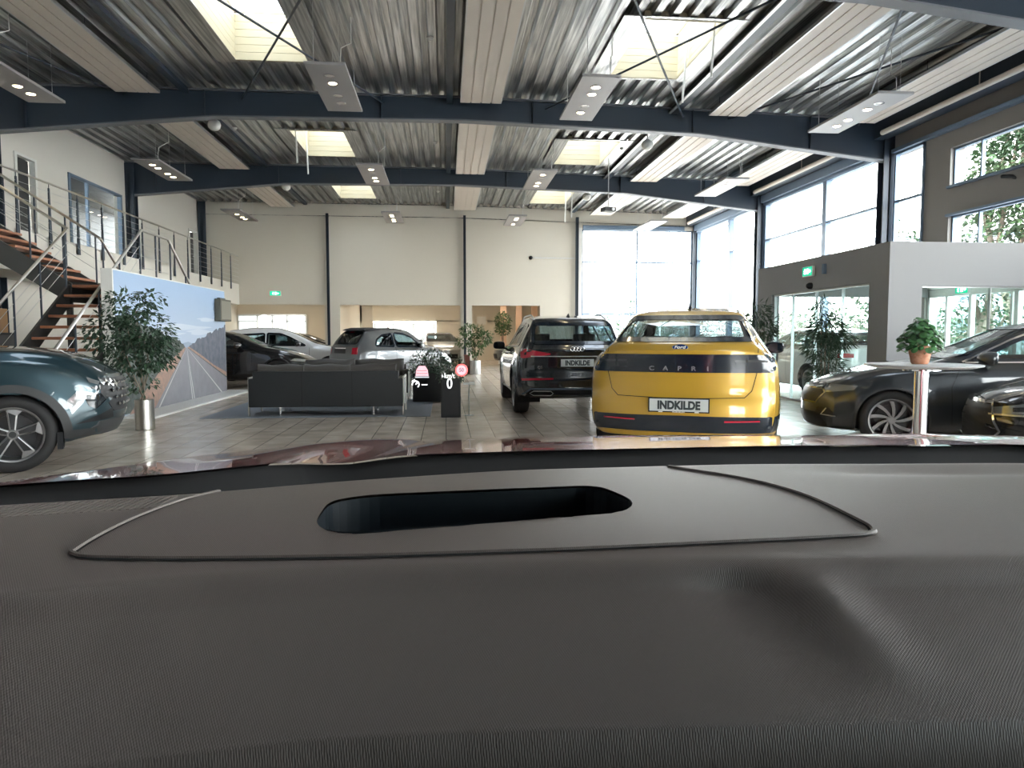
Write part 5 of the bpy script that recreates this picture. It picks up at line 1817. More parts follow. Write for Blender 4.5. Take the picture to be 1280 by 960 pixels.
for r_ in range(6):
    zz = .31 + r_ * .065
    hw = .40 + .18 * min(1, (zz - .26) / .2) - .12 * max(0, (zz - .46) / .22)
    for c_ in range(-5, 6):
        yy = c_ * hw / 5.6
        p = proj(ebvh, 'front', yy, zz, .008)
        mg.add([(p.x, yy - .04, zz - .018), (p.x, yy + .04, zz - .018), (p.x + .02, yy + .035, zz + .012), (p.x + .02, yy - .035, zz + .012)], [(0, 1, 2, 3)])
mg.build('grille_louvres', M['dark_lens'], eroot, fix=False)

# ---- small grey city car behind the sofas
fia = dict(L=3.57, step=0.045, sT=0.08,
           W=[(0, .72), (.25, .79), (.7, .815), (2.9, .81), (3.3, .76), (3.57, .66)],
           G=[(0, .28), (.7, .20), (2.9, .20), (3.57, .22)],
           B=[(0, .88), (.5, .95), (2.4, .93), (2.9, .86), (3.3, .76), (3.57, .62)],
           T=[(0, .98), (.10, 1.08), (.45, 1.38), (.55, 1.44), (.9, 1.48), (1.5, 1.49), (1.9, 1.44), (2.45, 1.08), (2.6, 1.02), (3.0, .94), (3.35, .82), (3.57, .68)],
           R=[(0, .68), (.3, .62), (.6, .57), (1.8, .56), (2.4, .66), (3.57, .60)],
           rearp=[(.25, .05), (.4, 0), (.6, .0), (.85, .06), (1.0, .08)], frontp=[(.25, .04), (.5, 0), (.7, .06)], cr=.22, cf=.30,
           xr=.60, xf=2.90, rw=.30, ww=.19, flare=.02, cladding=.02, zcl=.2, wheel='plain', spokes=8, rim=M['rim_silver'], paint=P_grey, e=.10,
           side_glass=[[(.70, 1.02), (1.30, 1.0), (1.30, 1.34), (1.0, 1.31), (.78, 1.18)], [(1.38, 1.0), (2.25, .98), (1.95, 1.24), (1.72, 1.33), (1.38, 1.36)]],
           rear_glass=[[(-.56, 1.08), (.56, 1.08), (.48, 1.36), (-.48, 1.36)]], front_glass=[[(-.6, 1.08), (.6, 1.08), (.5, 1.38), (-.5, 1.38)]],
           rglass=M['car_glass_dark'],
           features=[('tail_light', 'rear', [(.50, .80), (.66, .80), (.64, .98), (.50, .97)], M['red_lens'], .01, dict(mirror=True, label='red tail light', thick=.01)),
                     ('soft_top', 'top', [(.55, -.47), (1.75, -.47), (1.75, .47), (.55, .47)], M['rubber'], .012, dict(thick=.01, label='black folding fabric roof')),
                     ('spoiler', 'rear', [(-.50, 1.39), (.50, 1.39), (.48, 1.45), (-.48, 1.45)], M['rubber'], .07, dict(thick=.12)),
                     ('number_plate_recess', 'rear', [(-.28, .82), (.28, .82), (.26, .94), (-.26, .94)], M['dark_trim'], .006, {}),
                     ('chrome_bar', 'rear', [(-.28, .955), (.28, .955)], M['chrome'], .012, dict(strip=.02)),
                     ('brake_light', 'rear', [(-.12, 1.365), (.12, 1.365), (.12, 1.385), (-.12, 1.385)], M['red_lens'], .02, dict(label='high red brake light'))],
           seams=[('R', [(1.33, .3), (1.33, .98)]), ('R', [(2.42, .35), (2.4, .95)]), ('R', [(1.33, .3), (2.42, .33)])],
           handles=[(1.5, .86)], handle_mat=M['chrome'], mirror=(2.08, 1.02), mirror_mat=P_grey, seat_h=1.12, xseat=1.55, antenna=1.65)
make_car('city_car', 'small grey city car with black fabric roof behind the sofas', 'car', (-2.85, 19.2), 50, fia)

sedan = dict(L=4.6, step=0.07, sT=0.08,
             W=[(0, .82), (.4, .89), (3.8, .905), (4.25, .88), (4.6, .78)], G=[(0, .25), (.9, .19), (3.8, .19), (4.6, .22)],
             B=[(0, .92), (1.0, .95), (3.2, .93), (3.7, .88), (4.2, .78), (4.6, .62)],
             T=[(0, 1.02), (.3, 1.18), (.9, 1.38), (1.5, 1.45), (2.2, 1.44), (2.7, 1.30), (3.35, 1.02), (3.9, .92), (4.3, .80), (4.6, .66)],
             R=[(0, .76), (.8, .62), (2.3, .60), (3.2, .78), (3.8, .78), (4.6, .7)],
             rearp=[(.3, .03), (1, .05)], frontp=[(.2, .06), (.5, 0), (.7, .06)], cr=.2, cf=.4,
             xr=.95, xf=3.70, rw=.335, ww=.22, cladding=.02, zcl=.2, wheel='plain', spokes=5, rim=M['rim_dark'], paint=P_jet,
             side_glass=[[(.75, 1.06), (1.85, 1.02), (1.85, 1.35), (1.2, 1.31)], [(1.93, 1.02), (3.0, 1.0), (2.55, 1.24), (2.3, 1.34), (1.93, 1.36)]],
             front_glass=[[(-.7, 1.05), (.7, 1.05), (.56, 1.36), (-.56, 1.36)]], rear_glass=[[(-.6, 1.12), (.6, 1.12), (.52, 1.32), (-.52, 1.32)]],
             features=[('headlight', 'R', [(4.0, .68), (4.45, .62), (4.45, .68), (4.1, .73)], M['clear_lens'], .008, dict(mirror=True, cell=.08)),
                       ('tail_light', 'rear', [(.4, .85), (.78, .85), (.78, .95), (.4, .93)], M['red_lens'], .008, dict(mirror=True, cell=.1)),
                       ('grille', 'front', [(-.5, .3), (.5, .3), (.5, .5), (-.5, .5)], M['black'], .008, dict(cell=.1))],
             seams=[('R', [(1.9, .3), (1.9, 1.0)]), ('R', [(3.1, .3), (3.1, .95)]), ('L', [(1.9, .3), (1.9, 1.0)]), ('L', [(3.1, .3), (3.1, .95)])],
             handles=[(2.2, .86), (1.25, .88)], mirror=(2.8, 1.05), mirror_mat=P_jet, seat_h=1.08, xseat=2.2)


def variant(base, **kw):
    d = dict(base)
    d.update(kw)
    return d


make_car('saloon_car', 'black saloon car behind the picture wall, its nose reaching the left sofa end', 'car', (-7.85, 18.6), 87, variant(sedan, rw=.35))
make_car('saloon_car', 'white saloon car mostly hidden behind the black saloon', 'car', (-7.1, 21.6), 84, variant(sedan, paint=P_white, T=[(0, 1.02), (.3, 1.2), (.9, 1.45), (1.5, 1.53), (2.2, 1.52), (2.7, 1.36), (3.35, 1.05), (3.9, .94), (4.3, .82), (4.6, .66)]))
make_car('hatchback_car', 'dark hatchback car in the back room left of the slim column', 'car', (-8.6, 32.2), 90, variant(sedan, L=4.6))
make_car('saloon_car', 'black saloon car in the opening between the plants and the SUV', 'car', (6.7, 31.4), -90, variant(sedan))
make_car('saloon_car', 'silver car in the back room seen above the grey city car', 'car', (-0.6, 35.5), 172, variant(sedan, paint=P_silver))
make_car('saloon_car', 'white car standing behind the glass doors of the vestibule', 'car', (8.42, 13.3), 0, variant(sedan, paint=P_white, rim=M['rim_silver'], step=.06, spokes=10, wheel='double'))
make_car('hatchback_car', 'light blue car parked outside to the right', 'car', (12.6, 9.5), 15, variant(sedan, paint=P_blue))

# ================================================================== THE RED CAR THE CAMERA SITS IN
NX, CY = 2.22, -0.30        # nose distance ahead of the camera, car centre to the right of it
camx = 4.55 - NX
red = dict(L=4.55, step=0.04, sT=0.06,
           W=[(0, .86), (.3, .93), (3.9, .96), (4.3, .92), (4.55, .80)],
           G=[(0, .32), (.9, .22), (3.8, .22), (4.55, .26)],
           B=[(0, 1.0), (1.0, 1.03), (3.1, 1.02), (3.6, .97), (4.1, .90), (4.55, .72)],
           T=[(0, 1.1), (.3, 1.45), (.8, 1.63), (1.6, 1.66), (2.2, 1.64), (2.45, 1.58), (3.12, 1.16), (3.3, 1.10), (4.0, 1.00), (4.3, .93), (4.55, .80)],
           R=[(0, .8), (.6, .66), (2.3, .63), (3.1, .76), (4.55, .72)],
           rearp=[(.3, .05), (1, .05)], frontp=[(.3, .05), (.6, 0), (.8, .05)], cr=.2, cf=.35,
           xr=.92, xf=3.62, rw=.36, ww=.23, cladding=.05, zcl=.25, wheel='plain', spokes=5, rim=M['rim_dark'], paint=P_red,
           side_glass=[[(.8, 1.12), (1.6, 1.09), (1.6, 1.5), (1.1, 1.47)], [(1.67, 1.09), (2.85, 1.08), (2.55, 1.38), (2.35, 1.5), (1.67, 1.52)]],
           rear_glass=[[(-.62, 1.15), (.62, 1.15), (.56, 1.5), (-.56, 1.5)]],
           cut=lambda c, n: (c.x > 2.36 and c.x < 3.16 and n.z > .35 and c.z > 1.085 and abs(c.y) < .78) or (c.x >= 3.05 and c.x < 4.36 and n.z > .55 and c.z > .90 and abs(c.y) < .90) or (c.x > 2.2 and c.x < 3.12 and c.z < .30),
           features=[('headlight', 'front', [(.5, .72), (.86, .74), (.86, .82), (.5, .82)], M['clear_lens'], .006, dict(mirror=True)),
                     ('grille', 'front', [(-.45, .45), (.45, .45), (.5, .7), (-.5, .7)], M['black'], .008, {})],
           handles=[(1.7, .95), (2.4, .93)], interior=False)
hdx = Vector((math.sin(YAW), math.cos(YAW)))
ltx = Vector((-math.cos(YAW), math.sin(YAW)))
org = -hdx * camx + ltx * CY
rroot, rbvh = make_car('red_car', 'dark red car whose bonnet and dashboard fill the foreground', 'car', (org.x, org.y), math.degrees(YAW), red)


def cw(x, y, z):
    """x right of the camera, y ahead, z height -> red car frame"""
    return (camx + y, CY * -1 * -1 * -1 - x if False else (-x - CY), z)


def grid_mesh(name, fn, us, vs, mt, parent, flip=False, uvscale=1):
    m_ = MB()
    P_ = [[fn(u, v) for v in vs] for u in us]
    n, k = len(us), len(vs)
    flat = [p for r_ in P_ for p in r_]
    fs = []
    for i in range(n - 1):
        for j in range(k - 1):
            q = (i * k + j, (i + 1) * k + j, (i + 1) * k + j + 1, i * k + j + 1)
            fs.append(q[::-1] if flip else q)
    m_.add(flat, fs)
    return m_.build(name, mt, parent, smooth=True, fix=False, angle=60)


XC = -CY


def hood_near(x):
    return float(smi([(-.8, .62), (-.6, .70), (-.46, .765), (-.387, .79), (-.32, .84), (-.245, .90), (0, .952), (.36, 1.0), (.73, 1.015), (1.0, .93), (1.3, .8)], x, .05))


def hood_z(x, y):
    cx = abs(x - XC)
    drop = .155 + .105 * (y - hood_near(x)) + .02 * max(0, y - 1) ** 2 + max(0, y - 1.95) ** 2 * 1.6
    k = max(0, cx - .86) / .12
    drop += .07 * k ** 2
    drop -= .010 * math.exp(-((cx - .66) / .07) ** 2) * min(1, (y - .8) * 2)
    drop += .008 * math.exp(-((cx - .52) / .05) ** 2)
    return CAM_H - drop


us = np.linspace(XC - .98, XC + .98, 90)
vs = np.linspace(0, 1, 50)
grid_mesh('bonnet', lambda u, v: cw(u, hood_near(u) + (2.19 - .30 * (abs(u - XC) / .98) ** 3 - hood_near(u)) * v, hood_z(u, hood_near(u) + (2.19 - .30 * (abs(u - XC) / .98) ** 3 - hood_near(u)) * v)), us, vs, P_red, rroot)
# cowl: black trim between bonnet and screen
grid_mesh('cowl_panel', lambda u, v: cw(u, hood_near(u) + .012 - .17 * v, hood_z(u, hood_near(u)) - .004 - .030 * min(1, v * 3) - .03 * v), np.linspace(XC - .86, XC + .86, 60), np.linspace(0, 1, 8), M['rubber'], rroot)


def far_y(x):            # far edge of the dash top, curved like the screen base
    pts = [(-.62, .50), (-.42, .585), (-.28, .625), (-.178, .675), (0, .738), (.25, .772), (.56, .785), (.85, .74), (1.15, .60)]
    return float(smi(pts, x, .06))


def crease_y(x):
    return float(smi([(-.6, .33), (-.29, .39), (-.215, .42), (-.1, .444), (0, .452), (.345, .465), (.8, .46), (1.15, .42)], x, .05))


def dash_pt(u, v):
    """v 0..1 top from far to crease, 1..2 face, 2..3 underside"""
    fy, cy_ = far_y(u), crease_y(u)
    if v < 0:
        return cw(u, fy + .05 * -v, CAM_H - .142 - .05 * -v)
    if v <= 1:
        y = fy + (cy_ - fy) * v
        z = CAM_H - .140 - .004 * math.sin(v * math.pi) * -1 - .006 * v ** 3
        # raised rim to the right of the insert and shallow speaker recess
        k = math.exp(-((u - .50) / .18) ** 4) * math.exp(-((v - .14) / .10) ** 2)
        z -= .006 * k
        return cw(u, y, z)
    if v <= 2:
        f = v - 1
        y = cy_ - .003 - .065 * f - .012 * (1 - (1 - f) ** 2)
        z = CAM_H - .146 - .062 * f - .006 * min(1, f * 8)
        # bulge with a hollow beside it on the right, a faint one on the left
        fy2 = f
        r1 = ((u - (.190 + .055 * (fy2 - .1))) / .020)
        b = math.exp(-r1 ** 2) * max(0, min(1, (fy2 - .02) * 8)) * max(0, 1 - fy2 * 1.15)
        r2 = ((u - (.142 + .055 * (fy2 - .1))) / .028)
        h = math.exp(-r2 ** 2) * max(0, min(1, (fy2 - .02) * 7)) * max(0, 1 - fy2 * 1.15)
        y -= .011 * b
        y += .011 * h
        z += .006 * b - .004 * h
        r3 = ((u + .205) / .018)
        y -= .0022 * math.exp(-r3 ** 2) * max(0, 1 - abs(fy2 - .28) * 3)
        return cw(u, y, z)
    f = v - 2
    return cw(u, cy_ - .080 + .004 * f - .01 * math.sin(f * math.pi), CAM_H - .214 - .20 * f)


INS = [(-.262, .475), (-.215, .610), (-.150, .672)]     # insert outline, left side (x, y)


def dash_hole(u, y):
    return -.113 < u < .075 and .505 < y < .575


us = list(np.linspace(XC - .92, XC + .90, 170))
m_ = MB()
# HUD opening corners in (x, y): a slot across the insert
SLOT = [(-.122, .495), (.090, .553), (.103, .585), (.078, .648), (-.125, .608), (-.152, .585), (-.146, .515)]
SLOT_R = round_poly(SLOT, .02)
rows = list(np.linspace(-1, 0, 4)[:-1]) + list(np.linspace(0, 1, 40)) + list(np.linspace(1, 2, 34))[1:] + list(np.linspace(2, 3, 10))[1:]
pts = [[dash_pt(u, v) for v in rows] for u in us]
k = len(rows)
# snap the grid to the slot outline
from mathutils import geometry as mgeo
SL3 = [cw(a, b, 0) for a, b in SLOT_R]
SLc = [(p[0], p[1]) for p in SL3]


def snap(p):
    best, bd = None, 9
    q = Vector((p[0], p[1]))
    for i in range(len(SLc)):
        a, b = Vector(SLc[i]), Vector(SLc[(i + 1) % len(SLc)])
        ab = b - a
        t_ = max(0, min(1, (q - a).dot(ab) / max(ab.length_squared, 1e-12)))
        c = a + ab * t_
        d = (q - c).length
        if d < bd:
            bd, best = d, c
    return best, bd


fs = []
inside = {}
for i in range(len(us)):
    for j in range(k):
        if 0 <= rows[j] <= 1:
            p = pts[i][j]
            if abs(us[i] + .03) < .16:
                c, d = snap(p)
                if d < .0066:
                    pts[i][j] = (c.x, c.y, p[2])
for i in range(len(us) - 1):
    for j in range(k - 1):
        q = [(i, j), (i + 1, j), (i + 1, j + 1), (i, j + 1)]
        cx_ = sum(pts[a][b][0] for a, b in q) / 4
        cy_ = sum(pts[a][b][1] for a, b in q) / 4
        if 0 <= rows[j] < 1 and pip((cx_, cy_), SLc):
            continue
        fs.append(tuple(a * k + b for a, b in q)[::-1])
m_.add([p for r_ in pts for p in r_], fs)
dash = m_.build('dashboard', M['dash'], rroot, smooth=True, fix=False, angle=75)
# the slot walls and floor
m_ = MB()
n = len(SL3)
zt = CAM_H - .139
vs_ = [(p[0], p[1], zt) for p in SL3] + [(p[0], p[1], zt - .05) for p in SL3]
m_.add(vs_, [(i, (i + 1) % n, n + (i + 1) % n, n + i) for i in range(n)] + [tuple(range(n, 2 * n))])
m_.build('display_slot', mat('slot_black', (0.006, 0.010, 0.014), 0.35), dash, fix=False)
# the groove round the insert panel
gp = [(-.262, .635), (-.274, .60), (-.282, .53), (-.284, .462), (-.278, .447), (-.25, .444), (-.15, .452), (0, .467), (.13, .483), (.225, .496), (.255, .503), (.264, .516), (.262, .54), (.25, .61), (.222, .676), (.18, .735), (.165, .758)]


def dash_z(x, y):
    fy, c_ = far_y(x), crease_y(x)
    v = (fy - y) / (fy - c_)
    v = max(0, min(1, v))
    return dash_pt(x, v)[2]


dense = []
for i in range(len(gp) - 1):
    for q in range(6):
        t_ = q / 6
        p0 = gp[max(i - 1, 0)]; p1 = gp[i]; p2 = gp[i + 1]; p3 = gp[min(i + 2, len(gp) - 1)]
        cr_ = lambda a, b, c, d: .5 * (2 * b + (c - a) * t_ + (2 * a - 5 * b + 4 * c - d) * t_ ** 2 + (3 * b - a - 3 * c + d) * t_ ** 3)
        dense.append((cr_(p0[0], p1[0], p2[0], p3[0]), cr_(p0[1], p1[1], p2[1], p3[1])))
m_ = MB()
L_, R_ = [], []
for i in range(len(dense)):
    a, b = Vector(dense[max(i - 1, 0)]), Vector(dense[min(i + 1, len(dense) - 1)])
    n_ = (b - a).normalized()
    n_ = Vector((-n_.y, n_.x)) * .0028
    p = Vector(dense[i])
    L_.append(p + n_); R_.append(p - n_)
vs_ = [cw(p.x, p.y, dash_z(p.x, p.y) + .0007) for p in L_ + R_]
N_ = len(dense)
m_.add(vs_, [(i, i + 1, N_ + i + 1, N_ + i) for i in range(N_ - 1)])
m_.build('insert_groove', M['gap'], dash, fix=False)
m_ = MB()
m_.tube([cw(p.x * 1.0 + (.004 if p.x > 0 else -.004), p.y - .001, dash_z(p.x, p.y) + .0002) for p in L_], .0022, 6)
m_.build('insert_edge', M['dash'], dash, smooth=True)
# defroster vent, left and right
for (x0, x1, dd) in ((-.52, -.285, .018),):
    m_ = MB()
    nn = 46
    for i in range(nn):
        xx = x0 + (x1 - x0) * i / nn
        y1 = far_y(xx) - dd
        m_.hexa([cw(xx, y1 - .045, dash_z(xx, y1) + .0003), cw(xx + .0022, y1 - .045, dash_z(xx, y1) + .0003), cw(xx + .0022, y1, dash_z(xx, y1) + .0003), cw(xx, y1, dash_z(xx, y1) + .0003)],
                [cw(xx, y1 - .045, dash_z(xx, y1) + .0022), cw(xx + .0022, y1 - .045, dash_z(xx, y1) + .0022), cw(xx + .0022, y1, dash_z(xx, y1) + .0022), cw(xx, y1, dash_z(xx, y1) + .0022)])
    m_.build('defroster_vent', M['dash'], dash)
# windscreen: from its base ahead of the dash up to the roof header
def ws(u, v):
    y0 = far_y(u) + .10
    z0 = CAM_H - .185
    ux = XC + (u - XC) * (1 - .16 * v)
    y1 = .10 - .16 * (abs(u - XC) / .75) ** 2
    return cw(ux, y0 + (y1 - y0) * v, z0 + (1.60 - z0) * v + .03 * math.sin(v * math.pi))


us2 = np.linspace(XC - .88, XC + .88, 24)
wsn = grid_mesh('windscreen', ws, us2, np.linspace(0, 1, 14), M['windscreen'], rroot)
grid_mesh('screen_border', lambda u, v: tuple(Vector(ws(u, .0 + .055 * v)) + Vector((-.004, 0, .002))), us2, np.linspace(0, 1, 3), M['rubber'], wsn)
for sg in (-1, 1):
    m_ = MB()
    pts_ = [Vector(ws(XC + sg * .90, v)) for v in np.linspace(-.03, 1.02, 10)]
    m_.tube(pts_, .045, 8)
    m_.build('screen_pillar', P_red, rroot, smooth=True)
m_ = MB()
m_.tube([ws(u, 1.01) for u in np.linspace(XC - .88, XC + .88, 12)], .04, 8)
m_.build('roof_header', P_red, rroot, smooth=True)
grid_mesh('headliner', lambda u, v: cw(XC + (u - XC) * .86, .08 - 1.9 * v, 1.585), np.linspace(XC - .74, XC + .74, 6), np.linspace(0, 1, 6), mat('headliner', (0.09, 0.085, 0.08), 0.9), rroot)
m_ = MB()
for sx in (0.0 - .02, .62):
    a, b, c = cw(sx - .25, -.55, .45), cw(sx + .25, -.15, .62), None
    m_.box(min(a[0], b[0]), max(a[0], b[0]), min(a[1], b[1]), max(a[1], b[1]), .42, .60)
    m_.box(min(a[0], b[0]) - .16, min(a[0], b[0]) + .0, min(a[1], b[1]), max(a[1], b[1]), .45, 1.15)
m_.build('front_seats', M['seat'], rroot, bev=.04)
m_ = MB()
m_.box(1.0, 3.1, -.72, .72, .24, .28)
m_.build('cabin_floor', M['black'], rroot)
# steering wheel lies below the picture, its column under the dash
m_ = MB()
c0 = Vector(cw(.0, .20, .80))
m_.tube([tuple(c0 + Vector((.09 * math.sin(a), .185 * math.cos(a), .165 * math.sin(a)))) for a in np.linspace(0, 2 * math.pi, 28, endpoint=False)], .016, 8, closed=True)
m_.tube([tuple(c0 + Vector((0, -.18, 0))), tuple(c0 + Vector((.04, 0, -.02))), tuple(c0 + Vector((0, .18, 0)))], .016, 8)
m_.tube([tuple(c0 + Vector((.03, 0, -.02))), tuple(c0 + Vector((.25, 0, -.10)))], .035, 8)
m_.build('steering_wheel', M['black'], rroot, smooth=True)
# head-up display symbols shown on the screen glass
ydis = 1.9
hud = bpy.data.objects.new('head_up_display', None)
COL.objects.link(hud); hud.parent = rroot
KIDS.setdefault(rroot.name, []).append('head_up_display')


def ws_at(px, py):
    """where the sight line through a symbol meets the windscreen, in the red car frame"""
    rx = (px - 640) / F_PX
    ang = math.atan((480 - py) / F_PX) - PITCH
    for y in np.linspace(.05, .95, 400):
        x = rx * y / math.cos(PITCH) if False else rx * y
        z = CAM_H + math.tan(ang) * y
        # height of the screen at (x, y)
        lo = far_y(x) + .10
        v = (lo - y) / max(lo - (.10 - .16 * (abs(x - XC) / .75) ** 2), 1e-3)
        if v < 0:
            break
        zs = CAM_H - .185 + (1.60 - CAM_H + .185) * v + .03 * math.sin(v * math.pi)
        if z >= zs - .0035 and y > .2:
            return x, y, z, y / F_PX
    return rx * .7, .7, CAM_H, .7 / F_PX


X0, Y0_, Z0_, pxs = ws_at(548, 470)
HB = Matrix(((0, 0, -1, 0), (-1, 0, 0, 0), (0, 1, 0, 0), (0, 0, 0, 1)))      # local x right, y up, z towards the driver


def hud_m(px, py):
    x = X0 + (px - 548) * pxs
    z = Z0_ - (py - 470) * pxs
    return Matrix.Translation(cw(x, Y0_ - .006 + 0.9 * (py - 470) * pxs * 0, z)) @ HB


S = pxs
m_ = MB()
o_ = hud_m(528.5, 463)
m_.prism([(-8 * S, -6.5 * S), (8 * S, -6.5 * S), (7 * S, 1 * S), (4 * S, 6 * S), (-4 * S, 6 * S), (-7 * S, 1 * S)], lambda a, b, q: tuple(o_ @ Vector((a, b, q))), 0, .0004)
m_.build('car_symbol', M['hud_pink'], hud)
m_ = MB(); o2_ = hud_m(528.5, 463)
m_.box(-6 * S, 6 * S, -.2 * S, .5 * S, .0005, .0008, M=o2_)
m_.box(-6.8 * S, 6.8 * S, -3.4 * S, -2.8 * S, .0005, .0008, M=o2_)
m_.build('car_symbol_lines', M['hud_red'], hud)
m_ = MB(); o_ = hud_m(528.5, 471)
m_.box(-8.5 * S, 8.5 * S, -.7 * S, .9 * S, 0, .0005, M=o_)
m_.build('lane_symbol', M['hud_grey'], hud)
m_ = MB(); o_ = hud_m(520.5, 480)
m_.tube([tuple(o_ @ Vector((4.2 * S * math.cos(a), 4.2 * S * math.sin(a), .0005))) for a in np.linspace(-.9, 3.4, 14)], .8 * S, 5)
m_.tube([tuple(o_ @ Vector((0, 0, .0005))), tuple(o_ @ Vector((3 * S, 3.2 * S, .0005)))], .8 * S, 5)
m_.tube([tuple(o_ @ Vector((-4.5 * S, 3.5 * S, .0005))), tuple(o_ @ Vector((-1 * S, 6 * S, .0005)))], .9 * S, 5)
m_.build('cruise_symbol', M['hud_white'], hud)
m_ = MB(); o_ = hud_m(531.5, 480.3)
m_.box(-3.6 * S, 3.6 * S, -.6 * S, .6 * S, 0, .0005, M=o_)
m_.build('dash_symbol', M['hud_white'], hud)
text_mesh('unit_text', 'km/t', 8.5 * S, M['hud_white'], hud, hud_m(562.5, 469.5), .0002, .04 * S, .82)
text_mesh('speed_digit', '0', 18.5 * S, M['hud_white'], hud, hud_m(562.5, 479.5), .0002, .12 * S, .8)
m_ = MB(); o_ = hud_m(577.5, 462.2)
m_.tube([tuple(o_ @ Vector((6.9 * S * math.cos(a), 6.9 * S * math.sin(a), 0))) for a in np.linspace(0, 2 * math.pi, 30, endpoint=False)], .95 * S, 5, closed=True)
m_.build('limit_ring', M['hud_red'], hud, smooth=True)
m_ = MB()
m_.lathe([(0, 0), (6.2 * S, 0)], 24, o_, cap=False)
m_.build('limit_face', M['hud_pink'], hud, fix=False)
text_mesh('limit_digits', '50', 6.5 * S, mat('hud_dark', (0.1, 0.12, 0.14), 0.5, emit=(0.2, 0.25, 0.3), es=0.3), hud, o_ @ Matrix.Translation((0, 0, .0006)), .0002, .1 * S, .9)

# ================================================================== FURNITURE, PLANTS, SIGNS
def foliage(name, parent, mt, blobs, n, size, seed, narrow=.45, droop=.3, fold=.25):
    """blobs: (x, y, z, rx, ry, rz) ellipsoids that hold the leaves"""
    rnd = random.Random(seed)
    vols = [b[3] * b[4] * b[5] for b in blobs]
    tot = sum(vols)
    m_ = MB()
    for b, vol in zip(blobs, vols):
        for _ in range(int(n * vol / tot)):
            while True:
                u = Vector((rnd.uniform(-1, 1), rnd.uniform(-1, 1), rnd.uniform(-1, 1)))
                if .12 < u.length < 1:
                    break
            u = u.normalized() * (u.length ** .6)
            p = Vector((b[0] + u.x * b[3], b[1] + u.y * b[4], b[2] + u.z * b[5]))
            d = Vector((u.x + rnd.uniform(-.6, .6), u.y + rnd.uniform(-.6, .6), u.z * .5 + rnd.uniform(-.6, .5) - droop)).normalized()
            s = size * rnd.uniform(.6, 1.25)
            up = Vector((rnd.uniform(-.5, .5), rnd.uniform(-.5, .5), 1)).normalized()
            w = d.cross(up)
            if w.length < .1:
                continue
            w = w.normalized() * s * narrow
            nn = w.cross(d).normalized() * s * fold
            m_.add([p, p + d * s * .5 + w * .5 + nn * .3, p + d * s, p + d * s * .5 - w * .5 + nn * .3, p + d * s * .45], [(0, 4, 1), (1, 4, 2), (0, 3, 4), (4, 3, 2)])
    return m_.build(name, mt, parent, fix=False)


def twigs(name, parent, mt, base, blobs, seed, n=3, r=.012):
    rnd = random.Random(seed)
    m_ = MB()
    b0 = Vector(base)
    for k in range(n):
        b = blobs[k % len(blobs)]
        e = Vector((b[0] + rnd.uniform(-.3, .3) * b[3], b[1] + rnd.uniform(-.3, .3) * b[4], b[2] + rnd.uniform(-.2, .6) * b[5]))
        st_ = b0 + Vector((rnd.uniform(-1, 1) * r * 3, rnd.uniform(-1, 1) * r * 3, 0))
        pts_ = []
        for f in np.linspace(0, 1, 7):
            q = st_.lerp(e, f)
            q.x += math.sin(f * 5 + k) * .02 * (b[5] * 2 + .1)
            q.y += math.cos(f * 4 + k) * .02
            pts_.append(tuple(q))
        m_.tube(pts_, [r * (1 - .6 * f) for f in np.linspace(0, 1, 7)], 6)
        for j in (3, 4, 5):
            q = Vector(pts_[j])
            bb_ = blobs[rnd.randrange(len(blobs))]
            tip = Vector((bb_[0] + rnd.uniform(-.7, .7) * bb_[3], bb_[1] + rnd.uniform(-.7, .7) * bb_[4], max(q.z + .03, bb_[2] + rnd.uniform(-.3, .7) * bb_[5])))
            m_.tube([tuple(q), tuple(q.lerp(tip, .5) + Vector((0, 0, .02))), tuple(tip)], [r * .5, r * .35, r * .15], 5)
    return m_.build(name, mt, parent, smooth=True)


# ---- picture wall
BXW = -5.0
t = thing('picture_wall', 'freestanding white wall with a large photo of a straight country road', 'display wall', (BXW, 14.03, 0))
ya, yb, zt_ = 10.8 - 13.5, 16.3 - 13.5, 2.3
MB().box(-.17, 0, ya, yb, 0.02, zt_).build('panel', M['white_plain'], t, bev=.004)
MB().box(-.32, .52, ya + .1, yb + .25, 0, .035).build('base_plate', M['white_plain'], t, bev=.004)
mats = [mat('print_sky', (0.36, 0.46, 0.60), .5), mat('print_road', (0.20, 0.20, 0.23), .5, noise=(5, .5, (.26, .26, .29))), mat('print_line', (0.55, 0.55, 0.55), .5),
        mat('print_hill', (0.07, 0.085, 0.12), .6, noise=(6, .9, (.14, .15, .19))), mat('print_verge', (0.42, 0.24, 0.18), .6, noise=(12, .9, (.24, .18, .15))),
        mat('print_tree', (0.035, 0.05, 0.045), .6, noise=(9, .9, (.09, .11, .10))), mat('print_cloud', (0.50, 0.57, 0.67), .5), mat('print_far', (.26, .33, .45), .5)]
nt = mats[0].node_tree
tcn = nt.nodes.new('ShaderNodeTexCoord'); sp_ = nt.nodes.new('ShaderNodeSeparateXYZ'); rp_ = nt.nodes.new('ShaderNodeValToRGB')
mp_ = nt.nodes.new('ShaderNodeMapRange'); mp_.inputs[1].default_value = 1.0; mp_.inputs[2].default_value = 2.3
rp_.color_ramp.elements[0].color = (.42, .50, .62, 1); rp_.color_ramp.elements[1].color = (.27, .40, .60, 1)
nt.links.new(tcn.outputs['Object'], sp_.inputs[0]); nt.links.new(sp_.outputs['Z'], mp_.inputs[0]); nt.links.new(mp_.outputs[0], rp_.inputs[0])
nt.links.new(rp_.outputs[0], nt.nodes['Principled BSDF'].inputs['Base Color'])
m_ = MB()


def flat(poly, k, mi):
    q = [(y - 13.5, z) for y, z in poly]
    m_.prism(q, lambda a, b, s: (s, a, b), .001 + k * .0006, .0015 + k * .0006, mi)


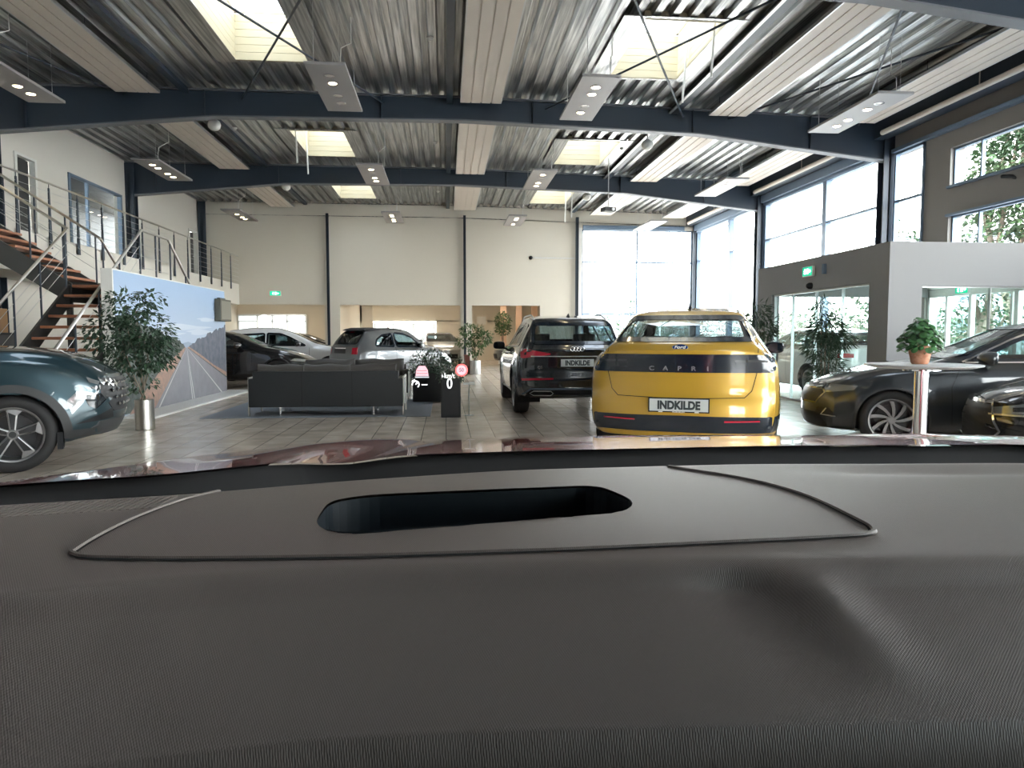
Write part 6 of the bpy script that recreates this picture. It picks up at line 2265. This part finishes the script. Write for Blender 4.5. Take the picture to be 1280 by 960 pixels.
rnd = random.Random(4)
Ya, Yb = 10.83, 16.28
flat([(Ya, .03), (Yb, .03), (Yb, 2.28), (Ya, 2.28)], 0, 0)
for (cy_, cz_, ry_, rz_) in [(13.9, 1.45, 1.3, .05), (14.8, 1.36, .9, .05), (12.9, 1.32, .8, .04), (15.2, 1.62, .7, .035)]:
    flat([(cy_ + ry_ * math.cos(a) * (1 + .2 * math.sin(5 * a)), cz_ + rz_ * math.sin(a) * (1 + .4 * math.cos(3 * a))) for a in np.linspace(0, 2 * math.pi, 24, endpoint=False)], 1, 6)
flat([(12.4, 1.0), (15.2, 1.0), (14.6, 1.14), (14.2, 1.12), (13.9, 1.17), (13.5, 1.13), (13.0, 1.15)], 2, 7)
pr = [(13.9, 1.06)] + [(13.9 + (Yb - 13.9) * f, 1.08 + .42 * f ** .9 + rnd.uniform(-.02, .05)) for f in np.linspace(.04, 1, 34)] + [(Yb, .2)]
flat(pr, 3, 3)
pl = [(13.75, 1.05)] + [(13.75 - (13.75 - Ya) * f, 1.07 + .55 * f ** .8 + rnd.uniform(-.03, .06)) for f in np.linspace(.04, 1, 34)] + [(Ya, .05), (12.2, .05)]
flat(pl, 3, 5)
flat([(13.78, 1.06), (13.7, 1.06), (12.6, .72), (11.7, .30), (11.2, .03), (12.5, .03)], 4, 4)
flat([(13.84, 1.06), (13.95, 1.07), (14.6, .90), (15.4, .66), (Yb, .46), (Yb, .30), (15.2, .52)], 4, 4)
flat([(13.78, 1.05), (13.86, 1.05), (Yb, .33), (Yb, .03), (12.2, .03)], 5, 1)
for (b0, b1, tp) in [(12.36, 12.42, 13.79), (14.02, 14.07, 13.815), (14.13, 14.18, 13.825)]:
    flat([(b0, .03), (b1, .03), (tp + .002, 1.04), (tp, 1.04)], 6, 2)
flat([(15.86, .03), (15.95, .03), (13.845, 1.04), (13.84, 1.04)], 6, 2)
flat([(Yb, .36), (Yb, .33), (13.86, 1.05), (13.862, 1.055)], 6, 5)
m_.build('road_photo', mats, t)

# ---- ficus in metal pot
t = thing('potted_ficus', 'tall leafy ficus in a brushed steel pot before the picture wall', 'potted plant', (-4.12, 10.15, 0))
MB().lathe([(0.0, .0), (.115, .0), (.125, .01), (.125, .41), (.118, .41), (.118, .36), (0, .36)], 32, cap=False).build('pot', M['brushed'], t, smooth=True)
MB().lathe([(0, .355), (.117, .362)], 24, cap=False).build('soil', M['soil'], t)
bl = [(-.18, 0, 1.66, .32, .30, .26), (.02, .05, 1.35, .38, .36, .30), (-.38, -.05, 1.32, .36, .30, .28), (-.05, 0, 1.05, .36, .30, .28), (.18, 0, 1.12, .28, .28, .30), (-.02, 0, .68, .20, .18, .22), (-.42, .05, 1.02, .24, .2, .16), (.12, 0, 1.78, .22, .2, .12)]
foliage('foliage', t, M['leaf_dark'], bl, 2600, .085, 11, .5, .45)
twigs('stem', t, M['bark'], (0, 0, .36), bl, 3, 7, .011)

# ---- bamboo-like plant
t = thing('potted_bamboo', 'slender bamboo plant in a black pot before the vestibule glass', 'potted plant', (6.08, 10.95, 0))
MB().box(-.17, .17, -.17, .17, 0, .36).build('pot', M['black'], t, bev=.01)
bl = [(-.08, 0, 1.66, .16, .16, .20), (.02, 0, 1.40, .24, .2, .2), (.18, 0, 1.25, .24, .2, .14), (-.10, 0, 1.12, .22, .2, .2), (.05, 0, .85, .2, .18, .2), (-.08, 0, .62, .16, .15, .15), (.28, 0, 1.18, .14, .12, .10)]
foliage('foliage', t, M['leaf_dark'], bl, 1500, .15, 5, .14, .35)
m_ = MB()
for k in range(6):
    a = k * 1.05
    m_.tube([(.05 * math.cos(a), .05 * math.sin(a), .34), (.07 * math.cos(a), .07 * math.sin(a), 1.0), (.10 * math.cos(a) + .02, .10 * math.sin(a), 1.55 - .1 * (k % 3))], [.011, .010, .005], 6)
m_.build('cane', M['bark'], t, smooth=True)
t = thing('potted_bamboo', 'dark leafy plant half hidden behind the yellow car roof', 'potted plant', (6.42, 14.1, 0))
MB().lathe([(0, 0), (.16, 0), (.19, .4), (.17, .4), (.17, .36), (0, .36)], 24, cap=False).build('pot', M['black'], t, smooth=True)
bl = [(-.05, 0, 1.75, .22, .2, .22), (.08, 0, 1.45, .25, .22, .22), (-.06, 0, 1.15, .2, .2, .2), (0, 0, .8, .18, .18, .2)]
foliage('foliage', t, M['leaf_dark'], bl, 900, .16, 6, .16, .4)
twigs('stem', t, M['bark'], (0, 0, .35), bl, 8, 4, .01)

# ---- plants near the slim middle column
t = thing('potted_ficus', 'loose leafy tree in a metal pot beside the middle column', 'potted plant', (.98, 23.9, 0))
MB().lathe([(0, 0), (.17, 0), (.18, .02), (.18, .46), (.165, .46), (.165, .42), (0, .42)], 28, cap=False).build('pot', M['alu'], t, smooth=True)
bl = [(-.10, 0, 1.45, .42, .35, .25), (.22, 0, 1.20, .36, .3, .25), (-.35, 0, 1.1, .30, .3, .22), (0, 0, .85, .25, .25, .25), (.38, 0, 1.35, .2, .2, .15)]
foliage('foliage', t, M['leaf'], bl, 900, .12, 21, .5, .4)
twigs('stem', t, M['bark'], (0, 0, .42), bl, 5, 5, .014)
t = thing('potted_ficus', 'rounded leafy tree standing above the far black saloon', 'potted plant', (2.65, 33.0, 0))
MB().lathe([(0, 0), (.2, 0), (.22, .45), (.2, .45), (0, .42)], 24, cap=False).build('pot', M['white_plain'], t, smooth=True)
bl = [(0, 0, 2.0, .36, .34, .36), (0, 0, 1.65, .38, .35, .3), (.02, 0, 2.3, .18, .18, .14)]
foliage('foliage', t, M['leaf'], bl, 900, .12, 31, .5, .4)
twigs('stem', t, M['bark'], (0, 0, .42), bl, 6, 4, .016)
t = thing('rack', 'narrow reddish brown floor stand beside the metal pot', 'stand', (.72, 24.1, 0))
MB().box(-.09, .09, -.09, .09, 0.0, .62).build('column', mat('redbrown', (.20, .06, .045), .4), t, bev=.01)
MB().box(-.12, .12, -.12, .12, .62, .65).build('top', mat('redbrown_top', (.25, .09, .06), .4), t, bev=.005)

# ---- plant in terracotta pot on the high table
TX, TY, TZ = 3.31, 4.68, 1.085
t = thing('high_table', 'round grey-topped high table on a chrome column before the estate car', 'table', (TX, TY, 0))
MB().lathe([(0, TZ - .028), (.30, TZ - .028), (.365, TZ - .012), (.368, TZ - .004), (.362, TZ), (0, TZ)], 56, cap=False).build('tabletop', mat('table_top', (.40, .41, .42), .4), t, smooth=True, angle=30)
MB().lathe([(.045, .02), (.045, TZ - .05), (.12, TZ - .045), (.12, TZ - .028)], 28, cap=False).build('column', M['chrome'], t, smooth=True, angle=30)
MB().lathe([(0, 0), (.26, 0), (.26, .008), (.08, .022), (.045, .03)], 40, cap=False).build('foot', M['chrome'], t, smooth=True, angle=30)
t = thing('terracotta_plant', 'round leafed plant in a terracotta pot on the high table', 'potted plant', (TX - .005, TY + .02, TZ))
MB().lathe([(0, 0), (.048, 0), (.056, .01), (.075, .105), (.078, .112), (.072, .125), (.066, .125), (.064, .1), (0, .1)], 32, cap=False).build('pot', M['terracotta'], t, smooth=True, angle=50)
MB().lathe([(0, .102), (.064, .104)], 20, cap=False).build('soil', M['soil'], t)
m_ = MB(); rnd = random.Random(9); ms = MB()
for k in range(300):
    a = rnd.uniform(0, 6.283); rr_ = .145 * math.sqrt(rnd.random()); hz = .335 - 1.4 * rr_ ** 1.5 * 2.2 + rnd.uniform(-.10, .01)
    hz = max(.10 if rr_ > .09 else .15, hz)
    c = Vector((rr_ * math.cos(a), rr_ * math.sin(a), hz))
    nrm = Vector((math.cos(a) * rr_ * 6 + rnd.uniform(-.4, .4), math.sin(a) * rr_ * 6 + rnd.uniform(-.4, .4), .8)).normalized()
    tdir = Vector((math.cos(a), math.sin(a), -.5)).normalized()
    tdir = (tdir - nrm * tdir.dot(nrm)).normalized()
    bdir = nrm.cross(tdir)
    s_ = rnd.uniform(.016, .027)
    vs_ = [c]
    for q in range(9):
        th = 2 * math.pi * q / 9
        e = 1.1 if q == 0 else 1.0
        vs_.append(c + (tdir * math.cos(th) * e + bdir * math.sin(th) * .9) * s_ - nrm * s_ * .22)
    m_.add(vs_, [(0, 1 + q, 1 + (q + 1) % 9) for q in range(9)])
    if k % 4 == 0:
        ms.tube([(c.x * .15, c.y * .15, .10), (c.x * .6, c.y * .6, hz * .7), tuple(c)], .0022, 5)
m_.build('foliage', mat('round_leaf', (.030, .11, .035), .35, noise=(30, .7, (.08, .20, .07))), t, smooth=True)
ms.build('stem', mat('stem_green', (.09, .13, .04), .5), t)


# ---- sofas
def sofa(x0, x1, y, ztop, facing, lab, mt, ncush=3, cushm=None):
    """facing=+1: the back is towards the camera"""
    t = thing('sofa', lab, 'sofa', ((x0 + x1) / 2, y, 0), 0 if facing > 0 else math.pi)
    w = (x1 - x0) / 2
    m_ = MB(); m_.box(-w + .04, w - .04, 0, .10, .15, ztop); m_.build('back', mt, t, bev=.012)
    for xx in (-w / 3 + .01, w / 3 + .01):
        MB().box(xx - .003, xx + .003, -.003, .0, .16, ztop - .01).build('back_seam', M['gap'], t)
    m_ = MB(); m_.box(-w + .04, w - .04, .10, .85, .15, .30); m_.build('seat_frame', mt, t, bev=.01)
    for sg in (-1, 1):
        m_ = MB(); m_.box(sg * (w - .02) - .05, sg * (w - .02) + .05, .0, .85, .15, .60); m_.build('armrest', mt, t, bev=.012)
        m_ = MB()
        m_.box(sg * (w + .03) - .012, sg * (w + .03) + .012, .02, .05, 0.011, .62)
        m_.box(sg * (w + .03) - .012, sg * (w + .03) + .012, .80, .83, 0.011, .62)
        m_.box(sg * (w + .03) - .012, sg * (w + .03) + .012, .02, .83, .60, .625)
        m_.build('side_frame', M['brushed'], t)
    cw_ = 2 * (w - .08) / ncush
    for i in range(ncush):
        xa = -w + .08 + i * cw_
        m_ = MB(); m_.box(xa + .008, xa + cw_ - .008, .26, .84, .30, .44); m_.build('seat_cushion', cushm or mt, t, bev=.04)
        m_ = MB()
        n = 10
        vs_, fs_ = [], []
        for a in range(n + 1):
            fx = a / n * 2 - 1
            for b in range(n + 1):
                fz = b / n * 2 - 1
                sag = .012 * math.sin(fx * 5 + i) * (b / n)
                vs_.append((xa + cw_ / 2 + fx * (cw_ / 2 - .006), .10 - .05 * 0 + .0, .42 + (ztop + .105 - .42) * (b / n) + sag))
        N2 = len(vs_)
        front = []
        for a in range(n + 1):
            fx = a / n * 2 - 1
            for b in range(n + 1):
                fz = b / n * 2 - 1
                bul = .09 * (1 - fx ** 6) ** .5 * (1 - abs(fz) ** 3) ** .5
                sag = .012 * math.sin(fx * 5 + i) * (b / n)
                front.append((xa + cw_ / 2 + fx * (cw_ / 2 - .006), .17 + bul, .42 + (ztop + .105 - .42) * (b / n) + sag))
        back_ = [(p[0], .15 - .05 * (1 - ((p[2] - .42) / (ztop + .105 - .42) * 2 - 1) ** 4) * (1 if p[2] > ztop else 1), p[2]) for p in vs_]
        m_.add(back_ + front, [])
        for a in range(n):
            for b in range(n):
                q = (a * (n + 1) + b, (a + 1) * (n + 1) + b, (a + 1) * (n + 1) + b + 1, a * (n + 1) + b + 1)
                m_.f.append(q); m_.mi.append(0)
                m_.f.append(tuple(N2 + z for z in q[::-1])); m_.mi.append(0)
        for a in range(n):
            for (i0, i1) in ((a * (n + 1), (a + 1) * (n + 1)), (a * (n + 1) + n, (a + 1) * (n + 1) + n), (a, a + 1), (n * (n + 1) + a, n * (n + 1) + a + 1)):
                m_.f.append((i0, i1, N2 + i1, N2 + i0)); m_.mi.append(0)
        m_.build('back_cushion', cushm or mt, t, smooth=True, angle=60)
    for (xx, yy) in ((-w * .62, .06), (w * .62, .06), (-w * .62, .78), (w * .62, .78)):
        m_ = MB(); m_.tube([(xx, yy, 0.012), (xx, yy, .16)], .014, 10); m_.lathe([(0, 0.012), (.028, .012), (.028, .02), (0, .02)], 14, Matrix.Translation((xx, yy, 0))); m_.build('leg', M['chrome'], t, smooth=True)
    return t


sofa(-3.08, -.72, 11.55, .72, 1, 'black leather sofa with its back to the camera', M['leather'], 3, M['leather_brown'])
sofa(-2.95, -.78, 15.1, .70, -1, 'second dark leather sofa facing the first one across the rug', M['leather_brown'], 2, M['leather_brown'])
t = thing('rug', 'thin blue-grey rug under the sofas', 'rug', (-1.85, 12.9, 0))
MB().box(-1.95, 1.6, -1.55, 1.6, 0.001, .010).build('pile', M['rug'], t, bev=.003)
t = thing('coffee_table', 'low dark coffee table between the two sofas', 'table', (-1.85, 13.15, .011))
MB().box(-.5, .5, -.25, .25, .33, .36).build('tabletop', M['gloss_black'], t, bev=.005)
for sx in (-1, 1):
    for sy in (-1, 1):
        m_ = MB(); m_.tube([(sx * .45, sy * .2, 0), (sx * .45, sy * .2, .33)], .014, 8); m_.build('leg', M['chrome'], t, smooth=True)

# ---- black planters
def planter(x0, x1, y0, y1, z0, h, lab, seed, fh, n, loose=.12, legs=False):
    t = thing('planter', lab, 'planter', ((x0 + x1) / 2, (y0 + y1) / 2, 0))
    wx, wy = (x1 - x0) / 2, (y1 - y0) / 2
    m_ = MB()
    for sg in (-1, 1):
        m_.box(sg * wx - .015, sg * wx + .015, -wy, wy, z0, h)
        m_.box(-wx, wx, sg * wy - .015, sg * wy + .015, z0, h)
    m_.box(-wx, wx, -wy, wy, z0, z0 + .03)
    m_.build('box', M['black'], t, bev=.006)
    MB().box(-wx + .015, wx - .015, -wy + .015, wy - .015, h - .08, h - .05).build('soil', M['soil'], t)
    k = max(2, int(wx / .13))
    bl_ = [(-wx + (i + .5) * 2 * wx / k, 0, h + fh * (.35 + .1 * (i % 2)), 2 * wx / k * .8 + .05, wy + loose, fh * .6) for i in range(k)]
    foliage('foliage', t, M['leaf_dark'], bl_, n, .075, seed, .4, .1)
    twigs('stem', t, M['bark'], (0, 0, h - .06), bl_, seed, 5, .006)
    if legs:
        for sx in (-1, 1):
            m_ = MB(); m_.box(sx * (wx - .05) - .02, sx * (wx - .05) + .02, -wy + .02, wy - .02, 0, z0); m_.build('leg', M['steel'], t)
    return t


planter(-.62, -.10, 13.75, 14.25, .02, .57, 'low black planter box with green shrubs beside the sofa end', 41, .34, 700)
planter(-.66, -.12, 16.0, 16.5, .02, .60, 'farther black planter box with green shrubs in front of the grey city car', 44, .36, 700)
planter(-.065, .215, 11.2, 11.55, .0, .60, 'tall narrow black planter nearest the aisle', 42, .34, 420, .04)
t = thing('leaflet_holder', 'small white leaflet holder on the right side of the narrow black planter', 'leaflet holder', (.37, 11.45, 0))
MB().box(-.09, .09, -.05, .05, .50, .53).build('tray', M['white_plain'], t, bev=.004)
m_ = MB(); m_.tube([(0, 0, 0.01), (0, 0, .50)], .008, 8); m_.lathe([(0, 0), (.08, 0), (.08, .01), (0, .01)], 16, cap=False); m_.build('stand', M['alu'], t, smooth=True)
m_ = MB(); m_.box(.005, .085, -.045, .045, .53, .545); m_.build('leaflets', M['white_plain'], t)

# ---- things in the rooms behind the back wall
t = thing('glass_entrance', 'glass sliding doors with a light frame in the far back room', 'glass door', (-8.9, 37.9, 0))
m_ = MB()
for xx in (-1.7, -.75, .0, .75, 1.7):
    m_.box(xx - .04, xx + .04, -.05, .05, 0, 2.35)
m_.box(-1.7, 1.7, -.05, .05, 2.30, 2.4); m_.box(-1.7, 1.7, -.05, .05, 2.0, 2.06)
m_.build('frame', M['alu'], t)
MB().box(-1.66, 1.66, .0, .01, 0.02, 2.3).build('pane', mat('daylit_pane', (.8, .85, .85), .5, emit=(.85, .95, 1.0), es=0.9), t)  # pane glows by itself in place of daylight from outside
t = thing('globe_lamp', 'glowing white globe lamp beyond the black saloon', 'lamp', (-7.6, 30.9, 0))
m_ = MB(); m_.lathe([(0, 1.62), (.15, 1.65), (.24, 1.78), (.26, 1.9), (.22, 2.05), (.1, 2.15), (0, 2.17)], 24, cap=False); m_.build('globe', mat('globe', (1, 1, .95), .5, emit=(.95, 1.0, .92), es=1.8), t, smooth=True)
m_ = MB(); m_.tube([(0, 0, .02), (0, 0, 1.63)], .015, 8); m_.lathe([(0, 0), (.15, 0), (.15, .02), (0, .02)], 20, cap=False); m_.build('stand', M['alu'], t, smooth=True)
for (xa, xb_, za, zb, lab) in [(-2.75, -.6, .9, 1.95, 'wide bright window in the back room above the silver car'), (-4.35, -3.0, .95, 1.95, 'bright window in the back room left of the grey city car roof'), (-6.0, -5.3, .9, 2.0, 'small dark framed window in the back room beside the slim column')]:
    t = thing('back_window', lab, 'window', ((xa + xb_) / 2, 37.9, za))
    w = (xb_ - xa) / 2
    m_ = MB()
    for xx in ((-w, w, 0) if w > .5 else (-w, w)):
        m_.box(xx - .03, xx + .03, -.04, .03, 0, zb - za)
    m_.box(-w, w, -.04, .03, zb - za - .05, zb - za); m_.box(-w, w, -.04, .03, 0, .05)
    m_.build('frame', M['white_plain'] if w > .5 else M['black'], t)
    MB().box(-w, w, .0, .01, 0, zb - za).build('pane', mat('daylight_glow_b', (.8, .85, .85), .5, emit=(.85, .97, 1.0), es=0.7), t)  # emission stands in for the daylight behind this pane
for i, x_ in enumerate((1.55, 2.35, 3.15, 3.65)):
    t = thing('curtain_panel', 'pale peach vertical panel on the lit far wall, ' + ['leftmost', 'second from left', 'second from right', 'rightmost'][i] + ' of four', 'wall panel', (x_ + 1.4, 36.5, 0))
    MB().box(-.16, .16, -.05, .05, 0, 2.9).build('slat', mat('peach_%d' % i, (.62, .42, .30), .7), t, bev=.01)
t = thing('wall_picture', 'small pale framed picture on the lit wall in the right opening', 'picture', (1.9, 37.9, 2.1))
MB().box(-.28, .28, -.02, .02, -.25, .25).build('frame', M['cream'], t, bev=.006)
MB().box(-.24, .24, -.03, -.02, -.21, .21).build('print', M['white'], t)

# ================================================================== OUTDOORS
mb = MB()
mb.box(X_R + .3, 90, -60, 120, -.25, -.04)
mb.box(-60, X_R + .3, 42.2, 120, -.25, -.04)
struct(mb.build('floor_outside', M['out_ground']))
mb = MB(); mb.box(-60, X_R + .3, -60, Y_BACK - .2, -.25, -.04); struct(mb.build('floor_forecourt', M['out_ground']))


def tree(x, y, h, r, lab, n, size, seed, mt=None, trunk=.2, low=.35, name='tree'):
    t = thing(name, lab, 'tree', (x, y, -.04))
    rnd = random.Random(seed)
    bl_ = [(rnd.uniform(-.35, .35) * r, rnd.uniform(-.35, .35) * r, h * (low + (1 - low) * f), r * (1.05 - .6 * f) * rnd.uniform(.7, 1.05), r * (1.05 - .6 * f) * rnd.uniform(.7, 1.05), h * .14) for f in np.linspace(0.05, .92, 7)]
    foliage('crown', t, mt or M['leaf_out'], bl_, n, size, seed, .6, .1)
    twigs('trunk', t, M['bark'], (0, 0, 0), bl_, seed, 4, trunk)
    return t


tree(21.5, 24.5, 14.5, 2.6, 'tall loose pine seen through the ribbon windows, left one', 16000, .25, 1)
tree(19.5, 18.6, 12.5, 3.0, 'tall pine seen through the ribbon windows, right one', 19000, .24, 2)
tree(35.0, 34.0, 11.0, 3.2, 'dense tree behind the two pines', 4000, .35, 12)
tree(17.0, 26.0, 5.2, 1.8, 'young green tree outside the vestibule', 1600, .22, 3)
tree(19.0, 14.5, 3.9, 1.9, 'red leafed tree outside the entrance doors', 2400, .2, 4, M['leaf_red'])
tree(15.2, 18.9, 3.6, 1.1, 'yellow-green shrub outside the entrance doors', 1200, .16, 5)
tree(12.6, 46, 3.4, 1.6, 'small tree outside the far window', 900, .25, 6)
tree(6.9, 42, 2.8, .8, 'light green sapling at the left edge of the far window', 700, .16, 7)
t = thing('hedge', 'long green hedge outside the right windows', 'hedge', (24, 50, -.04))
bl_ = [(-9 + 1.6 * i, .6 * math.sin(i), 1.6, 1.3, 1.2, 1.3) for i in range(16)]
foliage('foliage', t, M['leaf_out'], bl_, 6000, .3, 51, .6, .1)
twigs('stem', t, M['bark'], (0, 0, 0), bl_, 52, 8, .1)
t = thing('hedge', 'clipped hedge outside the vestibule glass', 'hedge', (23, 33, -.04), -.6)
bl_ = [(-6 + 1.3 * i, .3 * math.sin(i * 2), 1.4, 1.1, 1.0, 1.3) for i in range(12)]
foliage('foliage', t, M['leaf_out'], bl_, 4500, .26, 53, .6, .1)
twigs('stem', t, M['bark'], (0, 0, 0), bl_, 54, 8, .08)
t = thing('hedge', 'dark green hedge outside the far window', 'hedge', (13, 56, -.04))
bl_ = [(-6 + 1.2 * i, 0, 1.5, 1.0, 1.0, 1.3) for i in range(12)]
foliage('foliage', t, M['leaf_dark'], bl_, 3500, .3, 55, .6, .1)
twigs('stem', t, M['bark'], (0, 0, 0), bl_, 56, 8, .08)


def building(x, y, w, d, h, lab, storeys, rot=0):
    t = thing('office_building', lab, 'building', (x, y, -.04), rot)
    MB().box(-w / 2, w / 2, 0, d, 0, h).build('wall', M['facade'], t, bev=.05)
    MB().box(-w / 2 - .2, w / 2 + .2, -.2, d + .2, h, h + .35).build('roof', M['facade_dark'], t)
    k = int(w / 3)
    for s_ in range(storeys):
        for i in range(k):
            x0 = -w / 2 + (i + .25) * w / k
            MB().box(x0, x0 + w / k * .5, -.06, .05, 1 + s_ * h / storeys, 1 + s_ * h / storeys + h / storeys * .5).build('window', M['facade_dark'], t)
    return t


building(22.5, 85, 15, 10, 5.3, 'blue-grey office block on the left of the far window', 2)
building(52, 70, 14, 10, 11.5, 'blue-grey building seen above the vestibule in the middle window', 3, -.5)
t = thing('street_lamp', 'thin tall lamp post outside the far window', 'street lamp', (12.7, 41.5, -.04))
m_ = MB(); m_.tube([(0, 0, 0), (0, 0, 6.6)], [.05, .03], 8); m_.build('pole', M['alu'], t, smooth=True)
m_ = MB(); m_.box(-.06, .2, -.08, .08, 6.55, 6.66); m_.build('lamp_head', M['frame'], t, bev=.01)
t = thing('house', 'red brick house outside beyond the entrance doors', 'building', (30, 21, -.04), -.9)
MB().box(-4, 4, 0, 6, 0, 2.6).build('wall', mat('brick', (.36, .10, .07), .8), t)
m_ = MB(); m_.prism([(-4.4, 2.5), (4.4, 2.5), (0, 4.6)], lambda a, b, q: (a, q, b), -.3, 6.3); m_.build('roof', mat('tile_red', (.30, .09, .07), .8), t)
for xx in (-2.2, 1.4):
    MB().box(xx, xx + 1, -.05, .02, 1, 2).build('window', M['facade_dark'], t)
# daylight lamps of the showroom: beyond sky and sun only glowing panes and fittings, some added unseen
